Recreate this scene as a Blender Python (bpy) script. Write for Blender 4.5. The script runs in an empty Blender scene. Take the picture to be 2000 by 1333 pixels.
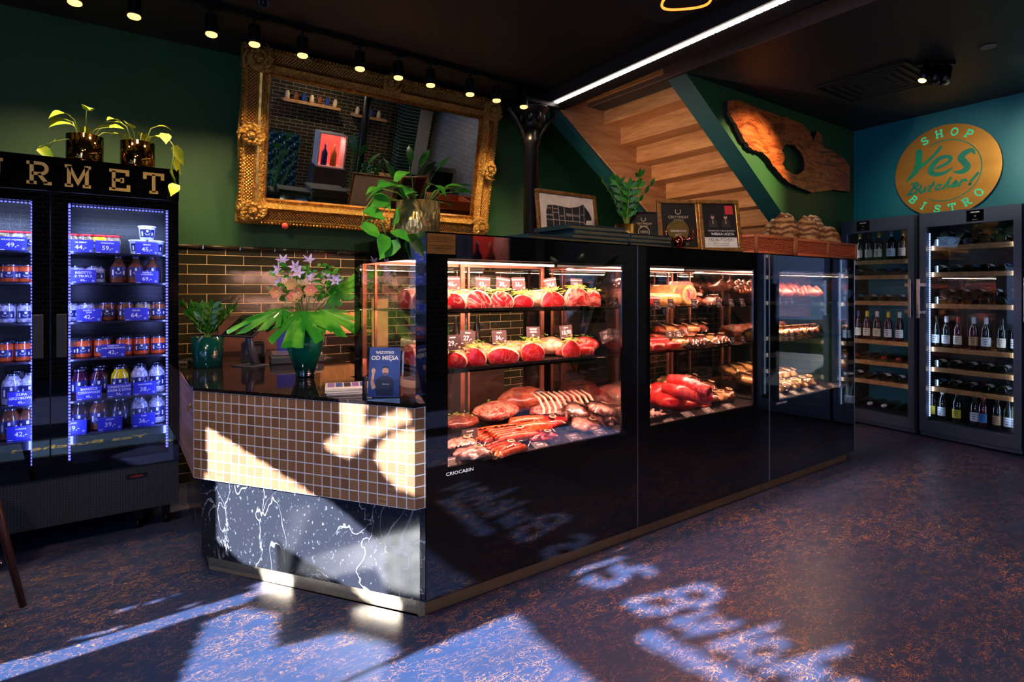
import bpy, math, random
import numpy as np
from mathutils import Vector, Matrix
D = bpy.data
SC = bpy.context.scene
COL = SC.collection
random.seed(7)
PI = math.pi

# ------------------------------------------------------------ camera
F = 1117.0
HOR = 566.0
EYE = 1.4
YAW = math.radians(35.6)
FX, FY = math.sin(YAW), math.cos(YAW)      # forward
RX, RY = math.cos(YAW), -math.sin(YAW)     # right
cam = D.cameras.new('camera'); cam.sensor_width = 36; cam.lens = 36 * F / 2000
cam.shift_y = -(666.5 - HOR) / 2000
cam.clip_start = 0.05
camo = D.objects.new('camera', cam); COL.objects.link(camo)
camo.location = (0, 0, EYE); camo.rotation_euler = (PI / 2, 0, -YAW)
SC.camera = camo

# ------------------------------------------------------------ world, sun, exposure
w = D.worlds.new('daylight'); SC.world = w; w.use_nodes = True
bg = w.node_tree.nodes['Background']; bg.inputs[0].default_value = (0.35, 0.55, 1.0, 1); bg.inputs[1].default_value = 1.5
SC.view_settings.view_transform = 'Standard'; SC.view_settings.look = 'None'
SC.view_settings.exposure = 0.0; SC.view_settings.gamma = 1.0; SC.view_settings.use_curve_mapping = False
SUN_EL, SUN_AZ = math.radians(25), math.radians(3.5)
TE = math.tan(SUN_EL)
sd = Vector((math.cos(SUN_AZ) * math.cos(SUN_EL), math.sin(SUN_AZ) * math.cos(SUN_EL), -math.sin(SUN_EL)))
sl = D.lights.new('sun', 'SUN'); sl.energy = 42; sl.angle = math.radians(0.55); sl.color = (.97, .98, 1.0)
so = D.objects.new('sun', sl); COL.objects.link(so); so.location = (-6, 1, 5)
so.rotation_euler = sd.to_track_quat('-Z', 'Y').to_euler()

def area(name, loc, size, energy, color, aim=(0, 0, -1), spread=PI):
    l = D.lights.new(name, 'AREA'); l.shape = 'RECTANGLE'; l.size, l.size_y = size
    l.energy = energy; l.color = color; l.spread = spread
    o = D.objects.new(name, l); COL.objects.link(o); o.location = loc
    o.rotation_euler = Vector(aim).to_track_quat('-Z', 'Y').to_euler()
    return o
DAY = (0.32, 0.5, 1.0)
# daylight entering through the shop windows on the street side (west) and the south end
area('daylight_west', (-1.85, -0.9, 1.7), (1.8, 2.1), 60, DAY, (1, 0.15, -0.25))
# fill spots without fixtures, added under the ceiling to lift the indirect light
for lx, ly, le in ((0.0, 1.9, 16), (4.3, 0.6, 8), (5.6, -1.8, 12), (3.6, -2.6, 26)):
    l = D.lights.new('ceiling_lamp', 'SPOT'); l.energy = le * 3.2; l.color = (1, .78, .6); l.spot_size = math.radians(150); l.spot_blend = 1; l.shadow_soft_size = .04
    o = D.objects.new('ceiling_lamp', l); COL.objects.link(o); o.location = (lx, ly, 3.1)
for lx, ly, le, ax_, ay_ in ((2.3, .5, 270, .05, .22), (-.7, 1.3, 190, .8, .9), (1.5, .7, 150, .9, .95)):  # warm floor lamp, plus added fill spots for counter front and case tops
    l = D.lights.new('downlight', 'SPOT'); l.energy = le; l.color = (1, .42, .20) if lx > 2 else (1, .72, .48); l.spot_size = math.radians(75); l.spot_blend = 1; l.shadow_soft_size = .04
    o = D.objects.new('downlight', l); COL.objects.link(o); o.location = (lx, ly, 3.1); o.rotation_euler = Vector((ax_, ay_, -1)).to_track_quat('-Z', 'Y').to_euler()

def px(x, y, X=None, Y=None, Z=None):
    """world point seen at photo pixel (x, y) on the plane X=, Y= or Z="""
    a = (x - 1000) / F; b = (HOR - y) / F
    dx, dy, dz = FX + a * RX, FY + a * RY, b
    if X is not None: t = X / dx
    elif Y is not None: t = Y / dy
    else: t = (Z - EYE) / dz
    return Vector((dx * t, dy * t, EYE + dz * t))

# ------------------------------------------------------------ helpers
def c(r, g, b):
    f = lambda v: ((v / 255) / 12.92 if v / 255 <= .04045 else ((v / 255 + .055) / 1.055) ** 2.4)
    return (f(r), f(g), f(b), 1)

class NT:
    def __init__(s, m):
        m.use_nodes = True; s.t = m.node_tree; s.t.nodes.clear()
        s.out = s.t.nodes.new('ShaderNodeOutputMaterial')
    def n(s, ty, **kw):
        nd = s.t.nodes.new('ShaderNode' + ty)
        for k, v in kw.items():
            if k[0] == '_': setattr(nd, k[1:], v)
            else:
                i = nd.inputs[int(k[1:])] if k[0] == 'i' and k[1:].isdigit() else nd.inputs[k.replace('__', ' ')]
                if isinstance(v, bpy.types.NodeSocket): s.t.links.new(v, i)
                else: i.default_value = v
        return nd
    def math(s, op, a, b=0, cc=None):
        nd = s.n('Math', _operation=op)
        for k, v in enumerate((a, b) if cc is None else (a, b, cc)):
            if isinstance(v, bpy.types.NodeSocket): s.t.links.new(v, nd.inputs[k])
            else: nd.inputs[k].default_value = v
        return nd.outputs[0]
    def mix(s, f, a, b):
        nd = s.n('Mix', _data_type='RGBA')
        for k, v in ((0, f), (6, a), (7, b)):
            if isinstance(v, bpy.types.NodeSocket): s.t.links.new(v, nd.inputs[k])
            else: nd.inputs[k].default_value = v
        return nd.outputs[2]
    def ramp(s, f, stops):
        nd = s.n('ValToRGB', i0=f); el = nd.color_ramp.elements
        while len(el) < len(stops): el.new(0.5)
        for e, (p, col) in zip(el, stops): e.position = p; e.color = col if len(col) == 4 else (*col, 1)
        return nd.outputs[0]
    def coord(s, kind='Object', scale=(1, 1, 1), rot=(0, 0, 0)):
        tc = s.n('TexCoord')
        return s.n('Mapping', i0=tc.outputs[kind], Scale=scale, Rotation=rot).outputs[0]
    def noise(s, vec, scale, detail=3, rough=.5, dist=0):
        return s.n('TexNoise', Vector=vec, Scale=scale, Detail=detail, Roughness=rough, Distortion=dist).outputs[0]
    def bump(s, h, st=.3, dist=.01):
        return s.n('Bump', Height=h, Strength=st, Distance=dist).outputs[0]
    def bsdf(s, **kw):
        b = s.n('BsdfPrincipled', **kw); s.t.links.new(b.outputs[0], s.out.inputs[0]); return b

MATS = {}
def mat(name, col, rough=.5, metal=0, col2=None, ns=20, bump=0, bs=60, coat=0, em=None, es=0, stretch=(1, 1, 1), spec=None, ior=None, trans=0):
    if name in MATS: return MATS[name]
    m = D.materials.new(name); t = NT(m)
    kw = dict(Roughness=rough, Metallic=metal)
    vec = t.coord('Object', stretch)
    nz = t.noise(vec, ns)
    if col2 is None: col2 = tuple(min(1, x * .82) for x in col[:3]) + (1,)
    kw['Base__Color'] = t.mix(t.ramp(nz, [(.35, (0, 0, 0)), (.65, (1, 1, 1))]), col, col2)
    if bump: kw['Normal'] = t.bump(t.noise(vec, bs, 4), bump)
    b = t.bsdf(**kw)
    if coat: b.inputs['Coat Weight'].default_value = coat; b.inputs['Coat Roughness'].default_value = .05
    if em: b.inputs['Emission Color'].default_value = em; b.inputs['Emission Strength'].default_value = es
    if spec is not None: b.inputs['Specular IOR Level'].default_value = spec
    if ior: b.inputs['IOR'].default_value = ior
    if trans: b.inputs['Transmission Weight'].default_value = trans
    MATS[name] = m; return m

def glow(name, col, es):
    if name in MATS: return MATS[name]
    m = D.materials.new(name); t = NT(m)
    e = t.n('Emission', Color=col, Strength=es); t.t.links.new(e.outputs[0], t.out.inputs[0])
    MATS[name] = m; return m

def pane_mat(name, tint=(1, 1, 1, 1), refl=1.0, rough=0.0, ior=1.5):
    m = D.materials.new(name); t = NT(m)
    fr = t.n('Fresnel', IOR=ior).outputs[0]
    f = t.math('MINIMUM', t.math('MULTIPLY', fr, refl), 1.0)
    tr = t.n('BsdfTransparent', Color=tint); gl = t.n('BsdfGlossy', Roughness=rough)
    mx = t.n('MixShader', i0=f); t.t.links.new(tr.outputs[0], mx.inputs[1]); t.t.links.new(gl.outputs[0], mx.inputs[2])
    t.t.links.new(mx.outputs[0], t.out.inputs[0]); MATS[name] = m; return m

def wood(name, a, b, rough=.45, scale=1.0, rot=(0, 0, 0), ax=(1, 12, 12), coat=0):
    m = D.materials.new(name); t = NT(m)
    vec = t.coord('Object', tuple(x * scale for x in ax), rot)
    n1 = t.noise(vec, 2.0, 5, .6, .8)
    n2 = t.noise(t.coord('Object', tuple(x * scale * 4 for x in ax), rot), 3.0, 3, .6)
    f = t.math('ADD', t.math('MULTIPLY', n1, .7), t.math('MULTIPLY', n2, .3))
    col = t.ramp(f, [(.36, a), (.5, tuple((x + y) / 2 for x, y in zip(a[:3], b[:3]))), (.64, b)])
    bs = t.bsdf(Base__Color=col, Roughness=rough, Normal=t.bump(f, .15))
    if coat: bs.inputs['Coat Weight'].default_value = coat
    MATS[name] = m; return m

def frame_of(n):
    n = Vector(n).normalized(); u = Vector((0, 0, 1)).cross(n)
    if u.length < 1e-4: u = Vector((1, 0, 0))
    u.normalize(); return u, n.cross(u), n

class MB:
    def __init__(s): s.v = []; s.f = []; s.m = []; s.s = []
    def add(s, vs, fs, mi=0, M=None, smooth=False):
        o = len(s.v)
        for p in vs:
            p = Vector(p)
            s.v.append(M @ p if M is not None else p)
        for f in fs: s.f.append([o + k for k in f]); s.m.append(mi); s.s.append(smooth)
        return s
    def box(s, x0, x1, y0, y1, z0, z1, mi=0, M=None):
        vs = [(x, y, z) for z in (z0, z1) for y in (y0, y1) for x in (x0, x1)]
        return s.add(vs, [(0, 2, 3, 1), (4, 5, 7, 6), (0, 1, 5, 4), (2, 6, 7, 3), (0, 4, 6, 2), (1, 3, 7, 5)], mi, M)
    def lathe(s, prof, seg=24, mi=0, M=None, smooth=True, cap=True):
        vs = []; fs = []
        for r, z in prof:
            for k in range(seg): a = 2 * PI * k / seg; vs.append((r * math.cos(a), r * math.sin(a), z))
        for i in range(len(prof) - 1):
            for k in range(seg):
                k2 = (k + 1) % seg
                fs.append((i * seg + k, i * seg + k2, (i + 1) * seg + k2, (i + 1) * seg + k))
        s.add(vs, fs, mi, M, smooth)
        if cap:
            n = len(prof) - 1; o = len(s.v) - len(vs)
            if prof[0][0] > 1e-5: s.f.append([o + k for k in range(seg)][::-1]); s.m.append(mi); s.s.append(False)
            if prof[n][0] > 1e-5: s.f.append([o + n * seg + k for k in range(seg)]); s.m.append(mi); s.s.append(False)
        return s
    def tube(s, pts, r, seg=8, mi=0, M=None, smooth=True, cap=True):
        pts = [Vector(p) for p in pts]; n = len(pts)
        rs = r if isinstance(r, (list, tuple)) else [r] * n
        vs = []; fs = []
        prev = None
        for i, p in enumerate(pts):
            t = (pts[min(i + 1, n - 1)] - pts[max(i - 1, 0)])
            if t.length < 1e-9: t = Vector((0, 0, 1))
            t.normalize()
            if prev is None:
                u = t.cross(Vector((0, 0, 1)))
                if u.length < .1: u = t.cross(Vector((1, 0, 0)))
            else: u = prev - t * prev.dot(t)
            u.normalize(); prev = u; v = t.cross(u)
            for k in range(seg):
                a = 2 * PI * k / seg; vs.append(p + (u * math.cos(a) + v * math.sin(a)) * rs[i])
        for i in range(n - 1):
            for k in range(seg):
                k2 = (k + 1) % seg
                fs.append((i * seg + k, i * seg + k2, (i + 1) * seg + k2, (i + 1) * seg + k))
        if cap: fs.append(tuple(range(seg))[::-1]); fs.append(tuple((n - 1) * seg + k for k in range(seg)))
        return s.add(vs, fs, mi, M, smooth)
    def prism(s, poly, t, mi=0, M=None, z0=0):
        n = len(poly)
        vs = [(x, y, z0) for x, y in poly] + [(x, y, z0 + t) for x, y in poly]
        fs = [tuple(range(n))[::-1], tuple(range(n, 2 * n))] + [(k, (k + 1) % n, n + (k + 1) % n, n + k) for k in range(n)]
        return s.add(vs, fs, mi, M)
    def ell(s, cx, r, seg=16, rings=10, mi=0, M=None, fn=None):
        vs = []; fs = []
        for i in range(rings + 1):
            th = PI * i / rings
            for k in range(seg):
                a = 2 * PI * k / seg
                d = Vector((math.sin(th) * math.cos(a), math.sin(th) * math.sin(a), math.cos(th)))
                k_ = fn(d) if fn else 1
                vs.append((cx[0] + d.x * r[0] * k_, cx[1] + d.y * r[1] * k_, cx[2] + d.z * r[2] * k_))
        for i in range(rings):
            for k in range(seg):
                k2 = (k + 1) % seg
                fs.append((i * seg + k, (i + 1) * seg + k, (i + 1) * seg + k2, i * seg + k2))
        return s.add(vs, fs, mi, M, True)
    def geo(s, g, mi=0, M=None): return s.add(g[0], g[1], mi, M)
    def ribbon(s, pts, w, mi=0, M=None, z=0, t=0, round_=False):
        """flat stroke in the xy plane, mitred; w width or list of widths; t thickness"""
        P = [Vector((p[0], p[1])) for p in pts]; n = len(P)
        ws = w if isinstance(w, (list, tuple)) else [w] * n
        L = []; R = []
        for i in range(n):
            a = (P[i] - P[i - 1]).normalized() if i > 0 else None
            b = (P[i + 1] - P[i]).normalized() if i < n - 1 else None
            if a is None: a = b
            if b is None: b = a
            na = Vector((-a.y, a.x)); nb = Vector((-b.y, b.x)); m = na + nb
            if m.length < 1e-4: m = na.copy()
            m.normalize(); k = 1 / max(.5, m.dot(na))
            L.append(P[i] + m * ws[i] / 2 * k); R.append(P[i] - m * ws[i] / 2 * k)
        vs = [(p.x, p.y, z + t) for p in L] + [(p.x, p.y, z + t) for p in R]
        fs = [(i, n + i, n + i + 1, i + 1) for i in range(n - 1)]
        if t:
            o = 2 * n; vs += [(p.x, p.y, z) for p in L] + [(p.x, p.y, z) for p in R]
            for i in range(n - 1): fs += [(i, i + 1, o + i + 1, o + i), (n + i, o + n + i, o + n + i + 1, n + i + 1)]
            fs += [(0, o, o + n, n), (n - 1, 2 * n - 1, o + 2 * n - 1, o + n - 1)]
        s.add(vs, fs, mi, M)
        if round_:
            for i in (0, n - 1):
                vs = [(P[i].x + math.cos(2 * PI * k / 12) * ws[i] / 2, P[i].y + math.sin(2 * PI * k / 12) * ws[i] / 2, z + t + .00001) for k in range(12)]
                s.add(vs, [tuple(range(12))], mi, M)
        return s
    def build(s, name, mats, parent=None, loc=None, rot=None, bevel=0):
        me = D.meshes.new(name)
        me.from_pydata([tuple(v) for v in s.v], [], s.f)
        mats = mats if isinstance(mats, (list, tuple)) else [mats]
        for m in mats: me.materials.append(m)
        me.polygons.foreach_set('material_index', s.m); me.polygons.foreach_set('use_smooth', s.s)
        me.update()
        o = D.objects.new(name, me); COL.objects.link(o)
        if parent: o.parent = parent
        if loc is not None: o.location = loc
        if rot is not None: o.rotation_euler = rot
        if bevel:
            b = o.modifiers.new('bevel', 'BEVEL'); b.width = bevel; b.segments = 2; b.limit_method = 'ANGLE'
        return o

def tag(o, label=None, cat=None, group=None, kind=None):
    if label: o['label'] = label
    if cat: o['category'] = cat
    if group: o['group'] = group
    if kind: o['kind'] = kind
    return o
def thing(name, label, cat, loc=(0, 0, 0), rz=0, group=None):
    o = D.objects.new(name, None); COL.objects.link(o); o.empty_display_size = .05
    o.location = loc; o.rotation_euler = (0, 0, rz); return tag(o, label, cat, group)
def struct(name, mb, mats, **kw):
    o = mb.build(name, mats, **kw); o['kind'] = 'structure'; return o
def dup(root, loc=None, rot=None, label=None, group=None, scale=None):
    r = root.copy(); COL.objects.link(r)
    if loc is not None: r.location = loc
    if rot is not None: r.rotation_euler = rot
    if scale is not None: r.scale = scale
    if label: r['label'] = label
    if group: r['group'] = group
    for ch in KIDS(root):
        k = ch.copy(); COL.objects.link(k); k.parent = r
        for g in KIDS(ch):
            q = g.copy(); COL.objects.link(q); q.parent = k
    return r
def KIDS(o): return [x for x in D.objects if x.parent == o]
ORD = ['first', 'second', 'third', 'fourth', 'fifth', 'sixth', 'seventh', 'eighth', 'ninth', 'tenth', 'eleventh', 'twelfth', 'thirteenth', 'fourteenth']

_T = {}
def text(s, size=1.0, bold=0, sx=1.0):
    k = (s, size, bold, sx)
    if k in _T: return _T[k]
    cu = D.curves.new('t', 'FONT'); cu.body = s; cu.size = size; cu.align_x = 'CENTER'; cu.align_y = 'CENTER'
    cu.resolution_u = 2; cu.offset = bold
    ob = D.objects.new('t', cu); COL.objects.link(ob)
    bpy.context.view_layer.update()
    me = D.meshes.new_from_object(ob.evaluated_get(bpy.context.evaluated_depsgraph_get()))
    g = ([Vector((v.co.x * sx, v.co.y, 0)) for v in me.vertices], [tuple(p.vertices) for p in me.polygons])
    D.objects.remove(ob); D.meshes.remove(me); D.curves.remove(cu)
    _T[k] = g; return g

def arc(cx, cy, rx, ry, a0, a1, n=10):
    return [(cx + rx * math.cos(math.radians(a0 + (a1 - a0) * k / n)), cy + ry * math.sin(math.radians(a0 + (a1 - a0) * k / n))) for k in range(n + 1)]
# slab-serif capitals as strokes in a unit-high box (width about .8)
SLAB = {
 'G': [(arc(.42, .5, .34, .44, 45, 330, 14)), [(.45, .46), (.80, .46)], [(.71, .46), (.71, .06)]],
 'O': [arc(.42, .5, .34, .43, 0, 360, 18)],
 'U': [[(.16, .93), (.16, .38)] + arc(.42, .38, .26, .3, 180, 360, 9) + [(.68, .93)], [(0, .93), (.32, .93)], [(.52, .93), (.84, .93)]],
 'R': [[(.17, 0), (.17, 1)], [(0, .93), (.17, .93), (.45, .93)] + arc(.48, .70, .2, .23, 90, -90, 8) + [(.17, .47)], [(.4, .47), (.68, .06)], [(0, .06), (.34, .06)], [(.58, .06), (.86, .06)]],
 'M': [[(.15, .06), (.15, .94)], [(.15, .94), (.47, .2), (.79, .94)], [(.79, .94), (.79, .06)], [(0, .94), (.24, .94)], [(.70, .94), (.94, .94)], [(0, .06), (.30, .06)], [(.64, .06), (.94, .06)]],
 'E': [[(.17, .06), (.17, .94)], [(0, .94), (.70, .94), (.70, .72)], [(0, .06), (.74, .06), (.74, .30)], [(.17, .5), (.5, .5)], [(.5, .38), (.5, .62)]],
 'T': [[(.42, .06), (.42, .94)], [(.06, .68), (.06, .94), (.78, .94), (.78, .68)], [(.24, .06), (.60, .06)]],
 'S': [arc(.38, .72, .26, .22, 20, 270, 10) + arc(.38, .28, .28, .22, 90, -160, 10), [(.64, .70), (.64, .95)], [(.10, .05), (.10, .30)]],
 'H': [[(.15, .06), (.15, .94)], [(.69, .06), (.69, .94)], [(.15, .5), (.69, .5)], [(0, .94), (.30, .94)], [(.54, .94), (.84, .94)], [(0, .06), (.30, .06)], [(.54, .06), (.84, .06)]],
 'P': [[(.17, 0), (.17, 1)], [(0, .93), (.45, .93)] + arc(.46, .69, .22, .24, 90, -90, 8) + [(.17, .45)], [(0, .06), (.36, .06)]],
 'B': [[(.15, 0), (.15, 1)], [(0, .93), (.42, .93)] + arc(.42, .72, .2, .21, 90, -90, 8) + [(.15, .51)], [(.42, .51)] + arc(.44, .28, .25, .22, 90, -90, 8) + [(0, .06)]],
 'I': [[(.3, .06), (.3, .94)], [(.1, .94), (.5, .94)], [(.1, .06), (.5, .06)]],
}
# ------------------------------------------------------------ materials
BLACKGLASS = mat('black_printed_glass', (.002, .002, .0025, 1), .03, ior=1.62)
BLACKMETAL = mat('black_metal', (.006, .006, .007, 1), .35, 0.3)
BLACKMATT = mat('matt_black', (.010, .009, .009, 1), .75)
GRAPHITE = mat('graphite_steel', c(84, 96, 120), .38, .6, stretch=(1, 1, 8))
STEEL = mat('brushed_steel', c(190, 190, 195), .28, 1, stretch=(1, 1, 10))
PLINTH = mat('brushed_bronze_plinth', c(196, 182, 160), .38, .65, col2=c(160, 146, 126), ns=60, stretch=(1, 1, 10))
CLEAR = pane_mat('clear_glass', (.97, .98, .97, 1), .55)
CLEARCASE = pane_mat('case_glass', (.98, .98, .98, 1), .5)
SHELFGLASS = pane_mat('green_shelf_glass', (.75, .93, .88, 1), 1.0)
GOLD = mat('polished_gold', c(214, 168, 96), .18, 1, col2=c(180, 130, 66), ns=6)
BRASS = mat('brass', c(190, 150, 80), .3, 1, ns=8)
WHITE = mat('white_print', c(232, 230, 236), .6)
PAPER = mat('paper', c(225, 220, 210), .7)
CREAM = mat('cream_letter', c(232, 180, 84), .4, ns=5)
BLUECARD = mat('blue_price_card', c(34, 40, 170), .5, ns=5)
GREYCARD = mat('slate_price_card', c(58, 44, 42), .6, ns=30)
CARDGOLD = mat('card_seal', c(205, 160, 120), .6)
LEAF = mat('leaf_green', c(38, 120, 30), .35, 0, c(80, 160, 40), 14)
LEAFY = mat('leaf_yellow_green', c(120, 170, 20), .38, 0, c(215, 215, 50), 9)
LEAFD = mat('leaf_dark', c(20, 78, 22), .3, 0, c(50, 120, 30), 10)
STEM = mat('stem', c(120, 150, 50), .5)
SOIL = mat('soil', c(40, 28, 20), .9, bump=.5)
LEDW = glow('led_white', (1, .86, .76, 1), 13)
LEDB = glow('led_blue', (.15, .16, 1, 1), 2.6)
LEDI = glow('led_ice', (.45, .62, 1, 1), 5)
LEDP = glow('led_pink', (1, .62, .48, 1), 6)
BULB = glow('warm_bulb', (1, .56, .14, 1), 3.2)
TEALDEEP = mat('teal_paint', c(6, 74, 78), .55, 0, c(5, 66, 72), 3)
OAKRISER = wood('oak_boards', c(176, 112, 64), c(226, 164, 106), .5, 1.0, ax=(8, .8, 8))
OAK = wood('oak_shelf', c(150, 104, 62), c(200, 150, 98), .5, ax=(10, 1, 10))

# floor: deep navy resin with fine copper threads
m = D.materials.new('navy_floor_with_copper_threads'); t = NT(m); MATS['floor'] = m
v = t.coord('Object', (.75, 1.35, 1), (0, 0, .35))
def vein(scale, width, dist, seed):
    off = t.n('Mapping', i0=v, Location=(seed, seed * .7, 0)).outputs[0]
    nz = t.n('TexNoise', Vector=off, Scale=scale, Detail=3.0, Roughness=.55, Distortion=dist).outputs[0]
    d = t.math('ABSOLUTE', t.math('SUBTRACT', nz, .5))
    return t.math('SUBTRACT', 1.0, t.math('SMOOTH_MAX', 0.0, t.math('MINIMUM', t.math('DIVIDE', d, width), 1.0), 0.01))
a = vein(4.5, .0040, 3.0, 3.1); b = vein(8.0, .0062, 2.4, 9.4); e = vein(15.0, .010, 1.8, 17.7)
patch = t.ramp(t.noise(v, 1.6, 3), [(.44, (0, 0, 0)), (.62, (1, 1, 1))])
fine = t.ramp(t.noise(v, 14, 2), [(.36, (0, 0, 0)), (.50, (1, 1, 1))])
k = t.math('MAXIMUM', t.math('MULTIPLY', a, .9), t.math('MAXIMUM', b, t.math('MULTIPLY', e, .8)))
k = t.math('MULTIPLY', k, t.math('MULTIPLY', t.math('ADD', t.math('MULTIPLY', patch, .6), .32), fine))
base = t.mix(t.noise(v, 3, 3), c(36, 60, 102), c(42, 50, 78))
col = t.mix(k, base, c(232, 160, 66))
t.bsdf(Base__Color=col, Roughness=t.math('ADD', .24, t.math('MULTIPLY', t.noise(v, 9, 4), .24)), Normal=t.bump(t.noise(v, 180, 2), .06, .002), IOR=1.3)

def paint(name, a, b):
    m = D.materials.new(name); t = NT(m); MATS[name] = m
    v = t.coord('Object')
    t.bsdf(Base__Color=t.mix(t.noise(v, 1.2, 3), a, b), Roughness=.55, Normal=t.bump(t.noise(v, 220, 2), .04, .001)); return m
GREEN = paint('green_wall_paint', c(34, 84, 48), c(28, 74, 42))
GREENL = paint('moss_wall_paint', c(52, 100, 50), c(44, 90, 44))
TEALW = paint('teal_wall_paint', c(8, 118, 132), c(6, 104, 118))
CEIL = paint('ceiling_dark_paint', c(34, 27, 27), c(30, 24, 24))
CEILR = paint('ceiling_black_paint', c(32, 32, 34), c(28, 28, 30))

# dark glazed brick tiles with pale grout
def brickmat(name, c1, c2, mortar, bw=.25, rh=.072, ms=.0022, axis='XZ', rough=.12):
    m = D.materials.new(name); t = NT(m); MATS[name] = m
    tc = t.n('TexCoord').outputs['Object']
    sp = t.n('SeparateXYZ', i0=tc)
    cb = t.n('CombineXYZ', X=sp.outputs[0 if axis == 'XZ' else 1], Y=sp.outputs[2]).outputs[0]
    br = t.n('TexBrick', Vector=cb, Color1=c1, Color2=c2, Mortar=mortar, Scale=1.0, **{'Mortar__Size': ms, 'Mortar__Smooth': .2, 'Brick__Width': bw, 'Row__Height': rh})
    br.offset = .5
    nz = t.noise(tc, 14, 4)
    colr = t.mix(t.math('MULTIPLY', nz, .5), br.outputs[0], tuple(x * .4 for x in c1[:3]) + (1,))
    hh = t.math('SUBTRACT', t.math('MULTIPLY', t.noise(tc, 22, 3), .35), br.outputs[1])
    t.bsdf(Base__Color=t.mix(br.outputs[1], colr, mortar), Roughness=t.math('ADD', rough, t.math('MULTIPLY', br.outputs[1], .6)), Normal=t.bump(hh, .6, .004)); return m
TILE = brickmat('dark_glazed_brick_tile', c(46, 46, 38), c(62, 56, 44), c(214, 184, 140))
TILEY = brickmat('green_brick_tile', c(14, 50, 50), c(10, 38, 44), c(190, 190, 150), axis='YZ')

# black marble with white veins
def marble(name, basec, veinc, sc=1.0, amt=1.0, rough=.08):
    m = D.materials.new(name); t = NT(m); MATS[name] = m
    v = t.coord('Object', (1, 1, .75))
    def vv(scale, wd, seed, dist):
        off = t.n('Mapping', i0=v, Location=(seed, seed * .4, seed * .8)).outputs[0]
        d = t.math('ABSOLUTE', t.math('SUBTRACT', t.n('TexNoise', Vector=off, Scale=scale, Detail=4.0, Roughness=.5, Distortion=dist).outputs[0], .5))
        return t.math('SUBTRACT', 1.0, t.math('MINIMUM', t.math('DIVIDE', d, wd), 1.0))
    big = vv(1.3 * sc, .0024, 4.3, .5)
    sm = t.math('MULTIPLY', vv(5.0 * sc, .008, 6.2, .9), t.ramp(t.noise(v, 3, 3), [(.44, (0, 0, 0)), (.56, (1, 1, 1))]))
    spk = t.ramp(t.noise(v, 70, 3, .6), [(.62, (0, 0, 0)), (.70, (1, 1, 1))])
    br = t.ramp(t.noise(v, 3, 4), [(.38, (.1, .1, .1)), (.6, (1, 1, 1))])
    k = t.math('MULTIPLY', t.math('MAXIMUM', t.math('MULTIPLY', big, br), t.math('MAXIMUM', t.math('MULTIPLY', sm, .6), t.math('MULTIPLY', spk, .18))), amt)
    t.bsdf(Base__Color=t.mix(k, basec, veinc), Roughness=rough, IOR=1.27); return m
MARBLE = marble('black_marble', c(32, 35, 45), c(196, 204, 220), rough=.12)
TOPSTONE = marble('dark_polished_worktop', c(20, 16, 18), c(120, 100, 96), 1.6, .35, .06)

# end-grain oak mosaic with pale grout (object space: x along, z up)
m = D.materials.new('end_grain_mosaic'); t = NT(m); MOSAIC = m
tc = t.n('TexCoord').outputs['Object']; sp = t.n('SeparateXYZ', i0=tc)
T_ = .0471
def cell(o): return t.math('FLOOR', t.math('DIVIDE', o, T_))
def fr(o): return t.math('FRACT', t.math('DIVIDE', o, T_))
cx_, cz_ = cell(sp.outputs[0]), cell(sp.outputs[2])
def line(o): f_ = fr(o); return t.math('LESS_THAN', t.math('MINIMUM', f_, t.math('SUBTRACT', 1.0, f_)), .05)
g = t.math('MAXIMUM', line(sp.outputs[0]), line(sp.outputs[2]))
wn = t.n('TexWhiteNoise', Vector=t.n('CombineXYZ', X=cx_, Y=cz_).outputs[0])
off = t.n('VectorMath', _operation='MULTIPLY', i0=wn.outputs[1], i1=(.35, .35, .35)).outputs[0]
vv = t.n('VectorMath', _operation='ADD', i0=tc, i1=off).outputs[0]
wv = t.n('TexWave', _wave_type='RINGS', Vector=vv, Scale=52.0, Distortion=2.0, Detail=1.0)
tone = t.mix(wn.outputs[0], c(116, 78, 50), c(150, 108, 72))
wc = t.mix(t.math('MULTIPLY', wv.outputs[1], .55), tone, c(66, 38, 24))
t.bsdf(Base__Color=t.mix(g, wc, c(186, 192, 204)), Roughness=.5, Normal=t.bump(t.math('SUBTRACT', 1.0, g), .5, .003))

# meat
def meat(name, red, fat, scale=14, amt=.55, width=.05, rough=.3):
    m = D.materials.new(name); t = NT(m); MATS[name] = m
    oi = t.n('ObjectInfo').outputs['Random']
    v = t.n('VectorMath', _operation='ADD', i0=t.coord('Object'), i1=t.n('CombineXYZ', X=t.math('MULTIPLY', oi, 7.0), Y=oi).outputs[0]).outputs[0]
    nz = t.noise(v, scale, 4, .6, 1.0)
    d = t.math('ABSOLUTE', t.math('SUBTRACT', nz, .5))
    k = t.math('MULTIPLY', t.math('SUBTRACT', 1.0, t.math('MINIMUM', t.math('DIVIDE', d, width), 1.0)), amt)
    deep = t.mix(t.noise(v, scale * .6, 3), red, tuple(x * .55 for x in red[:3]) + (1,))
    b = t.bsdf(Base__Color=t.mix(k, deep, fat), Roughness=rough, Normal=t.bump(t.noise(v, scale * 4, 3), .25, .003))
    b.inputs['Coat Weight'].default_value = .35; return m
RAW = meat('raw_beef_face', c(208, 36, 40), c(255, 190, 165), 11, .9, .045)
RAWRED = meat('raw_lean_beef', c(196, 24, 34), c(240, 140, 120), 22, .5, .03)
FATTY = meat('beef_fat_cap', c(226, 150, 118), c(250, 214, 180), 16, .8, .12, .4)
RIBM = meat('rib_meat', c(196, 62, 56), c(246, 196, 170), 18, .7, .08)
DRYM = meat('dry_aged_crust', c(110, 40, 30), c(176, 96, 70), 26, .6, .08)
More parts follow.
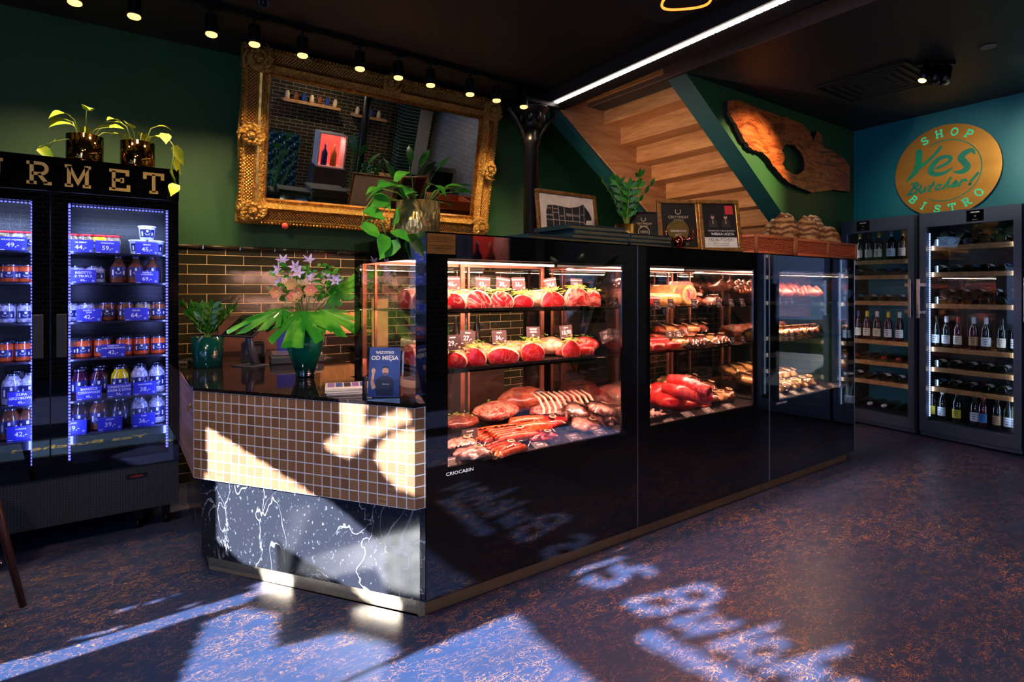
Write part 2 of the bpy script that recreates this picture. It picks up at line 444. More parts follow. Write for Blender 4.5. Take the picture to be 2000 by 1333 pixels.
SAUS = meat('sausage', c(224, 70, 34), c(250, 150, 90), 34, .5, .06)
PALE = meat('pale_packed_meat', c(226, 150, 134), c(250, 222, 208), 20, .8, .1, .2)
SALAMI = meat('dried_sausage', c(120, 44, 26), c(186, 100, 60), 40, .6, .07, .45)
CHEESE = meat('cheese_rind', c(222, 160, 84), c(250, 214, 150), 12, .5, .1, .5)
FILM = pane_mat('plastic_film', (.95, .9, .88, 1), 1.4, .12)
PARCH = mat('parchment', c(224, 176, 104), .6, 0, c(190, 140, 80), 20, .3, 30)
def crust(name, a, b, sc):
    m = D.materials.new(name); t = NT(m); v = t.coord('Object')
    w_ = t.n('TexWave', _wave_type='RINGS', _rings_direction='X', Vector=v, Scale=sc, Distortion=9.0, Detail=4.0).outputs[1]
    n_ = t.noise(v, 40, 4); f_ = t.math('ADD', t.math('MULTIPLY', t.math('MULTIPLY', w_, n_), .45), t.math('MULTIPLY', t.noise(v, 12, 5), .42))
    t.bsdf(Base__Color=t.ramp(f_, [(.24, a), (.44, b)]), Roughness=.75, Normal=t.bump(f_, .7, .006)); return m
BREAD = crust('bread_crust', c(112, 56, 20), c(206, 150, 92), 7)
FLOUR = crust('floured_crust', c(150, 92, 48), c(232, 204, 160), 9)
# ------------------------------------------------------------ setting
CZ = 3.18; YB = 4.75; XL = -1.9; YS = -3.5
CR = Vector((6.87, 3.01)); WD = Vector((-.081, -.997))        # right wall corner and direction
WEND = CR + WD * 6.6
b = MB(); b.box(XL - .1, 7.4, YS - .1, YB + .1, -.1, 0); struct('floor', b, MATS['floor'])
b = MB(); b.box(XL - .1, 3.34, YS - .1, YB + .1, CZ, CZ + .1); b.box(3.34, 3.385, YS - .1, YB + .1, CZ, CZ + .5); struct('ceiling', b, CEIL)
b = MB(); b.box(3.87, 7.4, YS - .1, YB + .1, CZ + .004, CZ + .06); struct('ceiling', b, CEILR)
b = MB(); b.box(3.385, 3.93, YS - .1, YB + .1, CZ + .11, CZ + .2); struct('ceiling', b, CEIL)
b = MB(); b.box(3.85, 3.87, YS - .1, YB, CZ, CZ + .11); struct('trim_1', b, mat('brown_fascia', c(120, 92, 76), .6))
b = MB(); b.box(XL - .1, 7.4, YB, YB + .1, 1.73, CZ + .4); struct('wall_back', b, GREEN)
b = MB(); b.box(XL - .1, 7.4, YB - .012, YB + .1, 0, 1.70); struct('wall_back', b, TILE)
b = MB()
for k in range(34):
    x = XL + .25 * k
    b.tube([(x + .003, YB - .012, 1.715), (x + .247, YB - .012, 1.715)], .016, 8)
struct('trim_2', b, mat('pencil_tile', c(40, 38, 28), .1, 0, c(70, 60, 40), 20))
# right wall (slightly turned) as an oriented slab
def slab(b, p, q, th, z0, z1, mi=0):
    p = Vector(p); q = Vector(q); d = (q - p).normalized(); n = Vector((-d.y, d.x)) * th
    b.prism([(p.x, p.y), (q.x, q.y), (q.x + n.x, q.y + n.y), (p.x + n.x, p.y + n.y)], z1 - z0, mi, None, z0)
WMID = CR + WD * 2.35; WM2 = CR + WD * 4.4
b = MB(); slab(b, CR, WMID, .1, 0, CZ); struct('wall_right', b, TEALW)
b = MB(); slab(b, WMID, WM2, .1, 0, CZ); struct('wall_right', b, mat('very_dark_green_paint', c(14, 26, 20), .7))  # unseen stretch coloured dark so the black case glass mirrors dark
b = MB(); slab(b, WM2, WEND, .1, 0, CZ); struct('wall_right', b, brickmat('white_kitchen_tile', c(150, 154, 158), c(136, 140, 146), c(60, 60, 60), .2, .1, .003, 'YZ'))
b = MB(); b.box(7.0, 7.1, 2.9, YB, 0, CZ); struct('wall_right', b, GREEN)
# green wall beside the stair, cut along the slope
SL = .705
def stz(x): return 3.158 - SL * (x - 3.93)
XZ = Matrix(((1, 0, 0, 0), (0, 0, -1, 0), (0, 1, 0, 0), (0, 0, 0, 1)))   # (x,y,z)->(x,-z,y)
b = MB(); MM = Matrix.Translation((0, 3.18, 0)) @ XZ
b.prism([(3.93 - .03, CZ), (7.0, CZ), (7.0, 0), (7.0 - .4, 0), (6.3, stz(6.3))], .19, 0, MM)
g = struct('wall_stair', b, [GREENL, TEALDEEP])
for p in g.data.polygons:
    if abs(p.normal.x) > .3 and abs(p.normal.z) > .3: p.material_index = 1
b = MB(); b.box(6.3, 7.0, 2.99, 3.18, 0, stz(6.3) - .0); struct('wall_stair', b, GREENL)
# south and west walls
b = MB(); b.box(XL - .1, 7.4, YS - .1, YS, 0, CZ); struct('wall_front', b, TILE)
b = MB(); b.box(XL - .1, XL, YS, -1.9, 0, CZ); b.box(XL - .1, XL, 3.7, YB, 0, CZ); b.box(XL - .1, XL, -1.9, 3.7, 2.9, CZ); b.box(XL - .1, XL, .1, .3, 0, 2.9); b.box(XL - .1, XL, -1.9, .1, 0, .5)
struct('wall_left', b, GREEN)
b = MB(); b.box(XL - .03, XL, -1.9, .1, .5, .56); b.box(XL - .03, XL, -1.9, .1, 2.84, 2.9); b.box(XL - .03, XL, -1.9, -1.84, .56, 2.84); b.box(XL - .03, XL, .04, .1, .56, 2.84)
o = struct('window_2', b, BLACKMETAL)
q = MB(); q.box(XL - .02, XL - .015, -1.9, .1, .56, 2.84); q.build('window_pane', CLEAR, o)

# window_1: unseen window film; lettering, plus cut-outs shaped to throw the sun patches
LIT = []
def lit(pts, **pl):
    out = []
    for x, y in pts:
        if callable(pl.get('fn')): p = pl['fn'](x, y)
        else: p = px(x, y, **pl)
        k = (p.x - XL) / math.cos(SUN_AZ)
        out.append((p.y - k * math.sin(SUN_AZ), p.z + k * TE))
    LIT.append(out)
CA = Vector((1.05, 2.16)); CB = Vector((.36, 3.16))            # chamfered counter face in plan
cdir = (CB - CA).normalized(); cn = Vector((-cdir.y, cdir.x))   # outward normal (towards -x,-y)
if cn.x > 0: cn = -cn
def onface(off):
    def f(x, y):
        a = (x - 1000) / F; dx, dy = FX + a * RX, FY + a * RY
        o = CA + cn * off
        t_ = (o.x * cn.x + o.y * cn.y) / (dx * cn.x + dy * cn.y)
        return Vector((dx * t_, dy * t_, EYE + (HOR - y) / F * t_))
    return f
z4 = lambda L: [(340 + .3976 * x, 700 + .3976 * y) for x, y in L]
FP = dict(Z=0)
lit([(1000, 1200), (1150, 1333), (1290, 1460), (840, 1700), (560, 1500), (675, 1333)], **FP)
lit([(405, 1214), (475, 1188), (540, 1200), (537, 1267), (660, 1238), (775, 1265), (775, 1283), (668, 1328), (500, 1560), (250, 1560)], **FP)
lit([(-60, 1325), (500, 1152), (530, 1148), (480, 1178), (385, 1205), (-60, 1352)], **FP)
lit([(137, 1250), (235, 1225), (228, 1232), (165, 1247)], **FP)
lit([(-30, 1307), (105, 1270), (75, 1281), (-30, 1318)], **FP)
lit([(225, 1194), (260, 1184), (255, 1190), (232, 1196)], **FP)
lit([(272, 1185), (320, 1167), (320, 1173), (275, 1184)], **FP)
lit([(335, 1165), (350, 1159), (350, 1163)], **FP)
lit([(352, 1189), (400, 1172), (375, 1186)], **FP)
lit(z4([(160, 340), (610, 625), (170, 578)]), fn=onface(0))
lit(z4([(820, 185), (940, 205), (935, 330), (1120, 255), (1160, 275), (1150, 310), (940, 400), (900, 460), (850, 485), (740, 440), (740, 415), (820, 370)]), fn=onface(0))
lit(z4([(1010, 430), (1080, 370), (1260, 340), (1260, 700), (1100, 640), (1030, 570), (990, 490)]), fn=onface(0))
lit(z4([(210, 585), (680, 645), (860, 780), (1030, 930), (1050, 1180), (860, 1130), (505, 905), (505, 1060), (430, 1035), (340, 1010), (210, 890)]), fn=onface(-.045))
lit([(508, 1112), (571, 1125), (571, 1168), (520, 1150)], fn=onface(-.09))
lit([(684, 1150), (784, 1175), (784, 1212), (755, 1200)], fn=onface(-.09))
def flr(pts):
    out = []
    for X_, Y_ in pts:
        k = (X_ - XL) / math.cos(SUN_AZ); out.append((Y_ - k * math.sin(SUN_AZ), k * TE))
    LIT.append(out)
flr([(-.8, .98), (.62, .98), (.62, 1.62), (-.8, 1.62)])
STRK = []   # script lettering as strokes on the floor (photo pixels): points, width in metres
def stroke(pts, w):
    P = []
    for x, y in pts:
        p = px(x, y, Z=0); k = (p.x - XL) / math.cos(SUN_AZ); P.append((p.y - k * math.sin(SUN_AZ), k * TE))
    STRK.append((P, w))
stroke([(1132, 1117), (1165, 1105), (1210, 1092)], .020)
stroke([(1150, 1130), (1175, 1143), (1205, 1140), (1222, 1125), (1205, 1108)], .028)
stroke([(1215, 1128), (1240, 1110), (1262, 1112), (1272, 1122)], .022)
stroke([(1230, 1176), (1290, 1162), (1355, 1148), (1370, 1150)], .022)
stroke([(1230, 1176), (1265, 1195), (1310, 1193), (1335, 1178), (1320, 1165)], .026)
stroke([(1335, 1178), (1375, 1182), (1400, 1165), (1390, 1152), (1355, 1146)], .026)
stroke([(1315, 1212), (1345, 1208), (1385, 1198)], .020)
stroke([(1320, 1216), (1355, 1225), (1405, 1212)], .020)
stroke([(1350, 1238), (1400, 1228), (1440, 1218)], .020)
stroke([(1390, 1262), (1435, 1248), (1510, 1226)], .022)
stroke([(1390, 1262), (1420, 1268), (1450, 1254)], .018)
stroke([(1530, 1262), (1505, 1252), (1460, 1262), (1440, 1280), (1470, 1294), (1510, 1284)], .022)
stroke([(1495, 1312), (1560, 1294), (1648, 1270)], .024)
stroke([(1545, 1310), (1590, 1308), (1612, 1318), (1560, 1336), (1540, 1345)], .022)
stroke([(1600, 1350), (1650, 1336), (1690, 1345), (1655, 1375), (1600, 1385), (1590, 1370)], .022)
stroke([(1690, 1400), (1760, 1375)], .02)
stroke([(1262, 1243), (1300, 1262), (1350, 1288), (1400, 1312), (1460, 1345), (1560, 1400)], .034)
stroke([(1700, 1445), (1730, 1420), (1800, 1412)], .02)
Y0, Y1, Z0, Z1, ST = .3, 3.7, 0.0, 2.9, .01
ny, nz_ = int((Y1 - Y0) / ST), int((Z1 - Z0) / ST)
gy, gz = np.meshgrid(Y0 + (np.arange(ny) + .5) * ST, Z0 + (np.arange(nz_) + .5) * ST)
mask = np.zeros(gy.shape, bool)
for P in LIT:
    ins = np.zeros(gy.shape, bool); n = len(P)
    for i in range(n):
        (xa, ya), (xb, yb) = P[i], P[(i + 1) % n]
        if ya == yb: continue
        cnd = ((ya > gz) != (yb > gz)) & (gy < (xb - xa) * (gz - ya) / (yb - ya) + xa)
        ins ^= cnd
    mask |= ins
for P, w_ in STRK:
    for (xa, ya), (xb, yb) in zip(P[:-1], P[1:]):
        L2 = (xb - xa) ** 2 + (yb - ya) ** 2
        tt = np.clip(((gy - xa) * (xb - xa) + (gz - ya) * (yb - ya)) / max(L2, 1e-9), 0, 1)
        dd = (gy - xa - tt * (xb - xa)) ** 2 + (gz - ya - tt * (yb - ya)) ** 2
        mask |= dd < (w_ * .69) ** 2
b = MB()
for r in range(nz_):
    row = mask[r]; k = 0
    while k < ny:
        if not row[k]:
            j = k
            while j < ny and not row[j]: j += 1
            ya, yb = Y0 + k * ST, Y0 + j * ST; za = Z0 + r * ST
            b.add([(XL, ya, za), (XL, yb, za), (XL, yb, za + ST), (XL, ya, za + ST)], [(0, 1, 2, 3)])
            k = j
        else: k += 1
o = struct('window_1', b, mat('dark_window_film', (.01, .012, .014, 1), .6))
# ------------------------------------------------------------ beam, column, stairs
t = thing('ceiling_beam', 'black steel ceiling beam running over the meat counter with a light strip', 'beam', (3.155, 0, 3.1), -.045)
b = MB(); b.box(-.08, .02, YS, 4.45, .0, .08); b.box(.02, .20, YS, 4.45, -.005, .08); b.box(-.08, -.06, YS, 4.45, -.012, 0); b.build('beam_body', BLACKMATT, t)
b = MB()
for k in range(150):
    y = 4.32 - k * .05
    b.box(-.022, -.006, y, y + .043, -.012, -.004); b.box(.004, .020, y + .02, y + .06, -.012, -.004)
o = b.build('light_strip', LEDW, t); o['label'] = 'glowing white light strip'
t = thing('iron_column', 'black cast iron column with ornate capital behind the meat counter', 'column', (3.17, 4.13, 0))
b = MB(); b.lathe([(.15, 0), (.15, .12), (.09, .18), (.075, .3), (.068, 2.7), (.085, 2.72), (.085, 2.76), (.07, 2.78), (.07, 2.92)], 24); b.build('shaft', BLACKMETAL, t)
b = MB(); b.lathe([(.07, 2.84), (.1, 2.88), (.1, 2.9), (.12, 2.98), (.17, 3.03), (.17, 3.05)], 24); b.box(-.2, .2, -.16, .16, 3.05, 3.095)
for k in range(8):
    a = k * PI / 4; b.ell((.11 * math.cos(a), .11 * math.sin(a), 2.95), (.03, .03, .055), 8, 6)
for s in (-1, 1):
    b.tube([(s * .07, 0, 2.72), (s * .10, 0, 2.82), (s * .17, 0, 2.92), (s * .24, 0, 2.99), (s * .25, 0, 3.06)], .02, 8)
b.build('capital', BLACKMETAL, t)
t = thing('staircase', 'oak staircase seen from below, rising behind the green cut wall', 'staircase', (0, 0, 0))
RUN, RISE = .235, .1657
b = MB(); br = MB()
x = 4.545 - 5 * RUN
for i in range(18):
    z = stz(x)
    b.box(x + .02, x + RUN + .02, 3.18, 4.11, z, z + .035)                   # soffit of a tread
    br.box(x + RUN, x + RUN + .02, 3.18, 4.11, z - RISE, z)  # riser facing down-left
    x += RUN
b.build('tread', wood('oak_treads', c(120, 72, 40), c(170, 112, 68), .5, 1, ax=(8, .8, 8)), t); br.build('riser', OAKRISER, t)
x = 4.545 - 5 * RUN
poly = [(x, stz(x) - .36)] 
poly = [(3.4, stz(3.4) - .36), (7.4, stz(7.4) - .36), (7.4, stz(7.4) + .2), (3.4, stz(3.4) + .25)]
b = MB(); b.prism(poly, .02, 0, Matrix.Translation((0, 4.13, 0)) @ XZ); b.build('stringer', wood('oak_stringer', c(160, 100, 60), c(205, 148, 98), .5, 1, (0, math.radians(35), 0), (.9, 8, 8)), t)
poly = [(3.3, stz(3.3) - .40), (7.4, stz(7.4) - .40), (7.4, stz(7.4) + .2), (3.3, stz(3.3) + .25)]
b = MB(); b.prism(poly, .16, 0, Matrix.Translation((0, 4.30, 0)) @ XZ); b.build('outer_stringer', TEALDEEP, t)

l = D.lights.new('stair_uplight', 'SPOT'); l.energy = 75; l.color = (1, .74, .5); l.spot_size = math.radians(84); l.spot_blend = 1; l.shadow_soft_size = .03  # added fill spot hidden behind the cases, brightens the stair underside
o = D.objects.new('stair_uplight', l); COL.objects.link(o); o.location = (3.3, 3.6, 1.6); o.rotation_euler = Vector((.9, .0, .75)).to_track_quat('-Z', 'Y').to_euler()
# ------------------------------------------------------------ chamfered sales counter
t = thing('sales_counter', 'angular sales counter with wooden mosaic band and black marble base', 'counter', (0, 0, 0))
rot = math.atan2(cdir.y, cdir.x)
def P2(v): return (v.x, v.y)
Lc = (CB - CA).length
def inset(d):  # plan polygon moved in by d from the three visible faces
    a = CA - cn * d; bb = CB - cn * d
    return [(1.10, 2.16 + (d if d > .05 else 0)), P2(a + Vector((0, 0))), P2(bb), (.385 + d, 4.1), (1.30, 4.1), (1.30, 3.06), (1.10, 3.06)]
b = MB(); b.prism(inset(-.004), .016, 0, None, .909); o = b.build('worktop', TOPSTONE, t)
# mosaic band: local frame with x along the face, y inwards, z up
A0 = CB
dx = (CA - CB).normalized(); inn = -cn
b = MB(); b.box(0, Lc, 0, .03, 0, .424)
o = b.build('mosaic_panel', MOSAIC, t); o.matrix_basis = Matrix(((dx.x, inn.x, 0, A0.x), (dx.y, inn.y, 0, A0.y), (0, 0, 1, .485), (0, 0, 0, 1)))
b = MB(); b.box(0, .052, 0, .03, 0, .424); o = b.build('mosaic_return', MOSAIC, t, (CA.x, CA.y, .485))
b = MB(); b.box(0, .94, 0, .03, 0, .424); o = b.build('side_panel', wood('dark_oak_slats', c(92, 66, 60), c(160, 130, 130), .5, 1, ax=(1, 6, 20)), t)
o.matrix_basis = Matrix(((.026, 1, 0, .36), (1, .0, 0, 3.17), (0, 0, 1, .485), (0, 0, 0, 1)))
b = MB(); b.box(.385 + .03, 1.0, 3.2, 4.0, .485, .909); b.prism([(1.1, 2.2), (CA.x + .02, 2.21), (CB.x + .04, 3.16), (.42, 4.0), (1.1, 4.0)], .4, 0, None, .49); b.build('carcass', BLACKMATT, t)
b = MB(); b.prism(inset(.045), .40, 0, None, .087); b.build('marble_base', MARBLE, t)
b = MB(); b.prism([(1.10, 2.22)] + inset(.09)[1:], .087); b.build('plinth', PLINTH, t)
b = MB(); b.lathe([(.013, 0), (.013, .008)], 16, 0, Matrix.Translation((.355, 3.21, .83)) @ Matrix.Rotation(-PI / 2, 4, 'Y')); b.box(.335, .347, 3.206, 3.214, .8, .83); b.build('lock', BRASS, t)

# ------------------------------------------------------------ refrigerated display cases
YF, YBK = 2.16, 3.0; CTOP = 1.645
CASES = [(1.104, 2.398, 1.207, 2.275), (2.402, 3.712, 2.50, 3.525), (3.722, 4.97, 3.84, 4.86)]
SH1, SH2, DECK = 1.305, 1.038, .635
names = ['nearest glass-fronted meat display case beside the sales counter', 'middle glass-fronted meat display case between two others', 'farthest glass-fronted meat display case below the bread baskets']
CASEOBJ = []
for ci, (x0, x1, w0, w1) in enumerate(CASES):
    t = thing('display_case', names[ci], 'display case', (x0, YF, 0), group='refrigerated cases in one run'); CASEOBJ.append(t)
    W = x1 - x0; a0, a1 = w0 - x0, w1 - x0; Dp = YBK - YF; z0, z1 = .625, 1.534
    b = MB()   # front glass printed black with a clear window
    b.box(0, W, 0, .008, .087, z0); b.box(0, W, 0, .008, z1, CTOP); b.box(0, a0, 0, .008, z0, z1); b.box(a1, W, 0, .008, z0, z1)
    b.build('front_surround', BLACKGLASS, t)
    b = MB(); b.box(a0, a1, .002, .007, z0, z1); b.build('front_pane', CLEARCASE, t)
    b = MB(); b.box(0.009, W - .009, .009, Dp, .087, .60); b.build('base', BLACKMATT, t); b = MB(); b.box(.01, W - .01, .009, Dp - .02, CTOP - .07, CTOP - .007); b.build('canopy', BLACKMATT, t)
    b = MB(); b.box(0, W, -.0, Dp, CTOP - .006, CTOP); b.build('top_glass', mat('tinted_top_glass', (.004, .012, .011, 1), .04), t)
    for (e0, e1) in ((0, .008), (W - .008, W)):
        b = MB(); b.box(e0, e1, .008, .10, .087, CTOP - .006); b.box(e0, e1, Dp - .08, Dp, .087, CTOP - .006); b.box(e0, e1, .1, Dp - .08, .087, z0); b.box(e0, e1, .1, Dp - .08, z1, CTOP - .006)
        b.build('side_surround', BLACKGLASS, t)
        b = MB(); b.box(e0 + .002, e1 - .002, .1, Dp - .08, z0, z1); b.build('side_pane', CLEARCASE, t)
    cop = mat('copper_tinted_frame', c(176, 120, 96), .3, .9)
    for k, (s0, s1, yy) in enumerate(((.03, W / 2 + .02, Dp - .03), (W / 2 - .02, W - .03, Dp - .045))):
        b = MB(); f = .022
        b.box(s0, s1, yy - .012, yy, z0, z0 + f); b.box(s0, s1, yy - .012, yy, z1 + .0, z1 + .03); b.box(s0, s0 + f, yy - .012, yy, z0 + f, z1); b.box(s1 - f, s1, yy - .012, yy, z0 + f, z1)
        d_ = b.build('rear_door', cop, t)
        b = MB(); b.box(s0 + f, s1 - f, yy - .008, yy - .005, z0 + f, z1); b.build('door_pane', CLEAR, d_)
        b = MB(); xx = s1 - .12 if k == 0 else s0 + .08
        b.tube([(xx, yy + .01, 1.26), (xx, yy + .05, 1.25), (xx, yy + .06, 1.22), (xx, yy + .05, 1.19), (xx, yy + .01, 1.18)], .007, 8); b.build('door_handle', STEEL, d_)
    for z in (SH1, SH2):
        b = MB(); b.box(.03, W - .03, .06, Dp - .12, z - .012, z - .004); b.build('shelf', SHELFGLASS, t)
    b = MB(); b.box(.012, W - .012, .012, Dp - .08, .60, DECK - .012); b.box(.012, W - .012, .012, .06, .612, .630); b.build('deck', mat('dark_deck', (.012, .008, .008, 1), .5, spec=.2), t)
    for xx in (a0 - .03, W / 2, a1 + .02): b = MB(); b.box(xx - .006, xx + .006, Dp - .12, Dp - .105, .62, z1); b.build('shelf_post', cop, t)
    for y0_ in (.05, Dp - .16): b = MB(); b.box(.03, W - .03, y0_, y0_ + .02, 1.548, 1.560); o = b.build('light_tube', LEDP, t); o['label'] = 'warm pink glowing tube'
    b = MB(); b.box(.0 if ci != 1 else .0, W, .06, .09, 0, .087); b.build('plinth', mat('dark_bronze_plinth', c(176, 136, 98), .4, .5, stretch=(1, 1, 10)), t)
    cc = ((1, .46, .36), (1, .44, .32), (1, .56, .36))[ci]
    xm = (x0 + x1) / 2; e = (22, 24, 24)[ci]
    area('case_light', (xm, YF + .09, 1.53), (W - .12, .012), e, cc, (0, .45, -1))
    area('case_light', (xm, YF + .66, 1.53), (W - .12, .012), e * .5, cc, (0, -.35, -1))
    area('case_light', (xm, YF + .10, SH1 - .03), (W - .12, .03), e * .5, cc, (0, .6, -1))
    area('case_light', (xm, YF + .10, SH2 - .03), (W - .12, .03), e * .8, cc, (0, .6, -1))
    if ci in (0, 2):
        b = MB(); M_ = Matrix.Translation((a0 + (.06 if ci == 0 else .03), -.001, .605 if ci == 0 else .606)) @ Matrix.Rotation(PI / 2, 4, 'X')
        b.geo(text('CRIOCABIN', .021, .0, 1.25), 0, M_); b.build('maker_lettering', WHITE, t)
    b = MB(); b.box(W - .001, W + (.008 if ci == 1 else .002), -.002, .001, .09, CTOP); b.build('joint_strip', STEEL, t)
# brass notice plate on the near corner
t = thing('notice_plate', 'small gold notice plate with black engraved text on the nearest case corner', 'plate', (1.104, YF - .001, 1.56))
b = MB(); b.box(.004, .138, -.004, 0, -.008, .078); b.build('plate', mat('brushed_gold_plate', c(178, 130, 66), .4, .8, stretch=(1, 1, 10)), t)
b = MB(); M_ = lambda x, z: Matrix.Translation((x, -.0045, z)) @ Matrix.Rotation(PI / 2, 4, 'X')
for k, s in enumerate(('Ten sklep jest miejscem pracy', 'w którym dbamy o jakość i smak', 'naszych produktów', '', 'W razie pytań prosimy o kontakt', 'z obsługą lub kierownikiem', 'sklepu i bistro')):
    if s: b.geo(text(s, .0085), 0, M_(.071, .064 - k * .0095))
b.build('engraving', mat('engraved_black', (.01, .008, .006, 1), .6), t)
# ------------------------------------------------------------ black display fridge with jars
FYF = 3.9; FX1 = .367; FX0 = -.225; FXL = -.82
t = thing('display_fridge', 'tall black two-door display fridge with golden lettering and blue lit jars', 'fridge', (0, FYF, 0)); FR = t
dd = .75
b = MB(); b.box(FXL, FX1, .02, dd, .14, .40); b.box(FXL, FX1, .03, dd, 1.93, 2.107); b.box(FXL, FXL + .03, .03, dd, .4, 1.93); b.box(FX1 - .03, FX1, .03, dd, .4, 1.93); b.box(FXL, FX1, dd - .02, dd, .4, 1.93); b.box(FX0 - .02, FX0 + .02, .2, dd, .4, 1.93)
b.build('body', mat('fridge_black', (.006, .006, .008, 1), .25, ior=1.6), t)
b = MB(); b.box(FXL, FX1, -.006, .02, 1.925, 2.107); b.build('sign_panel', BLACKGLASS, t)
b = MB(); h = .118; x = -1.13
for ch, x in (('U', -.515), ('R', -.322), ('M', -.165), ('E', .03), ('T', .19), ('O', -.69)):
    b = MB()
    for s in SLAB[ch]: b.ribbon([(p[0] * h * 1.02, p[1] * h) for p in s], h * .145, 0, Matrix.Translation((x, -.0075, 1.955)) @ Matrix.Rotation(PI / 2, 4, 'X'), t=.0)
    b.build('sign_letter', CREAM, t)
gm = D.materials.new('perforated_grille'); q = NT(gm)
vo = q.n('TexVoronoi', Vector=q.coord('Object', (1, 1, 1)), Scale=75.0, Randomness=0.0).outputs[0]
q.bsdf(Base__Color=q.mix(q.math('LESS_THAN', vo, .28), c(44, 48, 58), c(4, 5, 8)), Roughness=.5)
b = MB(); b.box(FXL, FX1, 0, .02, .14, .395); b.build('grille', gm, t)
b = MB(); b.box(.11, .21, -.006, 0, .325, .352); b.build('badge', BLACKMETAL, t)
b = MB(); b.geo(text('polaris', .022), 0, Matrix.Translation((.16, -.0068, .338)) @ Matrix.Rotation(PI / 2, 4, 'X')); o = b.build('badge_mark', mat('red_mark', c(210, 40, 40), .5), t)
for x in (.17, .31, -.7):
    b = MB(); b.lathe([(.03, -.012), (.03, .012)], 16, 0, Matrix.Translation((x, .12, .03)) @ Matrix.Rotation(PI / 2, 4, 'Y')); b.box(x - .02, x + .02, .1, .15, .05, .14); b.build('caster', BLACKMETAL, t)
for (a, e, hs) in ((FXL + .005, FX0 - .003, 1), (FX0 + .003, FX1 - .003, 0)):
    f0, f1 = (.05, .085)[::-1] if not hs else (.05, .085)
    b = MB(); z0, z1 = .40, 1.92; g0, g1 = a + (.05 if not hs else .05), e - (.055 if not hs else .055)
    if hs: g1 = FX0 - .075
    else: g0 = FX0 + .075; g1 = FX1 - .055
    b.box(a, g0, -.012, .02, z0, z1); b.box(g1, e, -.012, .02, z0, z1); b.box(g0, g1, -.012, .02, z1 - .055, z1); b.box(g0, g1, -.012, .02, z0, z0 + .05)
    d_ = b.build('door', BLACKGLASS, t); 
    b = MB(); b.box(a, e, -.017, -.013, z0, z1); b.build('door_pane', pane_mat('fridge_door_glass%d' % hs, (.96, .96, 1, 1), .8), d_)
    hx = e - .045 if hs else a + .045
    b = MB(); b.box(hx - .022, hx + .022, -.05, -.04, 1.04, 1.27); b.box(hx - .005, hx + .005, -.04, -.017, 1.06, 1.09); b.box(hx - .005, hx + .005, -.04, -.017, 1.22, 1.25); b.build('door_handle', mat('dark_handle', c(34, 34, 40), .4), d_, bevel=.004)
    b = MB()
    for k in range(82):
        z = .47 + k * .0172
        for xx in (g0 + .004, g1 - .004): b.box(xx - .004, xx + .004, .03, .04, z, z + .010)
    for k in range(int((g1 - g0) / .016)): b.box(g0 + k * .016, g0 + k * .016 + .009, .035, .04, z1 - .066, z1 - .060)
    o = b.build('light_strip', LEDB, t); o['label'] = 'blue glowing light strip'
    xm = (g0 + g1) / 2
    for xx, s in ((g0 + .012, 1), (g1 - .012, -1)): area('fridge_light', (xx, FYF + .045, 1.17), (.015, 1.4), 3.2, (.26, .34, 1), (s * .6, 1, 0))
    area('fridge_light', (xm, FYF + .07, 1.85), (.4, .02), 3.0, (.45, .6, 1), (0, .4, -1))
JZ = [1.609, 1.44, 1.222, 1.016, .785, .60]
for z in JZ[:5]:
    b = MB()
    for (a, e) in ((FXL + .04, FX0 - .025), (FX0 + .025, FX1 - .035)): b.box(a, e, .07, dd - .04, z - .012, z - .002)
    b.build('shelf', mat('fridge_shelf', (.02, .02, .04, 1), .2), t)
b = MB(); b.box(FXL + .03, FX1 - .03, .05, dd - .03, .55, .597); b.build('shelf', MATS['fridge_shelf'], t)

# jars: body with its contents, lid and dark blue label
LABEL = mat('navy_jar_label', c(22, 30, 92), .4, ns=3)
JARGL = lambda n, a_, b_, s_=40: mat(n, a_, .12, 0, b_, s_, coat=1)
JC = {'orange': JARGL('orange_contents', c(224, 92, 36), c(190, 70, 30)), 'white': JARGL('pale_contents', c(214, 214, 226), c(120, 124, 150), 90), 'red': JARGL('beet_contents', c(70, 18, 40), c(50, 12, 40)),
      'brown': JARGL('brown_contents', c(150, 84, 48), c(96, 54, 36), 30), 'yellow': JARGL('yellow_contents', c(240, 214, 30), c(226, 190, 20)), 'dark': JARGL('dark_contents', c(60, 34, 40), c(40, 24, 34)),
      'blue': JARGL('tub_plastic', c(206, 210, 226), c(190, 196, 216)), 'mix': JARGL('mixed_contents', c(180, 160, 110), c(80, 70, 70), 70)}
LIDC = {'red': mat('red_lid', c(214, 28, 34), .35), 'clear': mat('steel_lid', c(120, 124, 150), .2, .9), 'white': mat('white_lid', c(226, 228, 236), .4), 'black': mat('black_lid', c(16, 16, 26), .3)}
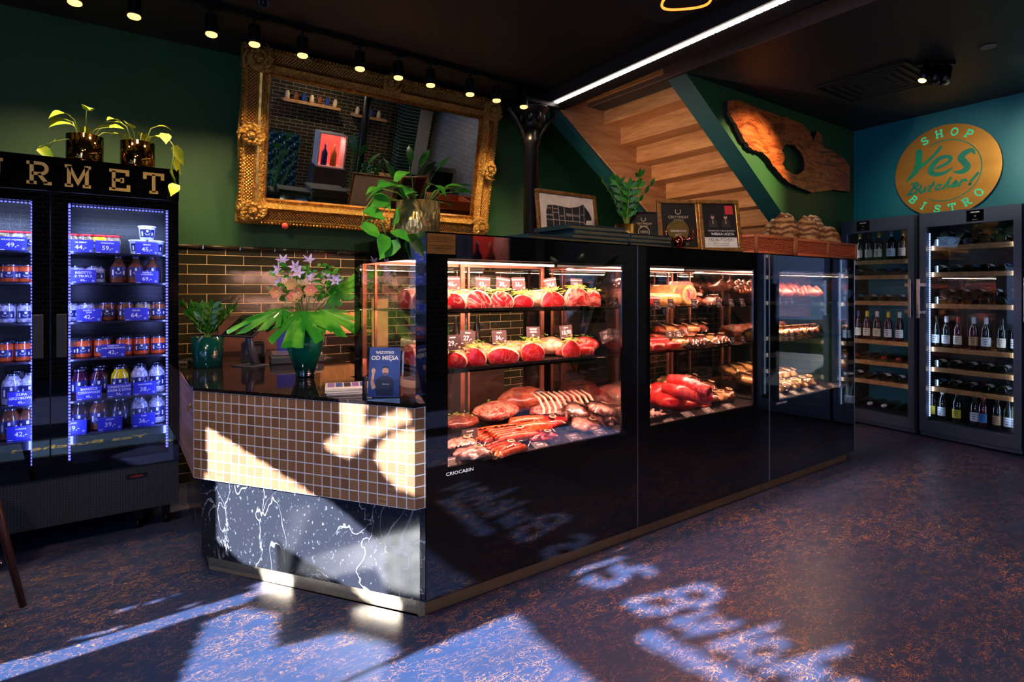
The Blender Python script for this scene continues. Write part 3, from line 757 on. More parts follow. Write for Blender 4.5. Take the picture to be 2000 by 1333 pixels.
def jar(kind, col, lid, label, loc, group, h, r, lidh=.016):
    t = thing({'jar': 'food_jar', 'bottle': 'soup_jar', 'tub': 'food_tub', 'swing': 'soup_jar'}[kind], label, 'tub' if kind == 'tub' else 'jar', loc, random.uniform(-.4, .4), group)
    if kind == 'tub': prof = [(r * .8, 0), (r * .82, .003), (r, h * .9), (r, h * .92)]
    elif kind == 'bottle': prof = [(r * .9, 0), (r, .006), (r, h * .62), (r * .93, h * .74), (r * .62, h * .86), (r * .62, h * .92)]
    elif kind == 'swing': prof = [(r * .9, 0), (r, .006), (r, h * .55), (r * .6, h * .76), (r * .42, h * .82), (r * .42, h * .94)]
    else: prof = [(r * .92, 0), (r, .006), (r, h * .78), (r * .9, h * .86), (r * .88, h * .9)]
    MB().lathe(prof, 20).build('glass_body' if kind != 'tub' else 'tub_body', JC[col], t)
    rl = prof[-1][0] * 1.07; b = MB().lathe([(rl, prof[-1][1]), (rl, h - .003), (rl * .96, h), (.0, h)], 20, cap=False); b.build('lid', LIDC[lid], t)
    l0, l1 = (.22, .60) if kind != 'tub' else (.2, .75)
    b = MB(); n = 9; vs = []; fs = []
    for i in range(n + 1):
        a = -PI / 2 - 1.0 + 2.0 * i / n
        for z in (h * l0, h * l1):
            rr = (r * (.8 + .2 * z / h / .9) if kind == 'tub' else r) + .0012
            vs.append((rr * math.cos(a), rr * math.sin(a), z))
    fs = [(2 * i, 2 * i + 2, 2 * i + 3, 2 * i + 1) for i in range(n)]
    b.add(vs, fs, 0, None, True)
    rr = r + .002
    for k, (u0, u1, v0, v1) in enumerate(((-.12, .12, .62, .9), (-.3, .3, .40, .48), (-.22, .22, .28, .33), (-.75, -.55, .15, .7), (.55, .72, .2, .6))):
        vs = []
        for (u, v) in ((u0, v0), (u1, v0), (u1, v1), (u0, v1)):
            a = -PI / 2 + u; z = h * (l0 + (l1 - l0) * v); r2 = (r * (.8 + .2 * z / h / .9) if kind == 'tub' else r) + .0022
            vs.append((r2 * math.cos(a), r2 * math.sin(a), z))
        b.add(vs, [(0, 1, 2, 3)], 1)
    b.build('label', [LABEL, WHITE], t, rot=(0, 0, -t.rotation_euler.z + YAW * .0))
    return t
rows_r = [
 (0, [('jar', 'mix', 'red', 139), ('jar', 'mix', 'red', 167), ('jar', 'yellow', 'red', 195), ('jar', 'mix', 'red', 220), ('tub', 'blue', 'white', 270), ('tub', 'blue', 'white', 303)], 'top shelf'),
 (1, [('jar', 'white', 'clear', 148), ('jar', 'white', 'clear', 186), ('swing', 'brown', 'clear', 231), ('swing', 'brown', 'clear', 265), ('swing', 'brown', 'clear', 297)], 'second shelf'),
 (2, [('jar', 'white', 'clear', 138), ('jar', 'white', 'clear', 170), ('jar', 'brown', 'clear', 209), ('jar', 'brown', 'clear', 245), ('jar', 'mix', 'clear', 279), ('jar', 'brown', 'clear', 309)], 'third shelf'),
 (3, [('jar', 'brown', 'clear', 135), ('jar', 'orange', 'clear', 163), ('jar', 'orange', 'clear', 200), ('jar', 'orange', 'clear', 243), ('jar', 'orange', 'clear', 276), ('jar', 'orange', 'clear', 309)], 'fourth shelf'),
 (4, [('bottle', 'red', 'clear', 155), ('bottle', 'red', 'clear', 193), ('bottle', 'yellow', 'clear', 234), ('bottle', 'white', 'clear', 272), ('bottle', 'white', 'clear', 306)], 'fifth shelf'),
 (5, [('bottle', 'dark', 'clear', 155), ('bottle', 'brown', 'clear', 193), ('bottle', 'dark', 'clear', 234), ('bottle', 'white', 'clear', 272), ('bottle', 'white', 'clear', 306)], 'bottom shelf')]
rows_l = [
 (0, [('jar', 'mix', 'red', 11), ('jar', 'white', 'red', 39), ('jar', 'mix', 'red', 62)], 'top shelf'),
 (1, [('jar', 'orange', 'clear', 20), ('jar', 'orange', 'clear', 54)], 'second shelf'),
 (2, [('jar', 'white', 'clear', 12), ('jar', 'white', 'clear', 52)], 'third shelf'),
 (3, [('jar', 'orange', 'clear', 8), ('jar', 'orange', 'clear', 46)], 'fourth shelf'),
 (4, [('bottle', 'white', 'clear', 24), ('bottle', 'white', 'clear', 60)], 'fifth shelf'),
 (5, [('bottle', 'brown', 'clear', 20), ('bottle', 'brown', 'clear', 56)], 'bottom shelf')]
CD = {'mix': 'mixed vegetables', 'yellow': 'yellow sauce', 'orange': 'orange sauce', 'white': 'pale filling', 'blue': 'white plastic', 'brown': 'brown broth', 'red': 'dark red beetroot soup', 'dark': 'dark soup'}
JY = FYF + .17
for door, rows in (('right', rows_r), ('left', rows_l)):
    for si, items, sn in rows:
        for k, (kind, colr, lid, x) in enumerate(items):
            h, r = {'jar': (.105, .041), 'tub': (.085, .046), 'swing': (.155, .042), 'bottle': (.165, .045)}[kind]
            if si == 1 and kind == 'jar': h, r = .095, .048
            p = px(x, 600, Y=JY)
            lb = 'jar' if kind != 'tub' else 'tub'
            lab = '%s of %s, %s on the %s, %s fridge door' % (lb, CD[colr], ORD[k], sn, door)
            if lid == 'red': lab = 'red-lidded ' + lab
            jar(kind, colr, lid, lab, (p.x, JY, JZ[si]), 'jars on the %s of the black fridge' % sn, h, r)
            # one more row behind
            if kind != 'tub' and si in (1, 2, 3, 4, 5):
                p2 = (p.x + .012, JY + .13, JZ[si])
                jar(kind, colr, lid, 'rear jar of %s behind the %s, %s, %s fridge door' % (CD[colr], ORD[k], sn, door), p2, 'jars in the back row of the black fridge', h, r)
p = px(287, 470, Y=JY)
jar('tub', 'blue', 'white', 'white plastic tub standing on top of two others in the black fridge', (p.x, JY, JZ[0] + .086), 'jars on the top shelf of the black fridge', .085, .044)
HASH = 0
def card(name, label, group, loc, w, h, lines, matl, rz=0, tilt=0, seal=True, ink=WHITE, lean=0, tilt_z=0):
    """price card: stands in its local xz plane facing -y"""
    t = b = MB(); b.box(-w / 2, w / 2, -.001, .001, 0, h)
    R = Matrix.Translation((0, -.0015, 0)) @ Matrix.Rotation(PI / 2, 4, 'X')
    for k, (s, sz, cy) in enumerate(lines): b.geo(text(s, sz * h, .0004), 1, R @ Matrix.Translation((0, cy * h, 0)))
    if seal:
        b.add([(w * .38 + .08 * h * 1.1 * math.cos(a * PI / 6), -.0016, h * .17 + .08 * h * 1.1 * math.sin(a * PI / 6)) for a in range(12)], [tuple(range(12))], 2)
        b.add([(-w * .45, -.0016, h * .06), (-w * .28, -.0016, h * .06), (-w * .28, -.0016, h * .1), (-w * .45, -.0016, h * .1)], [(0, 1, 2, 3)], 1)
    o = b.build(name, [matl, ink, CARDGOLD if matl is GREYCARD else mat('pale_seal', c(150, 160, 226), .5)])
    o.rotation_mode = 'XYZ'; o.location = loc; o.rotation_euler = (tilt, tilt_z, rz)
    tag(o, label, 'price card', group); return o
TG = [(158, 481, 0, '44,-', 'NA ZIMNO'), (210, 480, 0, '59,-', 'WOŁOWINA'), (287, 485, 0, '45,-', 'SMALEC'), (163, 539, 1, '44,-', 'RISOTTO Z TRUFLĄ'), (287, 541, 1, '69,-', 'ROSÓŁ Z WOŁOWINY'),
      (174, 615, 2, '42,-', 'PULPETY W SOSIE'), (266, 613, 2, '64,-', 'GULASZ'), (221, 684, 3, '42,-', 'PULPETY W SOSIE POMIDOROWYM'), (174, 768, 4, '45,-', 'BARSZCZ CZERWONY'), (233, 765, 4, '34,-', 'ORIENTALNY KREM Z DYNI'), (283, 757, 4, '38,-', 'CHRZANOWA'),
      (144, 856, 5, '39,-', 'ZUPA'), (215, 849, 5, '39,-', 'BULION'), (281, 838, 5, '36,-', 'FLAKI'), (25, 479, 0, '49,-', 'GULASZ WĘGIERSKI'), (42, 777, 4, '45,-', 'ZUPA GRZYBOWA'), (41, 872, 5, '42,-', 'FASOLKA')]
for x, y, si, pr, nm in TG:
    p = px(x, y, Y=FYF + .11); z = JZ[si] - .004
    parts = nm.split(' '); hand = nm in ('RISOTTO Z TRUFLĄ', 'BARSZCZ CZERWONY', 'ORIENTALNY KREM Z DYNI', 'ZUPA GRZYBOWA')
    if hand and len(parts) > 1: lines = [(parts[0], .24, .78), (' '.join(parts[1:]), .24, .52), (pr, .26, .22)]
    elif len(parts) > 2: lines = [(' '.join(parts[:2]), .14, .86), (' '.join(parts[2:]), .14, .70), (pr, .42, .36)]
    else: lines = [(nm, .14, .80), (pr, .46, .42)]
    card('price_card', 'blue price card reading %s %s in the black fridge' % (nm, pr), 'blue price cards in the black fridge', (p.x, FYF + .10, z), .115, .075, lines, BLUECARD, tilt=-.12)

# ------------------------------------------------------------ wine fridges along the right wall
WF0 = Vector((6.322, 2.198)); WFD = Vector((-.118, -.993)).normalized()   # front plane, direction towards the camera side
WN = Vector((WFD.y, -WFD.x))                                              # facing the room (-x)
if WN.x > 0: WN = -WN
def wfm(s, inn=0, z=0):   # s metres along the front from the gap, inn metres behind the front
    p = WF0 + WFD * s - WN * inn; return Vector((p.x, p.y, z))
def along(x, y=None):     # photo column -> distance along the front plane
    a = (x - 1000) / F; dx, dy = FX + a * RX, FY + a * RY
    t_ = (WF0.x * WN.x + WF0.y * WN.y) / (dx * WN.x + dy * WN.y)
    return (Vector((dx * t_, dy * t_)) - WF0).dot(WFD)
RZW = math.atan2(WFD.y, WFD.x)   # local +x runs along the front (towards the camera side), local +y ... faces inwards or outwards
Mw = Matrix(((WFD.x, -WN.x, 0, WF0.x), (WFD.y, -WN.y, 0, WF0.y), (0, 0, 1, 0), (0, 0, 0, 1)))   # local: x along, y into the fridge, z up
Rw = math.atan2(Mw[1][0], Mw[0][0])
WFS = []
def wine_fridge(label, s0, s1, shelves, hinge_left):
    t = thing('wine_fridge', label, 'wine fridge', (WF0.x, WF0.y, 0), Rw, 'wine fridges by the right wall')
    W0, W1 = s0, s1; H = 2.12
    b = MB(); b.box(W0, W0 + .03, .06, .5, .03, H); b.box(W1 - .03, W1, .06, .5, .03, H); b.box(W0, W1, .48, .5, .03, H); b.box(W0, W1, .06, .5, H - .05, H); b.box(W0, W1, .06, .5, .03, .16)
    b.build('body', mat('wine_fridge_interior', (.012, .012, .014, 1), .5), t)
    f = .055; b = MB(); b.box(W0 + .0, W0 + f, 0, .055, .06, H); b.box(W1 - f, W1, 0, .055, .06, H); b.box(W0 + f, W1 - f, 0, .055, H - .13, H); b.box(W0 + f, W1 - f, 0, .055, .06, .16); b.box(W0, W1, .02, .06, .02, .055)
    d_ = b.build('door', GRAPHITE, t)
    b = MB(); b.box(W0 + f, W1 - f, .01, .016, .16, H - .13); b.build('door_pane', pane_mat('wine_glass%d' % len(WFS), (.9, .93, .97, 1), 1.5), d_)
    hx = W0 + .035 if hinge_left else W1 - .035
    hx2 = hx - .02 if hinge_left else hx + .02
    b = MB(); b.box(hx2 - .014, hx2 + .014, -.06, -.045, 1.13, 1.50); b.box(hx - .03, hx + .03, -.045, 0, 1.17, 1.20); b.box(hx - .03, hx + .03, -.045, 0, 1.43, 1.46); b.build('door_handle', STEEL, d_, bevel=.003)
    xm = W0 + (.16 if not hinge_left else .38); b = MB(); b.box(xm, xm + .13, -.003, 0, H - .115, H - .015); b.build('display', BLACKGLASS, t)
    b = MB(); R = lambda x, z: Matrix.Translation((x, -.0035, z)) @ Matrix.Rotation(PI / 2, 4, 'X')
    b.geo(text('LIEBHERR', .016, .0003), 0, R(xm + .065, H - .035)); b.geo(text('15', .02), 0, R(xm + .065, H - .07)); b.geo(text('GrandCru', .009), 0, R(xm + .065, H - .1)); b.build('display_text', WHITE, t)
    for z in shelves:
        b = MB(); b.box(W0 + f, W1 - f, .075, .10, z - .03, z + .012); b.build('shelf_front', OAK, t)
        b = MB(); b.box(W0 + .04, W1 - .04, .10, .47, z - .018, z - .002); b.build('shelf', OAK, t)
    b = MB(); xx = W0 + f + .004 if hinge_left else W1 - f - .004
    n = 95
    for k in range(n):
        z = .20 + k * 1.74 / n; b.box(W0 + f + .0, W0 + f + .006, .062, .07, z, z + .011)
        if hinge_left: b.box(W1 - f - .006, W1 - f, .062, .07, z, z + .011)
    if hinge_left:
        o = b.build('light_strip', LEDI, t); o['label'] = 'cold white glowing light strip'
    s_ = (s0 + s1) / 2
    for sx in ((W0 + f + .02, 1), (W1 - f - .02, -1)):
        p = Mw @ Vector((sx[0], .07, 1.1)); dr = Mw.to_3x3() @ Vector((sx[1], .9, 0))
        area('wine_light', p, (.012, 1.7), 1.6 if hinge_left else .5, (.62, .78, 1), dr)
    WFS.append(t); return t
SL1 = [1.655, 1.53, 1.285, .895, .68, .475]
sR0, sR1 = .03, .80
wine_fridge('right wine fridge with cold light strip, reaching the edge of view', sR0, .80, [1.80, 1.55, 1.255, .845, .655, .47], True)
sL0, sL1 = -.72, -.015
wine_fridge('left wine fridge partly hidden behind the far display case', sL0, sL1, [1.69, 1.535, 1.27, .87, .655, .455], False)
wine_fridge('third wine fridge beyond the right edge of view, mirrored in the far case', .83, 1.6, [1.80, 1.55, 1.255, .845, .655, .47], True)
# bottles
GLASSD = mat('dark_bottle_glass', c(16, 22, 18), .06, coat=1); GLASSR = mat('red_wine_bottle', c(60, 12, 22), .08, coat=1); GLASSC = mat('pale_bottle_glass', c(110, 124, 100), .1, coat=1)
LABS = [mat('cream_wine_label', c(226, 214, 190), .6), mat('white_wine_label', c(220, 224, 232), .6), mat('yellow_wine_label', c(220, 196, 50), .6), mat('blue_wine_label', c(60, 130, 190), .6), mat('ochre_wine_label', c(190, 150, 104), .6)]
FOIL = {'gold': mat('gold_foil', c(214, 184, 90), .3, .7), 'white': mat('white_foil', c(214, 216, 222), .4), 'navy': mat('navy_foil', c(40, 52, 120), .3), 'black': mat('black_foil', c(14, 14, 16), .3), 'yellow': mat('yellow_foil', c(226, 190, 50), .35), 'red': mat('red_foil', c(170, 40, 34), .4), 'silver': mat('silver_foil', c(150, 170, 200), .3, .6)}
INK = mat('label_ink', c(40, 40, 60), .6)
def bottle(label, foil, lab, glass, group, fat=1.0, lines=2):
    t = thing('wine_bottle', label, 'bottle', (0, 0, 0), 0, group)
    r = .038 * fat; MB().lathe([(r * .9, 0), (r, .006), (r, .175), (r * .9, .20), (r * .45, .235), (.0145, .25), (.0145, .30)], 16).build('glass_body', glass, t)
    MB().lathe([(.0155, .243), (.0165, .25), (.0165, .298), (.012, .303), (0, .304)], 12, cap=False).build('capsule', FOIL[foil], t)
    b = MB(); vs = []; n = 8
    for i in range(n + 1):
        a = -PI / 2 - 1.15 + 2.3 * i / n
        for z in (.045, .125): vs.append(((r + .001) * math.cos(a), (r + .001) * math.sin(a), z))
    b.add(vs, [(2 * i, 2 * i + 2, 2 * i + 3, 2 * i + 1) for i in range(n)], 0, None, True)
    for k in range(lines + 1):
        z = .105 - k * .02; u = .5 - .12 * k
        b.add([((r + .002) * math.cos(-PI / 2 + q), (r + .002) * math.sin(-PI / 2 + q), zz) for q, zz in ((-u, z), (0, z), (u, z), (u, z + .006), (0, z + .006), (-u, z + .006))], [(0, 1, 4, 5), (1, 2, 3, 4)], 1)
    b.build('label', [LABS[lab], INK], t); return t
def wplace(o, s, inn, z, lying=False):
    p = Mw @ Vector((s, inn, z)); o.location = p
    if lying: o.rotation_euler = (PI / 2 * (1 if lying == 1 else -1), 0, Rw)
    else: o.rotation_euler = (0, 0, Rw + random.uniform(-.3, .3))
    if lying == 1: # foot to the front
        o.rotation_euler = (-PI / 2, 0, Rw)
    return o
FD = {'gold': 'gold-foiled', 'white': 'white-capped', 'navy': 'navy-capped', 'black': 'black-capped', 'yellow': 'yellow-capped', 'red': 'red-capped', 'silver': 'silver-blue-foiled'}
LD = ['cream label', 'white label', 'yellow label', 'blue label', 'ochre label']
def stand(row, z, items, fr, rown, inn=.16):
    for k, (x, foil, lab, gl) in enumerate(items):
        lbl = 'upright %s bottle with %s, %s in the %s, %s wine fridge' % (FD[foil], LD[lab], ORD[k], rown, fr)
        o = bottle(lbl, foil, lab, gl, 'bottles in the %s of the %s wine fridge' % (rown, fr), 1.15 if row == 0 else 1.0)
        s_ = along(x) * 1.0
        # shift for standing behind the front plane
        a = (x - 1000) / F; dx_, dy_ = FX + a * RX, FY + a * RY
        o0 = WF0 - WN * inn; t_ = (o0.x * WN.x + o0.y * WN.y) / (dx_ * WN.x + dy_ * WN.y)
        s_ = (Vector((dx_ * t_, dy_ * t_)) - WF0).dot(WFD)
        wplace(o, s_, inn, z)
Dk = GLASSD
stand(0, 1.692, [(1680, 'gold', 0, Dk), (1699, 'black', 0, Dk), (1717, 'gold', 0, Dk), (1741, 'silver', 1, Dk), (1764, 'gold', 0, Dk)], 'left', 'top row')
stand(1, .872, [(1677, 'navy', 0, GLASSR), (1694, 'yellow', 0, GLASSR), (1713, 'white', 0, GLASSR), (1735, 'yellow', 1, GLASSR), (1757, 'white', 1, GLASSR)], 'left', 'middle row')
stand(1, .848, [(1829, 'black', 1, Dk), (1849, 'white', 1, Dk), (1872, 'red', 0, GLASSR), (1902, 'white', 4, GLASSR), (1926, 'white', 1, Dk), (1958, 'black', 0, Dk), (1985, 'black', 1, Dk)], 'right', 'middle row')
stand(1, .165, [(1821, 'black', 2, Dk), (1841, 'white', 1, Dk), (1870, 'black', 2, Dk), (1905, 'black', 1, Dk), (1921, 'red', 3, GLASSR), (1949, 'black', 4, Dk), (1971, 'black', 1, Dk), (1984, 'black', 1, GLASSC)], 'right', 'bottom row')
for (zz, fr, s0, s1, n, nm, lay) in ((1.538, 'left', -.66, -.1, 5, 'second row', 1), (1.272, 'left', -.66, -.1, 5, 'third row', 1), (.658, 'left', -.66, -.1, 5, 'fifth row', 2), (.458, 'left', -.66, -.1, 5, 'sixth row', 1), (.165, 'left', -.66, -.1, 5, 'bottom row', 2),
                                 (1.803, 'right', .12, .74, 6, 'top row', 1), (1.553, 'right', .12, .74, 6, 'second row', 1), (1.258, 'right', .12, .74, 6, 'third row', 1), (.658, 'right', .12, .74, 6, 'fifth row', 1), (.473, 'right', .12, .74, 6, 'sixth row', 1)):
    for k in range(n):
        for lv in range(2 if (nm in ('top row', 'third row') and fr == 'right') else 1):
            if lv and k > n - 2: continue
            s_ = s0 + (s1 - s0) * (k + .5 * lv) / (n - 1)
            lbl = 'dark bottle lying %s first, %s in the %s%s, %s wine fridge' % ('base' if lay == 1 else 'neck', ORD[k], nm, ' upper layer' if lv else '', fr)
            o = bottle(lbl, random.choice(['black', 'white', 'red']), random.choice([0, 1, 1, 3]), Dk, 'lying bottles in the %s of the %s wine fridge' % (nm, fr))
            p = Mw @ Vector((s_, .12 if lay == 1 else .44, zz + .04 + lv * .068)); o.location = p
            o.rotation_euler = (-PI / 2 if lay == 1 else PI / 2, 0, Rw)
# ------------------------------------------------------------ plants
def leaf(b, base, dirv, up, L, W, kind='heart', droop=.35, mi=0, fold=.12):
    """leaf blade starting at base, heading dirv, surface normal near up"""
    d = Vector(dirv).normalized(); u = Vector(up); s = d.cross(u)
    if s.length < .05: s = d.cross(Vector((1, 0, 0)))
    s.normalize(); u = s.cross(d).normalized()
    n = 7
    if kind == 'heart': prof = [0, .62, .95, 1.0, .84, .56, .26, 0]
    elif kind == 'lance': prof = [0, .5, .85, 1.0, .92, .7, .38, 0]
    else: prof = [0, .75, .98, 1, .95, .8, .45, 0]
    vs = []; 
    for i in range(n + 1):
        tt = i / n; p = Vector(base) + d * L * tt * (1 - .15 * droop * tt) - Vector((0, 0, 1)) * droop * L * tt * tt * .8
        if kind == 'heart' and i == 0: off = -.0
        w_ = prof[i] * W / 2; z = u * (w_ * fold * 1.5)
        back = d * (-.12 * L if (kind == 'heart' and i == 1) else 0)
        vs += [p + s * w_ + z + back, p, p - s * w_ + z + back]
    fs = []
    for i in range(n):
        o = i * 3; fs += [(o, o + 1, o + 4, o + 3), (o + 1, o + 2, o + 5, o + 4)]
    b.add(vs, fs, mi, None, True)
def rnd(a, b_): return random.uniform(a, b_)
def pothos(t, n, H, R, Lf, lm, z0, seed, trail=None):
    random.seed(seed); b = MB(); st = MB()
    for k in range(n):
        a = 2 * PI * k / n + rnd(-.4, .4); rr = rnd(.3, 1) * R; hh = rnd(.35, 1) * H * (1.25 - .5 * rr / R)
        p0 = Vector((math.cos(a) * .03, math.sin(a) * .03, z0)); p2 = Vector((math.cos(a) * rr, math.sin(a) * rr, z0 + hh)); p1 = (p0 + p2) / 2 + Vector((0, 0, hh * .35))
        st.tube([p0, p1, p2], .0028, 5)
        leaf(b, p2, (math.cos(a) , math.sin(a), rnd(-.1, .5)), (rnd(-.3, .3), rnd(-.6, -.1), 1), Lf * rnd(.7, 1.15), Lf * rnd(.5, .68), 'heart', rnd(.2, .8))
    if trail:
        for pts in trail:
            st.tube(pts, .003, 5)
            for i, p in enumerate(pts[1:]):
                a = rnd(0, 6.28); leaf(b, p, (math.cos(a) * .6, math.sin(a) * .6 - .2, rnd(-.8, .1)), (0, -1, .5), Lf * rnd(.7, 1), Lf * .55, 'heart', .3)
    st.build('stems', STEM, t); b.build('leaves', lm, t)
def zz(t, n, H, z0, seed, spread=.5, lm=None, L=.06):
    random.seed(seed); b = MB(); st = MB()
    for k in range(n):
        a = 2 * PI * k / n + rnd(-.3, .3); hh = H * rnd(.7, 1); sp = spread * hh * rnd(.4, 1)
        pts = [Vector((math.cos(a) * sp * (q / 6) ** 1.5, math.sin(a) * sp * (q / 6) ** 1.5, z0 + hh * q / 6)) for q in range(7)]
        st.tube(pts, [.006, .006, .005, .005, .004, .003, .002], 6)
        for q in range(2, 7):
            for sgn in (-1, 1):
                d = Vector((-math.sin(a) * sgn + math.cos(a) * .3, math.cos(a) * sgn + math.sin(a) * .3, .9))
                leaf(b, pts[q], d, (math.cos(a), math.sin(a), .4), L * rnd(.8, 1.15), L * .42, 'lance', .1)
        leaf(b, pts[6], (math.cos(a) * .3, math.sin(a) * .3, 1), (math.cos(a), math.sin(a), 0), L, L * .4, 'lance', .1)
    st.build('stems', STEM, t); b.build('leaves', lm or LEAFD, t)
def pot(t, r, h, m, taper=1.0, name='pot'):
    MB().lathe([(r * taper * .96, 0), (r * taper, .004), (r, h), (r - .005, h), (r - .007, h - .03), (0, h - .03)], 32, cap=False).build(name, m, t)
    MB().lathe([(r - .008, h - .022), (0, h - .018)], 20, cap=False).build('soil', SOIL, t)
MIRRORGOLD = mat('mirror_gold_pot', c(190, 140, 80), .06, 1)
hm = D.materials.new('hammered_gold'); q = NT(hm); vo = q.n('TexVoronoi', Vector=q.coord('Object', (1, 1, .55)), Scale=60.0).outputs[0]
q.bsdf(Base__Color=q.mix(vo, c(200, 160, 96), c(214, 186, 120)), Metallic=.75, Roughness=.28, Normal=q.bump(vo, .9, .006)); HAMMER = hm
for (x, nm, sd_, tr) in ((166, 'golden pot of pothos with wide low leaves, left on the black fridge', 3, None), (269, 'golden pot of pothos trailing over the corner of the black fridge', 11, 1)):
    p = px(x, 320, Y=FYF + .16); t = thing('potted_pothos', nm, 'potted plant', (p.x, FYF + .16, 2.107), 0, 'golden pots on the fridge')
    pot(t, .088, .165, MIRRORGOLD)
    trail = [[(.05, -.05, .15), (.13, -.10, .22), (.17, -.16, .14), (.165, -.19, .05), (.15, -.20, -.02), (.18, -.20, -.09)]] if tr else [[(-.03, -.03, .15), (-.13, -.08, .10), (-.20, -.1, .05)]]
    pothos(t, 8 if not tr else 7, .16, .17 if not tr else .15, .115, LEAFY, .145, sd_, trail)
# hammered pot on the near case corner
t = thing('potted_pothos', 'hammered gold pot with green pothos hanging over the near case corner', 'potted plant', (1.235, 2.50, CTOP))
pot(t, .105, .175, HAMMER)
pothos(t, 17, .15, .21, .125, mat('pothos_green', c(40, 140, 44), .35, 0, c(96, 184, 50), 12), .15, 5, [[(-.06, -.02, .17), (-.16, -.02, .17), (-.21, -.04, .08), (-.19, -.06, -.0)], [(-.05, -.05, .17), (-.13, -.07, .12), (-.17, -.09, .02), (-.14, -.1, -.035)], [(-.05, .02, .17), (-.2, .03, .2), (-.26, .02, .12), (-.28, 0, .05)]])
# zz plant in brass pot on the middle of the cases
t = thing('potted_zz_plant', 'small brass pot of zz plant between the menus and the certificates', 'potted plant', (2.63, 2.46, CTOP), 0)
pot(t, .07, .155, BRASS, .9); zz(t, 9, .34, .12, 8, .55, None, .075)

# ------------------------------------------------------------ gilded mirror leaning forward
MT = thing('gilded_mirror', 'huge ornate gold-framed mirror leaning out from the green wall', 'mirror', (1.90, 4.66, 1.90)); MT.rotation_euler = (math.radians(11.2), 0, 0)
# local: x along wall, z up the mirror, -y to the room
MW, MH = 2.2, 1.285; FW = .205
gm = D.materials.new('gilded_ornament'); q = NT(gm); v_ = q.coord('Object')
vo = q.n('TexVoronoi', Vector=v_, Scale=58.0); n2 = q.noise(v_, 60, 4, .6, 1.5)
q.bsdf(Base__Color=q.mix(q.math('MULTIPLY', n2, 1.0), c(110, 60, 20), c(255, 206, 110)), Metallic=.75, Roughness=.32, Normal=q.bump(q.math('ADD', vo.outputs[0], n2), 1.0, .012)); GILT = gm
gm = D.materials.new('gilded_lattice'); q = NT(gm); v_ = q.coord('Object', rot=(0, PI / 4, 0))
sp_ = q.n('SeparateXYZ', i0=v_)
wv = lambda o: q.math('ABSOLUTE', q.math('SINE', q.math('MULTIPLY', o, 190.0)))
h_ = q.math('MULTIPLY', wv(sp_.outputs[0]), wv(sp_.outputs[2]))
q.bsdf(Base__Color=q.mix(h_, c(96, 48, 14), c(255, 196, 104)), Metallic=.75, Roughness=.3, Normal=q.bump(h_, 1.0, .006)); LATT = gm
gm = mat('gilded_smooth', c(206, 148, 66), .28, .9, c(150, 96, 38), 30)
prof = [(0, 0, 0), (.012, -.05, 0), (.03, -.062, 0), (.045, -.045, 1), (.105, -.060, 1), (.115, -.085, 0), (.13, -.09, 0), (.165, -.055, 0), (.175, -.05, 2), (.19, -.058, 2), (.205, -.03, 2)]
def ringf(b, i0, i1, mi, wave=0):
    vs = []; fs = []; N = 24
    corners = [(-MW / 2, 0), (MW / 2, 0), (MW / 2, MH), (-MW / 2, MH)]
    for i in (i0, i1):
        d, y, _ = prof[i]
        pts = []
        for k in range(4):
            (xa, za), (xb, zb) = corners[k], corners[(k + 1) % 4]
            for s in range(N):
                f = s / N; x = xa + (xb - xa) * f; z = za + (zb - za) * f
                x = x * (1 - 2 * d / MW); z = MH / 2 + (z - MH / 2) * (1 - 2 * d / MH)
                if i <= 2:   # gently scalloped outer outline
                    q_ = .014 * (math.cos(4 * PI * f) * .5 + .5) * (1 - i * .3)
                    cxx, czz = (xb - xa), (zb - za); nn = Vector((czz, -cxx)).normalized()
                    x += nn.x * (q_ - .010); z += nn.y * (q_ - .010)
                pts.append((x, y, z))
        vs += pts
    n = 4 * N
    for k in range(n): fs.append((k, (k + 1) % n, n + (k + 1) % n, n + k))
    b.add(vs, fs, mi, None, False)
b = MB()
for i in range(len(prof) - 1): ringf(b, i, i + 1, [0, 0, 0, 1, 0, 2, 0, 0, 2, 2][i])
b.box(-MW / 2 + .02, MW / 2 - .02, -.01, .02, .02, MH - .02, 2)
b.build('frame', [GILT, LATT, gm], MT)
b = MB()
def beads(b, inset_, y, step, r):
    w2, h0, h1 = MW / 2 - inset_, inset_, MH - inset_
    for sx in (-1, 1):
        n = int((h1 - h0) / step)
        for k in range(n + 1): b.ell((sx * w2, y, h0 + (h1 - h0) * k / n), (r, r, r * 1.15), 6, 4)
    n = int(2 * w2 / step)
    for zz_ in (h0, h1):
        for k in range(1, n): b.ell((-w2 + 2 * w2 * k / n, y, zz_), (r * 1.15, r, r), 6, 4)
beads(b, .014, -.052, .026, .011); beads(b, .178, -.056, .02, .006)
o = b.build('bead_moulding', gm, MT); o['kind'] = 'stuff'
def shell(cx, cz, r, seed):
    random.seed(seed); b = MB()
    for k in range(11):
        a = 2 * PI * k / 11; b.ell((cx + math.cos(a) * r * .62, -.095, cz + math.sin(a) * r * .62), (r * .22, .022, r * .22), 8, 6)
    b.ell((cx, -.10, cz), (r * .4, .03, r * .4), 12, 8); b.ell((cx, -.118, cz), (r * .16, .02, r * .16), 8, 6)
    for k in range(16):
        a = rnd(0, 6.28); d = rnd(.8, 1.5) * r; x = cx + math.cos(a) * d; z = cz + math.sin(a) * d
        if abs(x) > MW / 2 + .015 or z < -.01 or z > MH + .02: continue
        b.tube([(cx + math.cos(a + s * .5) * d * (.6 + .12 * s), -.085 - .01 * math.sin(s), cz + math.sin(a + s * .5) * d * (.6 + .12 * s)) for s in range(4)], [.012, .014, .010, .004], 6)
    return b.build('rosette', GILT, MT)
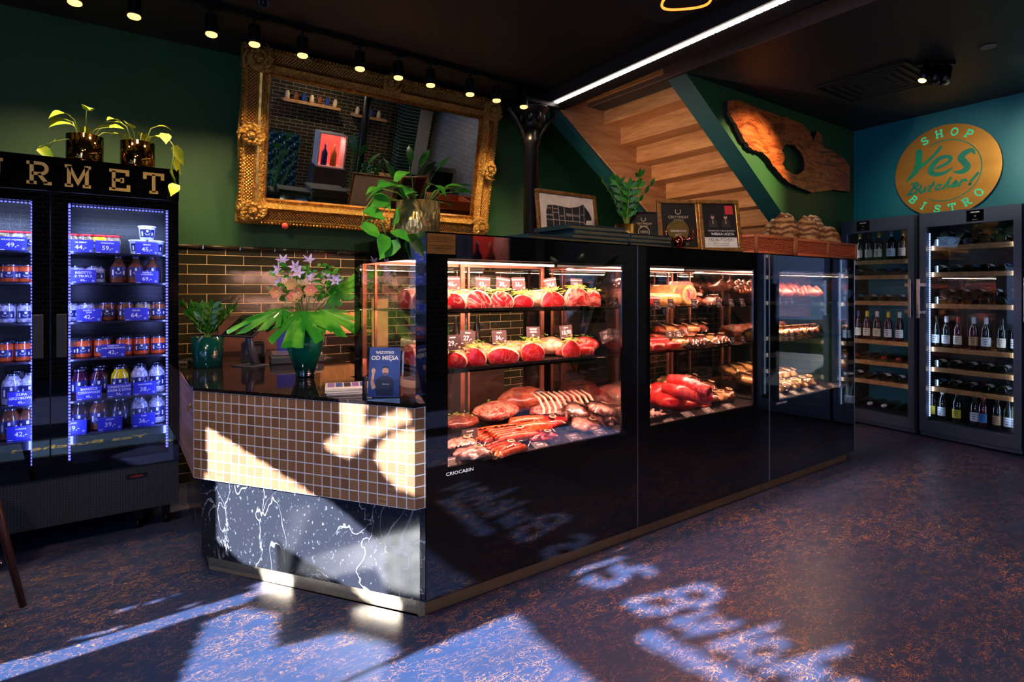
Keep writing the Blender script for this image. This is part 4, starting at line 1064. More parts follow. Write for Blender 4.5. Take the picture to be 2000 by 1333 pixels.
for i, (cx, cz, r) in enumerate(((-MW / 2 + .10, .10, .085), (MW / 2 - .10, .10, .085), (-MW / 2 + .10, MH - .10, .085), (MW / 2 - .10, MH - .10, .085), (0, .09, .07), (0, MH - .07, .075), (-MW / 2 + .07, MH / 2, .075), (MW / 2 - .07, MH / 2, .075))): shell(cx, cz, r, i)
mm = D.materials.new('mirror_silvering'); q = NT(mm); q.bsdf(Base__Color=q.mix(q.noise(q.coord(), 2), (.82, .84, .84, 1), (.80, .82, .82, 1)), Metallic=1.0, Roughness=.0)
b = MB(); b.box(-MW / 2 + FW - .005, MW / 2 - FW + .005, -.032, -.028, FW - .005, MH - FW + .005); b.build('mirror_glass', mm, MT)
t = thing('hook_disc', 'small red round disc hanging under the gilded mirror frame', 'hook', (1.14, 4.60, 1.89))
b = MB(); b.lathe([(.022, 0), (.024, .004), (.024, .012), (0, .014)], 16, 0, Matrix.Rotation(PI / 2, 4, 'X'), cap=False); b.build('disc', mat('red_disc', c(190, 70, 50), .5), t)

# ------------------------------------------------------------ track with spotlights
TRK = thing('light_track', 'black ceiling track carrying the row of warm spotlights', 'light track', (0, 3.95, CZ))
b = MB(); b.box(-1.6, 3.2, -.018, .018, -.035, 0); b.build('rail', BLACKMETAL, TRK)
SPX = [(20, -30), (146, 5), (262, 32), (413, 65), (497, 88), (591, 108), (703, 137), (778, 154), (841, 168), (918, 186), (970, 198), (1023, 211)]
for k, (x, y) in enumerate(SPX):
    X = px(x, y, Y=3.95).x
    t = thing('track_spotlight', 'black track spotlight shining down, %s from the right end of the rail' % ORD[len(SPX) - 1 - k], 'spotlight', (X, 3.95, 2.97), 0, 'spotlights on the ceiling track')
    MB().lathe([(.036, .01), (.036, .12), (.034, .125), (0, .125)], 20, cap=False).build('can', BLACKMETAL, t)
    b = MB(); b.tube([(0, 0, .125), (0, 0, .18)], .008, 8); b.box(-.05, .05, -.016, .016, .165, .175); b.build('stem', BLACKMETAL, t)
    o = MB().lathe([(0, .012), (.032, .012), (.034, .003), (.028, -.004), (0, -.008)], 20, cap=False).build('lamp_glass', BULB, t); o['label'] = 'glowing warm lamp'
    l = D.lights.new('spot', 'SPOT'); l.energy = 46; l.color = (1, .66, .34); l.spot_size = math.radians(100); l.spot_blend = .8; l.shadow_soft_size = .03
    o = D.objects.new('spot', l); COL.objects.link(o); o.location = (X, 3.95, 2.955); o.rotation_euler = Vector((0, .30, -1)).to_track_quat('-Z', 'Y').to_euler()
t = thing('security_camera', 'small dark dome security camera under the ceiling above the track', 'camera', (px(512, 12, Z=3.08).x, px(512, 12, Z=3.08).y, CZ))
MB().lathe([(.05, 0), (.05, -.02), (.02, -.03), (.02, -.05)], 20).build('mount', mat('dark_plastic', c(30, 32, 40), .35), t)
b = MB(); Mx = Matrix.Translation((0, 0, -.075)) @ Matrix.Rotation(math.radians(115), 4, 'X') @ Matrix.Rotation(0, 4, 'Z'); b.lathe([(.03, -.05), (.034, -.045), (.036, .05), (.034, .06), (.026, .062), (.022, .05), (0, .05)], 20, 0, Mx, cap=False); b.build('camera_body', MATS['dark_plastic'], t)
b = MB(); b.ell((0, 0, 0), (.016, .016, .008), 12, 6, 0, Mx @ Matrix.Translation((0, 0, .052))); b.build('lens', BLACKGLASS, t)
# black ceiling hatch panel and orange neon loop
p = px(1300, 50, Z=3.12)
t = thing('ceiling_panel', 'black square raft hanging under the ceiling left of the beam', 'ceiling panel', (p.x, p.y, 3.12))
b = MB(); b.box(-.9, 0, -.9, 0, 0, .04); b.build('raft', BLACKMATT, t); b = MB(); [b.box(x, x + .02, y, y + .02, .04, .06) for x, y in ((-.85, -.85), (-.05, -.85), (-.85, -.05), (-.05, -.05))]; b.build('hanger', BLACKMETAL, t)
p = px(1340, 0, Z=3.0)
t = thing('neon_loop', 'orange glowing neon loop at the top edge near the beam', 'neon lamp', (p.x, p.y, 3.0))
b = MB(); b.tube([(.13 * math.cos(a * PI / 16), .13 * math.sin(a * PI / 16), .012 * math.sin(a * PI / 8)) for a in range(33)], .007, 8); b.build('neon_tube', glow('neon_orange', (1, .22, .03, 1), 3), t)
b = MB(); b.tube([(.13, 0, 0), (.13, 0, .13)], .002, 5); b.tube([(-.13, 0, 0), (-.13, 0, .13)], .002, 5); b.build('wire', BLACKMETAL, t)

# ------------------------------------------------------------ wood slab on the green wall
Zp = [(820, 400), (870, 400), (915, 418), (960, 440), (1000, 452), (1040, 465), (1080, 478), (1110, 490), (1145, 520), (1160, 562), (1175, 522), (1195, 540), (1202, 590), (1240, 605), (1280, 630), (1306, 660), (1306, 765), (1240, 755), (1195, 762), (1160, 770), (1110, 750), (1075, 735), (1050, 715), (1020, 685), (1000, 660), (980, 630), (960, 610), (930, 600), (910, 590), (895, 570), (880, 550), (862, 515), (850, 490), (835, 468), (825, 450)]
Zh = [(1035, 600), (1045, 580), (1060, 574), (1085, 582), (1103, 598), (1118, 622), (1126, 650), (1122, 680), (1110, 692), (1090, 695), (1068, 688), (1048, 672), (1038, 652), (1050, 628)]
def wp(z): p = px(1020 + .49 * z[0], .49 * z[1], Y=2.93); return (p.x, p.z)
random.seed(4)
def rough(L, a): 
    o = []
    for k in range(len(L)):
        x0, y0 = L[k]; x1, y1 = L[(k + 1) % len(L)]
        for s in range(3): f = s / 3; o.append((x0 + (x1 - x0) * f + rnd(-a, a), y0 + (y1 - y0) * f + rnd(-a, a)))
    return o
po = rough([wp(z) for z in Zp], .006); ph = rough([wp(z) for z in Zh], .006)
cx0 = sum(p[0] for p in po) / len(po); cz0 = sum(p[1] for p in po) / len(po)
t = thing('wood_slab', 'live-edge burl wood slab with a hole, hung on the green wall', 'wall decoration', (cx0, 2.985, cz0))
po = [(x - cx0, z - cz0) for x, z in po]; ph = [(x - cx0, z - cz0) for x, z in ph]
bi, bj = min(((i, j) for i in range(len(po)) for j in range(len(ph))), key=lambda ij: (po[ij[0]][0] - ph[ij[1]][0]) ** 2 + (po[ij[0]][1] - ph[ij[1]][1]) ** 2)
# keyhole polygon: outer loop, bridge, hole reversed if orientation equal, bridge back
def orient(L): return sum(L[k][0] * L[(k + 1) % len(L)][1] - L[(k + 1) % len(L)][0] * L[k][1] for k in range(len(L)))
hh = ph if orient(ph) * orient(po) < 0 else ph[::-1]; bj = min(range(len(hh)), key=lambda j: (po[bi][0] - hh[j][0]) ** 2 + (po[bi][1] - hh[j][1]) ** 2)
key = po[bi:] + po[:bi] + [po[bi]] + hh[bj:] + hh[:bj] + [hh[bj]]
b = MB(); n = len(key); TH = .055
vs = [(x, -TH, z) for x, z in key] + [(x, 0, z) for x, z in key]
b.add(vs, [tuple(range(n)) if orient(po) > 0 else tuple(range(n))[::-1]], 0); b.add(vs, [tuple(range(n, 2 * n))[::-1]], 1)
for L in (po, hh):
    m_ = len(L); vs = [(x, -TH, z) for x, z in L] + [(x * 1.0, -.02, z) for x, z in L] + [(x, 0, z) for x, z in L]
    b.add(vs, [(k, (k + 1) % m_, m_ + (k + 1) % m_, m_ + k) for k in range(m_)] + [(m_ + k, m_ + (k + 1) % m_, 2 * m_ + (k + 1) % m_, 2 * m_ + k) for k in range(m_)], 1)
wm = D.materials.new('burl_wood'); q = NT(wm); v_ = q.coord('Object', (1.0, 1, 4.2), (0, math.radians(-28), 0))
n1 = q.noise(v_, 2.6, 6, .6, 2.4); n2 = q.noise(v_, 24, 4, .6, 1)
f_ = q.math('ADD', q.math('MULTIPLY', n1, .75), q.math('MULTIPLY', n2, .25))
q.bsdf(Base__Color=q.ramp(f_, [(.34, c(50, 20, 8)), (.43, c(150, 64, 22)), (.52, c(214, 104, 44)), (.60, c(226, 132, 70)), (.68, c(110, 44, 18))]), Roughness=.35, Normal=q.bump(f_, .5, .01))
b.build('slab', [wm, mat('bark_edge', c(46, 22, 10), .8, 0, c(24, 12, 6), 20, 1, 30)], t)

# ------------------------------------------------------------ round brass sign on the right wall
WN2 = Vector((WD.y, -WD.x)); WN2 = (-WN2 if WN2.x > 0 else WN2).normalized()
def onwall(x, y, off=0):
    a = (x - 1000) / F; dx_, dy_ = FX + a * RX, FY + a * RY; o0 = CR + WN2 * off
    t_ = (o0.x * WN2.x + o0.y * WN2.y) / (dx_ * WN2.x + dy_ * WN2.y); return Vector((dx_ * t_, dy_ * t_, EYE + (HOR - y) / F * t_))
wd3 = Vector((WD.x, WD.y, 0)).normalized()
ctr = onwall(1852, 333, .02)
s_l = (onwall(1750, 333, .02) - ctr).dot(wd3); s_r = (onwall(1959, 333, .02) - ctr).dot(wd3)
ctr = ctr + wd3 * (s_l + s_r) / 2; RS = (s_r - s_l) / 2
t = thing('round_sign', 'round brushed-gold shop and bistro sign on the teal wall', 'sign', ctr)
t.matrix_basis = Matrix(((wd3.x, 0, WN2.x, ctr.x), (wd3.y, 0, WN2.y, ctr.y), (0, 1, 0, ctr.z), (0, 0, 0, 1)))   # local: x right along the wall, y up, z out of the wall
gm = D.materials.new('brushed_gold_disc'); q = NT(gm); v_ = q.coord('Object', (2, 60, 1)); n1 = q.noise(v_, 6, 3); n3 = q.noise(q.coord('Object', (.4, 5, 1)), 1.5, 1)
q.bsdf(Base__Color=q.mix(n3, c(188, 130, 56), c(226, 170, 80)), Metallic=.7, Roughness=q.math('ADD', .3, q.math('MULTIPLY', n1, .2)), Normal=q.bump(n1, .1, .002))
b = MB(); b.lathe([(RS, 0), (RS, .016), (0, .0165)], 72, 0, cap=False, smooth=False); b.build('disc', gm, t)
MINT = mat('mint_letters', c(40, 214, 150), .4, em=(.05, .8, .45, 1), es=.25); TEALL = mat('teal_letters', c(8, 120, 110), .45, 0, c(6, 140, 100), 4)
b = MB()
def ringtext(word, a0, step, r, size, top=True):
    for k, ch in enumerate(word):
        a = math.radians(a0 + k * step * (-1 if top else 1))
        ang = a - PI / 2 if top else a + PI / 2
        M_ = Matrix.Translation((r * math.cos(a), r * math.sin(a), .0175)) @ Matrix.Rotation(ang, 4, 'Z') @ Matrix.Translation((-size * .4, -size / 2, 0))
        bb = MB()
        for s in SLAB[ch]: bb.ribbon([(p[0] * size, p[1] * size) for p in s], size * .17, 0, M_)
        bb.build('letter', MINT, t)
ringtext('SHOP', 118, 20, RS * .83, RS * .17); ringtext('BISTRO', 222, 19, RS * .83, RS * .17, False)
ring = [(RS * .66 * math.cos(math.radians(a)), RS * .66 * math.sin(math.radians(a))) for a in range(-118, 121, 4)]
b = MB(); b.ribbon(ring, .010, 0, None, .0175); b.build('ring_line', TEALL, t)
S_ = RS / 580.0   # sign drawing units (zoomed photo units), origin at the disc centre
def z5(L, dx=0, dy=0): # zoomed coordinates of the sign -> local metres; the photo foreshortens x
    o = []
    for x, y in L:
        p = onwall(1640 + x * .18, 200 + y * .18, .02) - ctr; o.append((p.dot(wd3), p.z))
    return o
STR = [([(868, 545), (868, 600), (862, 670), (825, 760), (735, 862)], [88, 92, 86, 78, 22]), ([(1105, 492), (1010, 600), (905, 690), (868, 720)], [40, 44, 48, 50]),
       ([(1060, 720), (1180, 660), (1215, 610), (1170, 590), (1080, 620), (1010, 700), (1000, 760), (1060, 785), (1150, 765), (1235, 710)], [34, 44, 46, 46, 62, 76, 74, 60, 46, 10]),
       ([(1470, 555), (1440, 520), (1370, 550), (1325, 605), (1360, 650), (1395, 700), (1360, 745), (1300, 760), (1240, 755)], [26, 54, 74, 82, 82, 78, 70, 52, 14])]
b = MB()
for k, (P_, W_) in enumerate(STR):
    word = z5(P_); 
    bb = MB(); # refine the curve
    Q = []; WW = []
    for i in range(len(word) - 1):
        p0 = Vector(word[max(i - 1, 0)]); p1 = Vector(word[i]); p2 = Vector(word[i + 1]); p3 = Vector(word[min(i + 2, len(word) - 1)])
        for s in range(4):
            u = s / 4; Q.append(.5 * (2 * p1 + (p2 - p0) * u + (2 * p0 - 5 * p1 + 4 * p2 - p3) * u * u + (3 * p1 - p0 - 3 * p2 + p3) * u ** 3)); WW.append((W_[i] * (1 - u) + W_[i + 1] * u) * RS / 640)
    Q.append(Vector(word[-1])); WW.append(W_[-1] * RS / 640)
    b.ribbon([tuple(v) for v in Q], WW, 0, None, .0177 + k * .00005, round_=True)
b.build('yes_lettering', TEALL, t)
BUT = [[(835, 880), (790, 960), (745, 1015)], [(790, 890), (850, 875), (860, 905), (815, 935)], [(815, 935), (855, 945), (840, 985), (745, 1012)],
       [(895, 910), (875, 960), (885, 985), (915, 970), (940, 930)], [(940, 925), (930, 975)], [(1030, 870), (975, 960), (990, 970)], [(975, 915), (1030, 900)],
       [(1110, 900), (1080, 895), (1050, 935), (1065, 955), (1105, 935)], [(1215, 820), (1130, 940)], [(1150, 905), (1190, 880), (1185, 925), (1215, 915)],
       [(1230, 900), (1285, 875), (1270, 855), (1235, 890), (1240, 920), (1295, 900)], [(1335, 845), (1305, 910)], [(1320, 870), (1370, 840), (1385, 855)], [(1510, 770), (1435, 855)], [(1425, 885), (1420, 892)]]
b = MB()
for k, P_ in enumerate(BUT): b.ribbon(z5(P_), RS * .044 if k < 13 else RS * .055, 0, None, .0178 + k * .00003, round_=True)
b.build('butcher_lettering', TEALL, t)

# ------------------------------------------------------------ ceiling vent, triple spot, ceiling speaker on the right
A_ = [px(x, y, Z=CZ) for x, y in ((1590, 168), (1712, 196), (1800, 158), (1748, 118))]
cc_ = sum(A_, Vector()) / 4
t = thing('ceiling_vent', 'black square louvred air vent in the dark ceiling', 'air vent', (cc_.x, cc_.y, CZ))
b = MB(); n = 6; S2 = .36
b.box(-S2, S2, -S2, S2, -.004, 0)
b.build('backing', mat('vent_dark', (.002, .002, .002, 1), .9), t)
for k in range(5):
    s0 = S2 - k * .065; b = MB(); w_ = .012
    for (x0, x1, y0, y1) in ((-s0, s0, -s0, -s0 + .03), (-s0, s0, s0 - .03, s0), (-s0, -s0 + .03, -s0 + .03, s0 - .03), (s0 - .03, s0, -s0 + .03, s0 - .03)): b.box(x0, x1, y0, y1, -.022 + k * .003, -.014 + k * .003)
    b.build('louvre', mat('vent_grey', c(26, 27, 30), .5), t)
p = px(1828, 128, Z=3.15); t = thing('triple_spotlight', 'black ceiling bar with three angled spotlights, leftmost lit yellow', 'spotlight', (p.x, p.y, CZ), math.radians(-28))
b = MB(); b.box(-.13, .13, -.045, .045, -.03, 0); b.build('base', BLACKMETAL, t)
for k, x in enumerate((-.09, 0, .09)):
    dr = Vector((-.55 if k == 0 else -.35, -.15, -1)).normalized(); u, v2, n_ = frame_of(dr)
    Mx = Matrix.Translation((x, 0, -.085)) @ Matrix(((u.x, v2.x, n_.x, 0), (u.y, v2.y, n_.y, 0), (u.z, v2.z, n_.z, 0), (0, 0, 0, 1)))
    b = MB(); b.lathe([(0, -.05), (.034, -.05), (.036, .09), (.030, .09), (.028, .08), (0, .08)], 20, 0, Mx, cap=False); h_ = b.build('spot_head', BLACKMETAL, t)
    b = MB(); b.tube([(x, 0, -.03), (x, 0, -.06)], .006, 6); b.build('joint', BLACKMETAL, t)
    if k == 0:
        b = MB(); b.lathe([(.027, .083), (0, .086)], 16, 0, Mx, cap=False); o = b.build('lamp_glass', glow('yellow_bulb', (1, .6, .1, 1), 10), t)
for (tx, ty, tz, e_) in ((6.8, 1.9, 2.2, 60), (6.8, .6, 2.5, 130)):
    l = D.lights.new('spot', 'SPOT'); l.energy = e_; l.color = (1, .88, .66); l.spot_size = math.radians(70); l.spot_blend = .9; l.shadow_soft_size = .03
    o = D.objects.new('spot', l); COL.objects.link(o); o.location = p + Vector((-.1, 0, -.18)); o.rotation_euler = (Vector((tx, ty, tz)) - o.location).to_track_quat('-Z', 'Y').to_euler()
l = D.lights.new('spot', 'SPOT'); l.energy = 260; l.color = (1, .72, .42); l.spot_size = math.radians(52); l.spot_blend = .8; l.shadow_soft_size = .03
o = D.objects.new('spot', l); COL.objects.link(o); o.location = (4.9, 1.6, 3.1); o.rotation_euler = (Vector((4.75, 2.95, 2.35)) - o.location).to_track_quat('-Z', 'Y').to_euler()
p = px(1930, 91, Z=CZ); t = thing('ceiling_speaker', 'tiny round recessed fitting in the ceiling at far right', 'ceiling fitting', (p.x, p.y, CZ))
b = MB(); b.lathe([(.05, 0), (.05, -.006), (.035, -.006)], 24); b.build('rim', mat('grey_rim', c(120, 120, 116), .5), t); MB().lathe([(.034, -.002), (0, -.002)], 16, cap=False).build('grille', BLACKMATT, t)

# ------------------------------------------------------------ things on top of the cases
BOOKC = mat('teal_menu_cover', c(20, 54, 60), .55, bump=.2, bs=120); PAGES = mat('menu_pages', c(74, 66, 48), .8)
def books(cx, cy, n, z0, w, d, names, rz=0):
    for k in range(n):
        t = thing('menu_book', names[k], 'menu book', (cx + rnd(-.004, .006) + k * .006 * (-1) ** k, cy + rnd(-.004, .004), z0 + k * .0235), rz + rnd(-.03, .03), 'menu books on the cases')
        b = MB(); b.box(-w / 2, w / 2, -d / 2, d / 2, 0, .003); b.box(-w / 2, w / 2, -d / 2, d / 2, .020, .023); b.box(-w / 2, -w / 2 + .003, -d / 2, d / 2, .003, .020); b.build('cover', BOOKC, t)
        b = MB(); b.box(-w / 2 + .003, w / 2 - .005, -d / 2 + .005, d / 2 - .005, .003, .020); b.build('pages', PAGES, t)
random.seed(9)
books(2.17, 2.36, 4, CTOP, .42, .30, ['dark teal menu book, %s in the left stack on the cases' % s for s in ('lowest', 'second from bottom', 'second from top', 'topmost')], 0)
books(2.56, 2.27, 3, CTOP, .36, .14, ['dark menu book, %s in the right stack below the zz plant' % s for s in ('lowest', 'middle', 'topmost')], 0)
books(1.86, 2.3, 1, CTOP, .46, .22, ['thin green folder lying left of the menu stacks'], .1)
def frame(name, label, cat, loc, w, h, rz, tilt, fm, picm, fw=.02, group=None, depth=.02):
    t = thing(name, label, cat, loc, rz, group); t.rotation_euler = (tilt, 0, rz)
    b = MB(); b.box(-w / 2, w / 2, -depth, 0, 0, fw); b.box(-w / 2, w / 2, -depth, 0, h - fw, h); b.box(-w / 2, -w / 2 + fw, -depth, 0, fw, h - fw); b.box(w / 2 - fw, w / 2, -depth, 0, fw, h - fw); b.build('frame', fm, t, bevel=.004)
    b = MB(); b.box(-w / 2 + fw, w / 2 - fw, -depth * .4, -.002, fw, h - fw); b.build('picture', picm, t); return t
RX90 = Matrix.Rotation(PI / 2, 4, 'X')
OLDGOLD = mat('old_gold_frame', c(150, 104, 48), .35, .6, c(110, 70, 30), 40)
t = frame('framed_picture', 'framed white butchery chart of a black cow, behind the menus', 'framed picture', (2.52, 2.86, CTOP + .002), .53, .405, 0, -.12, OLDGOLD, mat('chart_paper', c(206, 190, 180), .6), .024)
cow = [(-.19, .05), (-.185, .20), (-.17, .245), (-.12, .25), (.02, .24), (.10, .255), (.145, .275), (.155, .262), (.195, .22), (.215, .18), (.205, .165), (.165, .165), (.145, .12), (.13, .05), (.10, .02), (.10, .055), (-.10, .06), (-.13, .02), (-.16, .02)]
M_ = Matrix.Translation((0, -.010, .06)) @ RX90
b = MB(); b.prism(cow, .001, 0, M_); 
CUT = [[(-.19, .15), (.14, .15)], [(-.13, .06), (-.13, .25)], [(-.08, .06), (-.08, .25)], [(-.03, .06), (-.03, .24)], [(.04, .15), (.04, .24)], [(.09, .06), (.11, .255)], [(-.13, .20), (-.08, .20)], [(-.12, .10), (-.05, .115), (.05, .115), (.10, .09)], [(.14, .12), (.15, .27)]]
for L in CUT: b.ribbon(L, .003, 1, M_, .0012)
for s, x, y, sz in (('ROUND', -.158, .18, .016), ('SIRLOIN', -.105, .225, .011), ('RIB', .005, .19, .028), ('CHUCK', .068, .19, .024), ('RUMP', -.16, .225, .014), ('LOIN', -.055, .18, .014), ('FLANK', -.08, .085, .017), ('PLATE', .0, .085, .021), ('BRISKET', .08, .085, .013), ('NECK', .128, .2, .010)):
    b.geo(text(s, sz), 1, M_ @ Matrix.Translation((x, y, .0014)))
b.build('cow_drawing', [mat('chart_black', (.01, .008, .008, 1), .6), MATS['chart_paper']], t)
DARKC = mat('dark_certificate', (.010, .008, .008, 1), .5, spec=.2); PRN = mat('certificate_print', c(190, 170, 140), .6)
def cert(t, w, h, seal=True):
    M_ = Matrix.Translation((0, -.0095, h / 2)) @ RX90; b = MB()
    b.geo(text('CERTYFIKAT', w * .105), 0, M_ @ Matrix.Translation((0, h * .20, 0))); b.geo(text('JAKOŚCI', w * .07), 0, M_ @ Matrix.Translation((0, h * .14, 0)))
    b.ribbon(arc(0, -h * .01, w * .19, w * .19, 0, 360, 24), w * .022, 0, M_); b.geo(text('100%', w * .13), 0, M_ @ Matrix.Translation((0, -h * .01, 0)))
    b.ribbon([(-w * .07, h * .36), (-w * .07, h * .29), (0, h * .26), (w * .07, h * .29), (w * .07, h * .36)], w * .02, 0, M_)
    for k in range(3): b.geo(text('podpis', w * .06), 0, M_ @ Matrix.Translation((w * .16, -h * (.24 + .05 * k), 0)))
    b.build('print', PRN, t)
RF = -math.radians(30)
t = frame('certificate', 'black frameless certificate leaning behind the copper bull trophy', 'certificate', (2.84, 2.50, CTOP), .19, .26, RF, -.15, mat('black_frame', (.01, .01, .01, 1), .4), DARKC, .006); cert(t, .19, .26)
t = frame('framed_certificate', 'gold-framed black certificate beside the bull trophy', 'framed certificate', (3.10, 2.42, CTOP + .002), .29, .36, RF, -.20, OLDGOLD, DARKC, .028); cert(t, .24, .34)
t = frame('framed_poster', 'gold-framed black poster of two people above a white caption', 'framed poster', (3.33, 2.27, CTOP + .002), .285, .36, RF, -.20, OLDGOLD, DARKC, .028)
M_ = Matrix.Translation((0, -.0095, .18)) @ RX90; b = MB()
b.box(-.112, .112, -.0095, -.0085, .03, .10); b.build('caption_panel', PAPER, t)
b = MB(); b.geo(text('YES BUTCHER!', .027), 0, M_ @ Matrix.Translation((0, -.098, .002))); b.geo(text('Najlepsza Restauracja', .012), 0, M_ @ Matrix.Translation((0, -.122, .002))); b.geo(text('w woj. mazowieckim', .012), 0, M_ @ Matrix.Translation((0, -.137, .002))); b.build('caption', INK, t)
b = MB(); b.geo(text('NAGRODA PUBLICZNOŚCI', .015), 0, M_ @ Matrix.Translation((.01, -.035, .001))); b.geo(text('WIELKA UCZTA', .022, .0006), 0, M_ @ Matrix.Translation((.015, -.058, .001))); b.build('poster_print', PAPER, t)
b = MB(); b.box(.045, .10, -.0105, -.009, .26, .32); b.build('red_badge', mat('badge_red', c(200, 24, 40), .5), t)
for sx, hh_ in ((-.045, .02), (.045, .02)):
    b = MB(); b.prism([(sx - .03, -.01), (sx - .026, .035), (sx - .01, .045), (sx + .01, .045), (sx + .026, .035), (sx + .03, -.01)], .0008, 0, M_); b.prism([(sx - .004, .015), (sx + .004, .015), (sx + .001, .045), (sx - .001, .045)], .0011, 1, M_)
    b.prism([(sx + .012 * math.cos(a * PI / 6), .062 + .016 * math.sin(a * PI / 6)) for a in range(12)], .0012, 1, M_); b.prism([(sx + .013 * math.cos(a * PI / 6), .072 + .009 * math.sin(a * PI / 6)) for a in range(12)], .0016, 0, M_)
    b.build('pictured_person', [mat('suit_dark', c(26, 24, 30), .6), mat('skin_print', c(190, 140, 116), .6)], t)
t = thing('bull_trophy', 'shiny copper bull-head trophy holding a gold disc', 'trophy', (2.90, 2.27, CTOP), RF)
COP = mat('polished_copper', c(200, 110, 84), .08, 1)
b = MB(); b.ell((0, 0, .045), (.045, .03, .045), 16, 12, fn=lambda d: 1 - .35 * max(0, -d.z)); b.tube([(-.03, 0, .06), (-.075, 0, .07), (-.09, 0, .11), (-.07, 0, .15)], [.016, .014, .010, .003], 10); b.tube([(.03, 0, .06), (.075, 0, .07), (.09, 0, .11), (.07, 0, .15)], [.016, .014, .010, .003], 10); b.lathe([(.035, 0), (.04, .006), (.03, .012)], 20); b.build('bull_head', COP, t)
b = MB(); b.lathe([(.066, 0), (.07, .003), (.07, .009), (.066, .012)], 32, 0, Matrix.Translation((0, .035, .12)) @ RX90); b.box(-.012, .012, .022, .034, .0, .06); b.build('disc', mat('olive_gold_disc', c(130, 116, 60), .3, .7), t)
b = MB(); b.geo(text('NAGRODA', .02), 0, Matrix.Translation((0, .022, .12)) @ RX90); b.geo(text('2022', .02), 0, Matrix.Translation((0, .022, .095)) @ RX90); b.build('engraving', PAPER, t)
# wicker baskets
wk = D.materials.new('wicker'); q = NT(wk); v_ = q.coord('Object')
sp_ = q.n('SeparateXYZ', i0=v_)
rowi = q.math('FLOOR', q.math('MULTIPLY', sp_.outputs[2], 95.0)); sh = q.math('MULTIPLY', q.math('MODULO', rowi, 2.0), PI)
xx_ = q.math('ADD', q.math('MULTIPLY', q.math('ADD', sp_.outputs[0], sp_.outputs[1]), 150.0), sh)
h1 = q.math('ABSOLUTE', q.math('SINE', q.math('MULTIPLY', sp_.outputs[2], 298.0))); h2 = q.math('ADD', q.math('MULTIPLY', q.math('SINE', xx_), .5), .5)
hgt = q.math('MULTIPLY', h1, q.math('ADD', .35, q.math('MULTIPLY', h2, .65)))
q.bsdf(Base__Color=q.mix(q.noise(v_, 60, 3), c(150, 56, 26), c(226, 120, 66)), Roughness=.5); WICK = wk
WICKD = mat('wicker_post', c(170, 92, 50), .5, bump=.5, bs=60)
for nm, x0, x1 in (('left wicker basket on the case tops, empty at the front', 3.56, 4.05), ('right wicker basket on the case tops, holding bread loaves', 4.07, 5.0)):
    t = thing('wicker_basket', nm, 'basket', (x0, 2.17, CTOP), 0, 'wicker baskets on the cases'); W = x1 - x0; Dp_ = .38; H = .118; b = MB(); th = .014
    for (a0_, a1_, b0_, b1_) in ((.01, W - .01, .006, th), (.01, W - .01, Dp_ - th, Dp_), (.006, th, th, Dp_ - th), (W - th, W - .006, th, Dp_ - th)): b.box(a0_, a1_, b0_, b1_, 0, H - .004)
    b.box(0, W, 0, Dp_, 0, .008)
    for r_ in range(11):
        z_ = .008 + r_ * .0102; n_ = int(W / .010); ph_ = PI * (r_ % 2)
        b.tube([(W * q_ / n_, .004 - .0045 * math.sin(ph_ + q_ * PI / 2.5), z_ + rnd(-.001, .001)) for q_ in range(n_ + 1)], .0052, 5)
        n_ = int(Dp_ / .012); b.tube([(.004 - .0045 * math.sin(ph_ + q_ * PI / 2.5), Dp_ * q_ / n_, z_) for q_ in range(n_ + 1)], .0052, 5)
    b.build('woven_wall', WICK, t)
    b = MB(); b.tube([(0, 0, H), (W, 0, H), (W, Dp_, H), (0, Dp_, H), (0, 0, H)], .011, 8); b.tube([(0, 0, .01), (W, 0, .01), (W, Dp_, .01), (0, Dp_, .01), (0, 0, .01)], .011, 8); b.build('rim', WICK, t)
    for x in ([0, W] if W < .6 else [0, W / 2, W]): b = MB(); b.tube([(x, -.006, -.0), (x, -.006, H + .008)], .012, 8); b.build('post', WICKD, t)
def loaf(name, label, loc, r, rz, rx, m, cut=False):
    random.seed(len(label))
    t = thing(name, label, 'bread', loc, rz, 'bread loaves in the basket'); t.rotation_euler = (rx, 0, rz)
    b = MB(); b.ell((0, 0, r[2]), r, 24, 16, 0, None, lambda d: (1 - .0 * d.z) * (1 + .03 * math.sin(7 * d.x + 3 * d.z)) * (.82 if (cut and d.y < -.2) else 1)); b.build('crust', m, t)
    b = MB()
    for k in (-1, 1): b.tube([(r[0] * .25 * k + .01, -r[1] * .75, r[2] * (1 + .3)), (r[0] * .3 * k, -r[1] * .4, r[2] * 1.85), (r[0] * .28 * k, 0, r[2] * 2.0), (r[0] * .2 * k, r[1] * .5, r[2] * 1.8)], [.004, .010, .012, .004], 8)
    b.build('scored_ridge', FLOUR, t)
for k, (x, y0, y1, wpx, nm, m_, Yy) in enumerate(((1512, 430, 470, 24, 'small piece of crusty bread at the left end of the loaves', FLOUR, 2.50), (1532, 418, 470, 54, 'large brown sourdough loaf, biggest in the basket', BREAD, 2.36), (1575, 424, 472, 38, 'dark floured loaf right of the biggest loaf', BREAD, 2.34),
      (1616, 444, 476, 44, 'knobbly low loaf in the right half of the basket', BREAD, 2.32), (1641, 430, 478, 40, 'tall pale loaf standing at the right end of the basket', FLOUR, 2.45))):
    p = px(x, y0, Y=Yy); d_ = p.x * FX + p.y * FY; h = p.z - CTOP - .01; ww = wpx * d_ / F * 1.15
    loaf('bread_loaf', nm, (min(p.x, 4.88), Yy, CTOP + .01), (ww / 2, .10, h / 2), -.1, 0, m_)

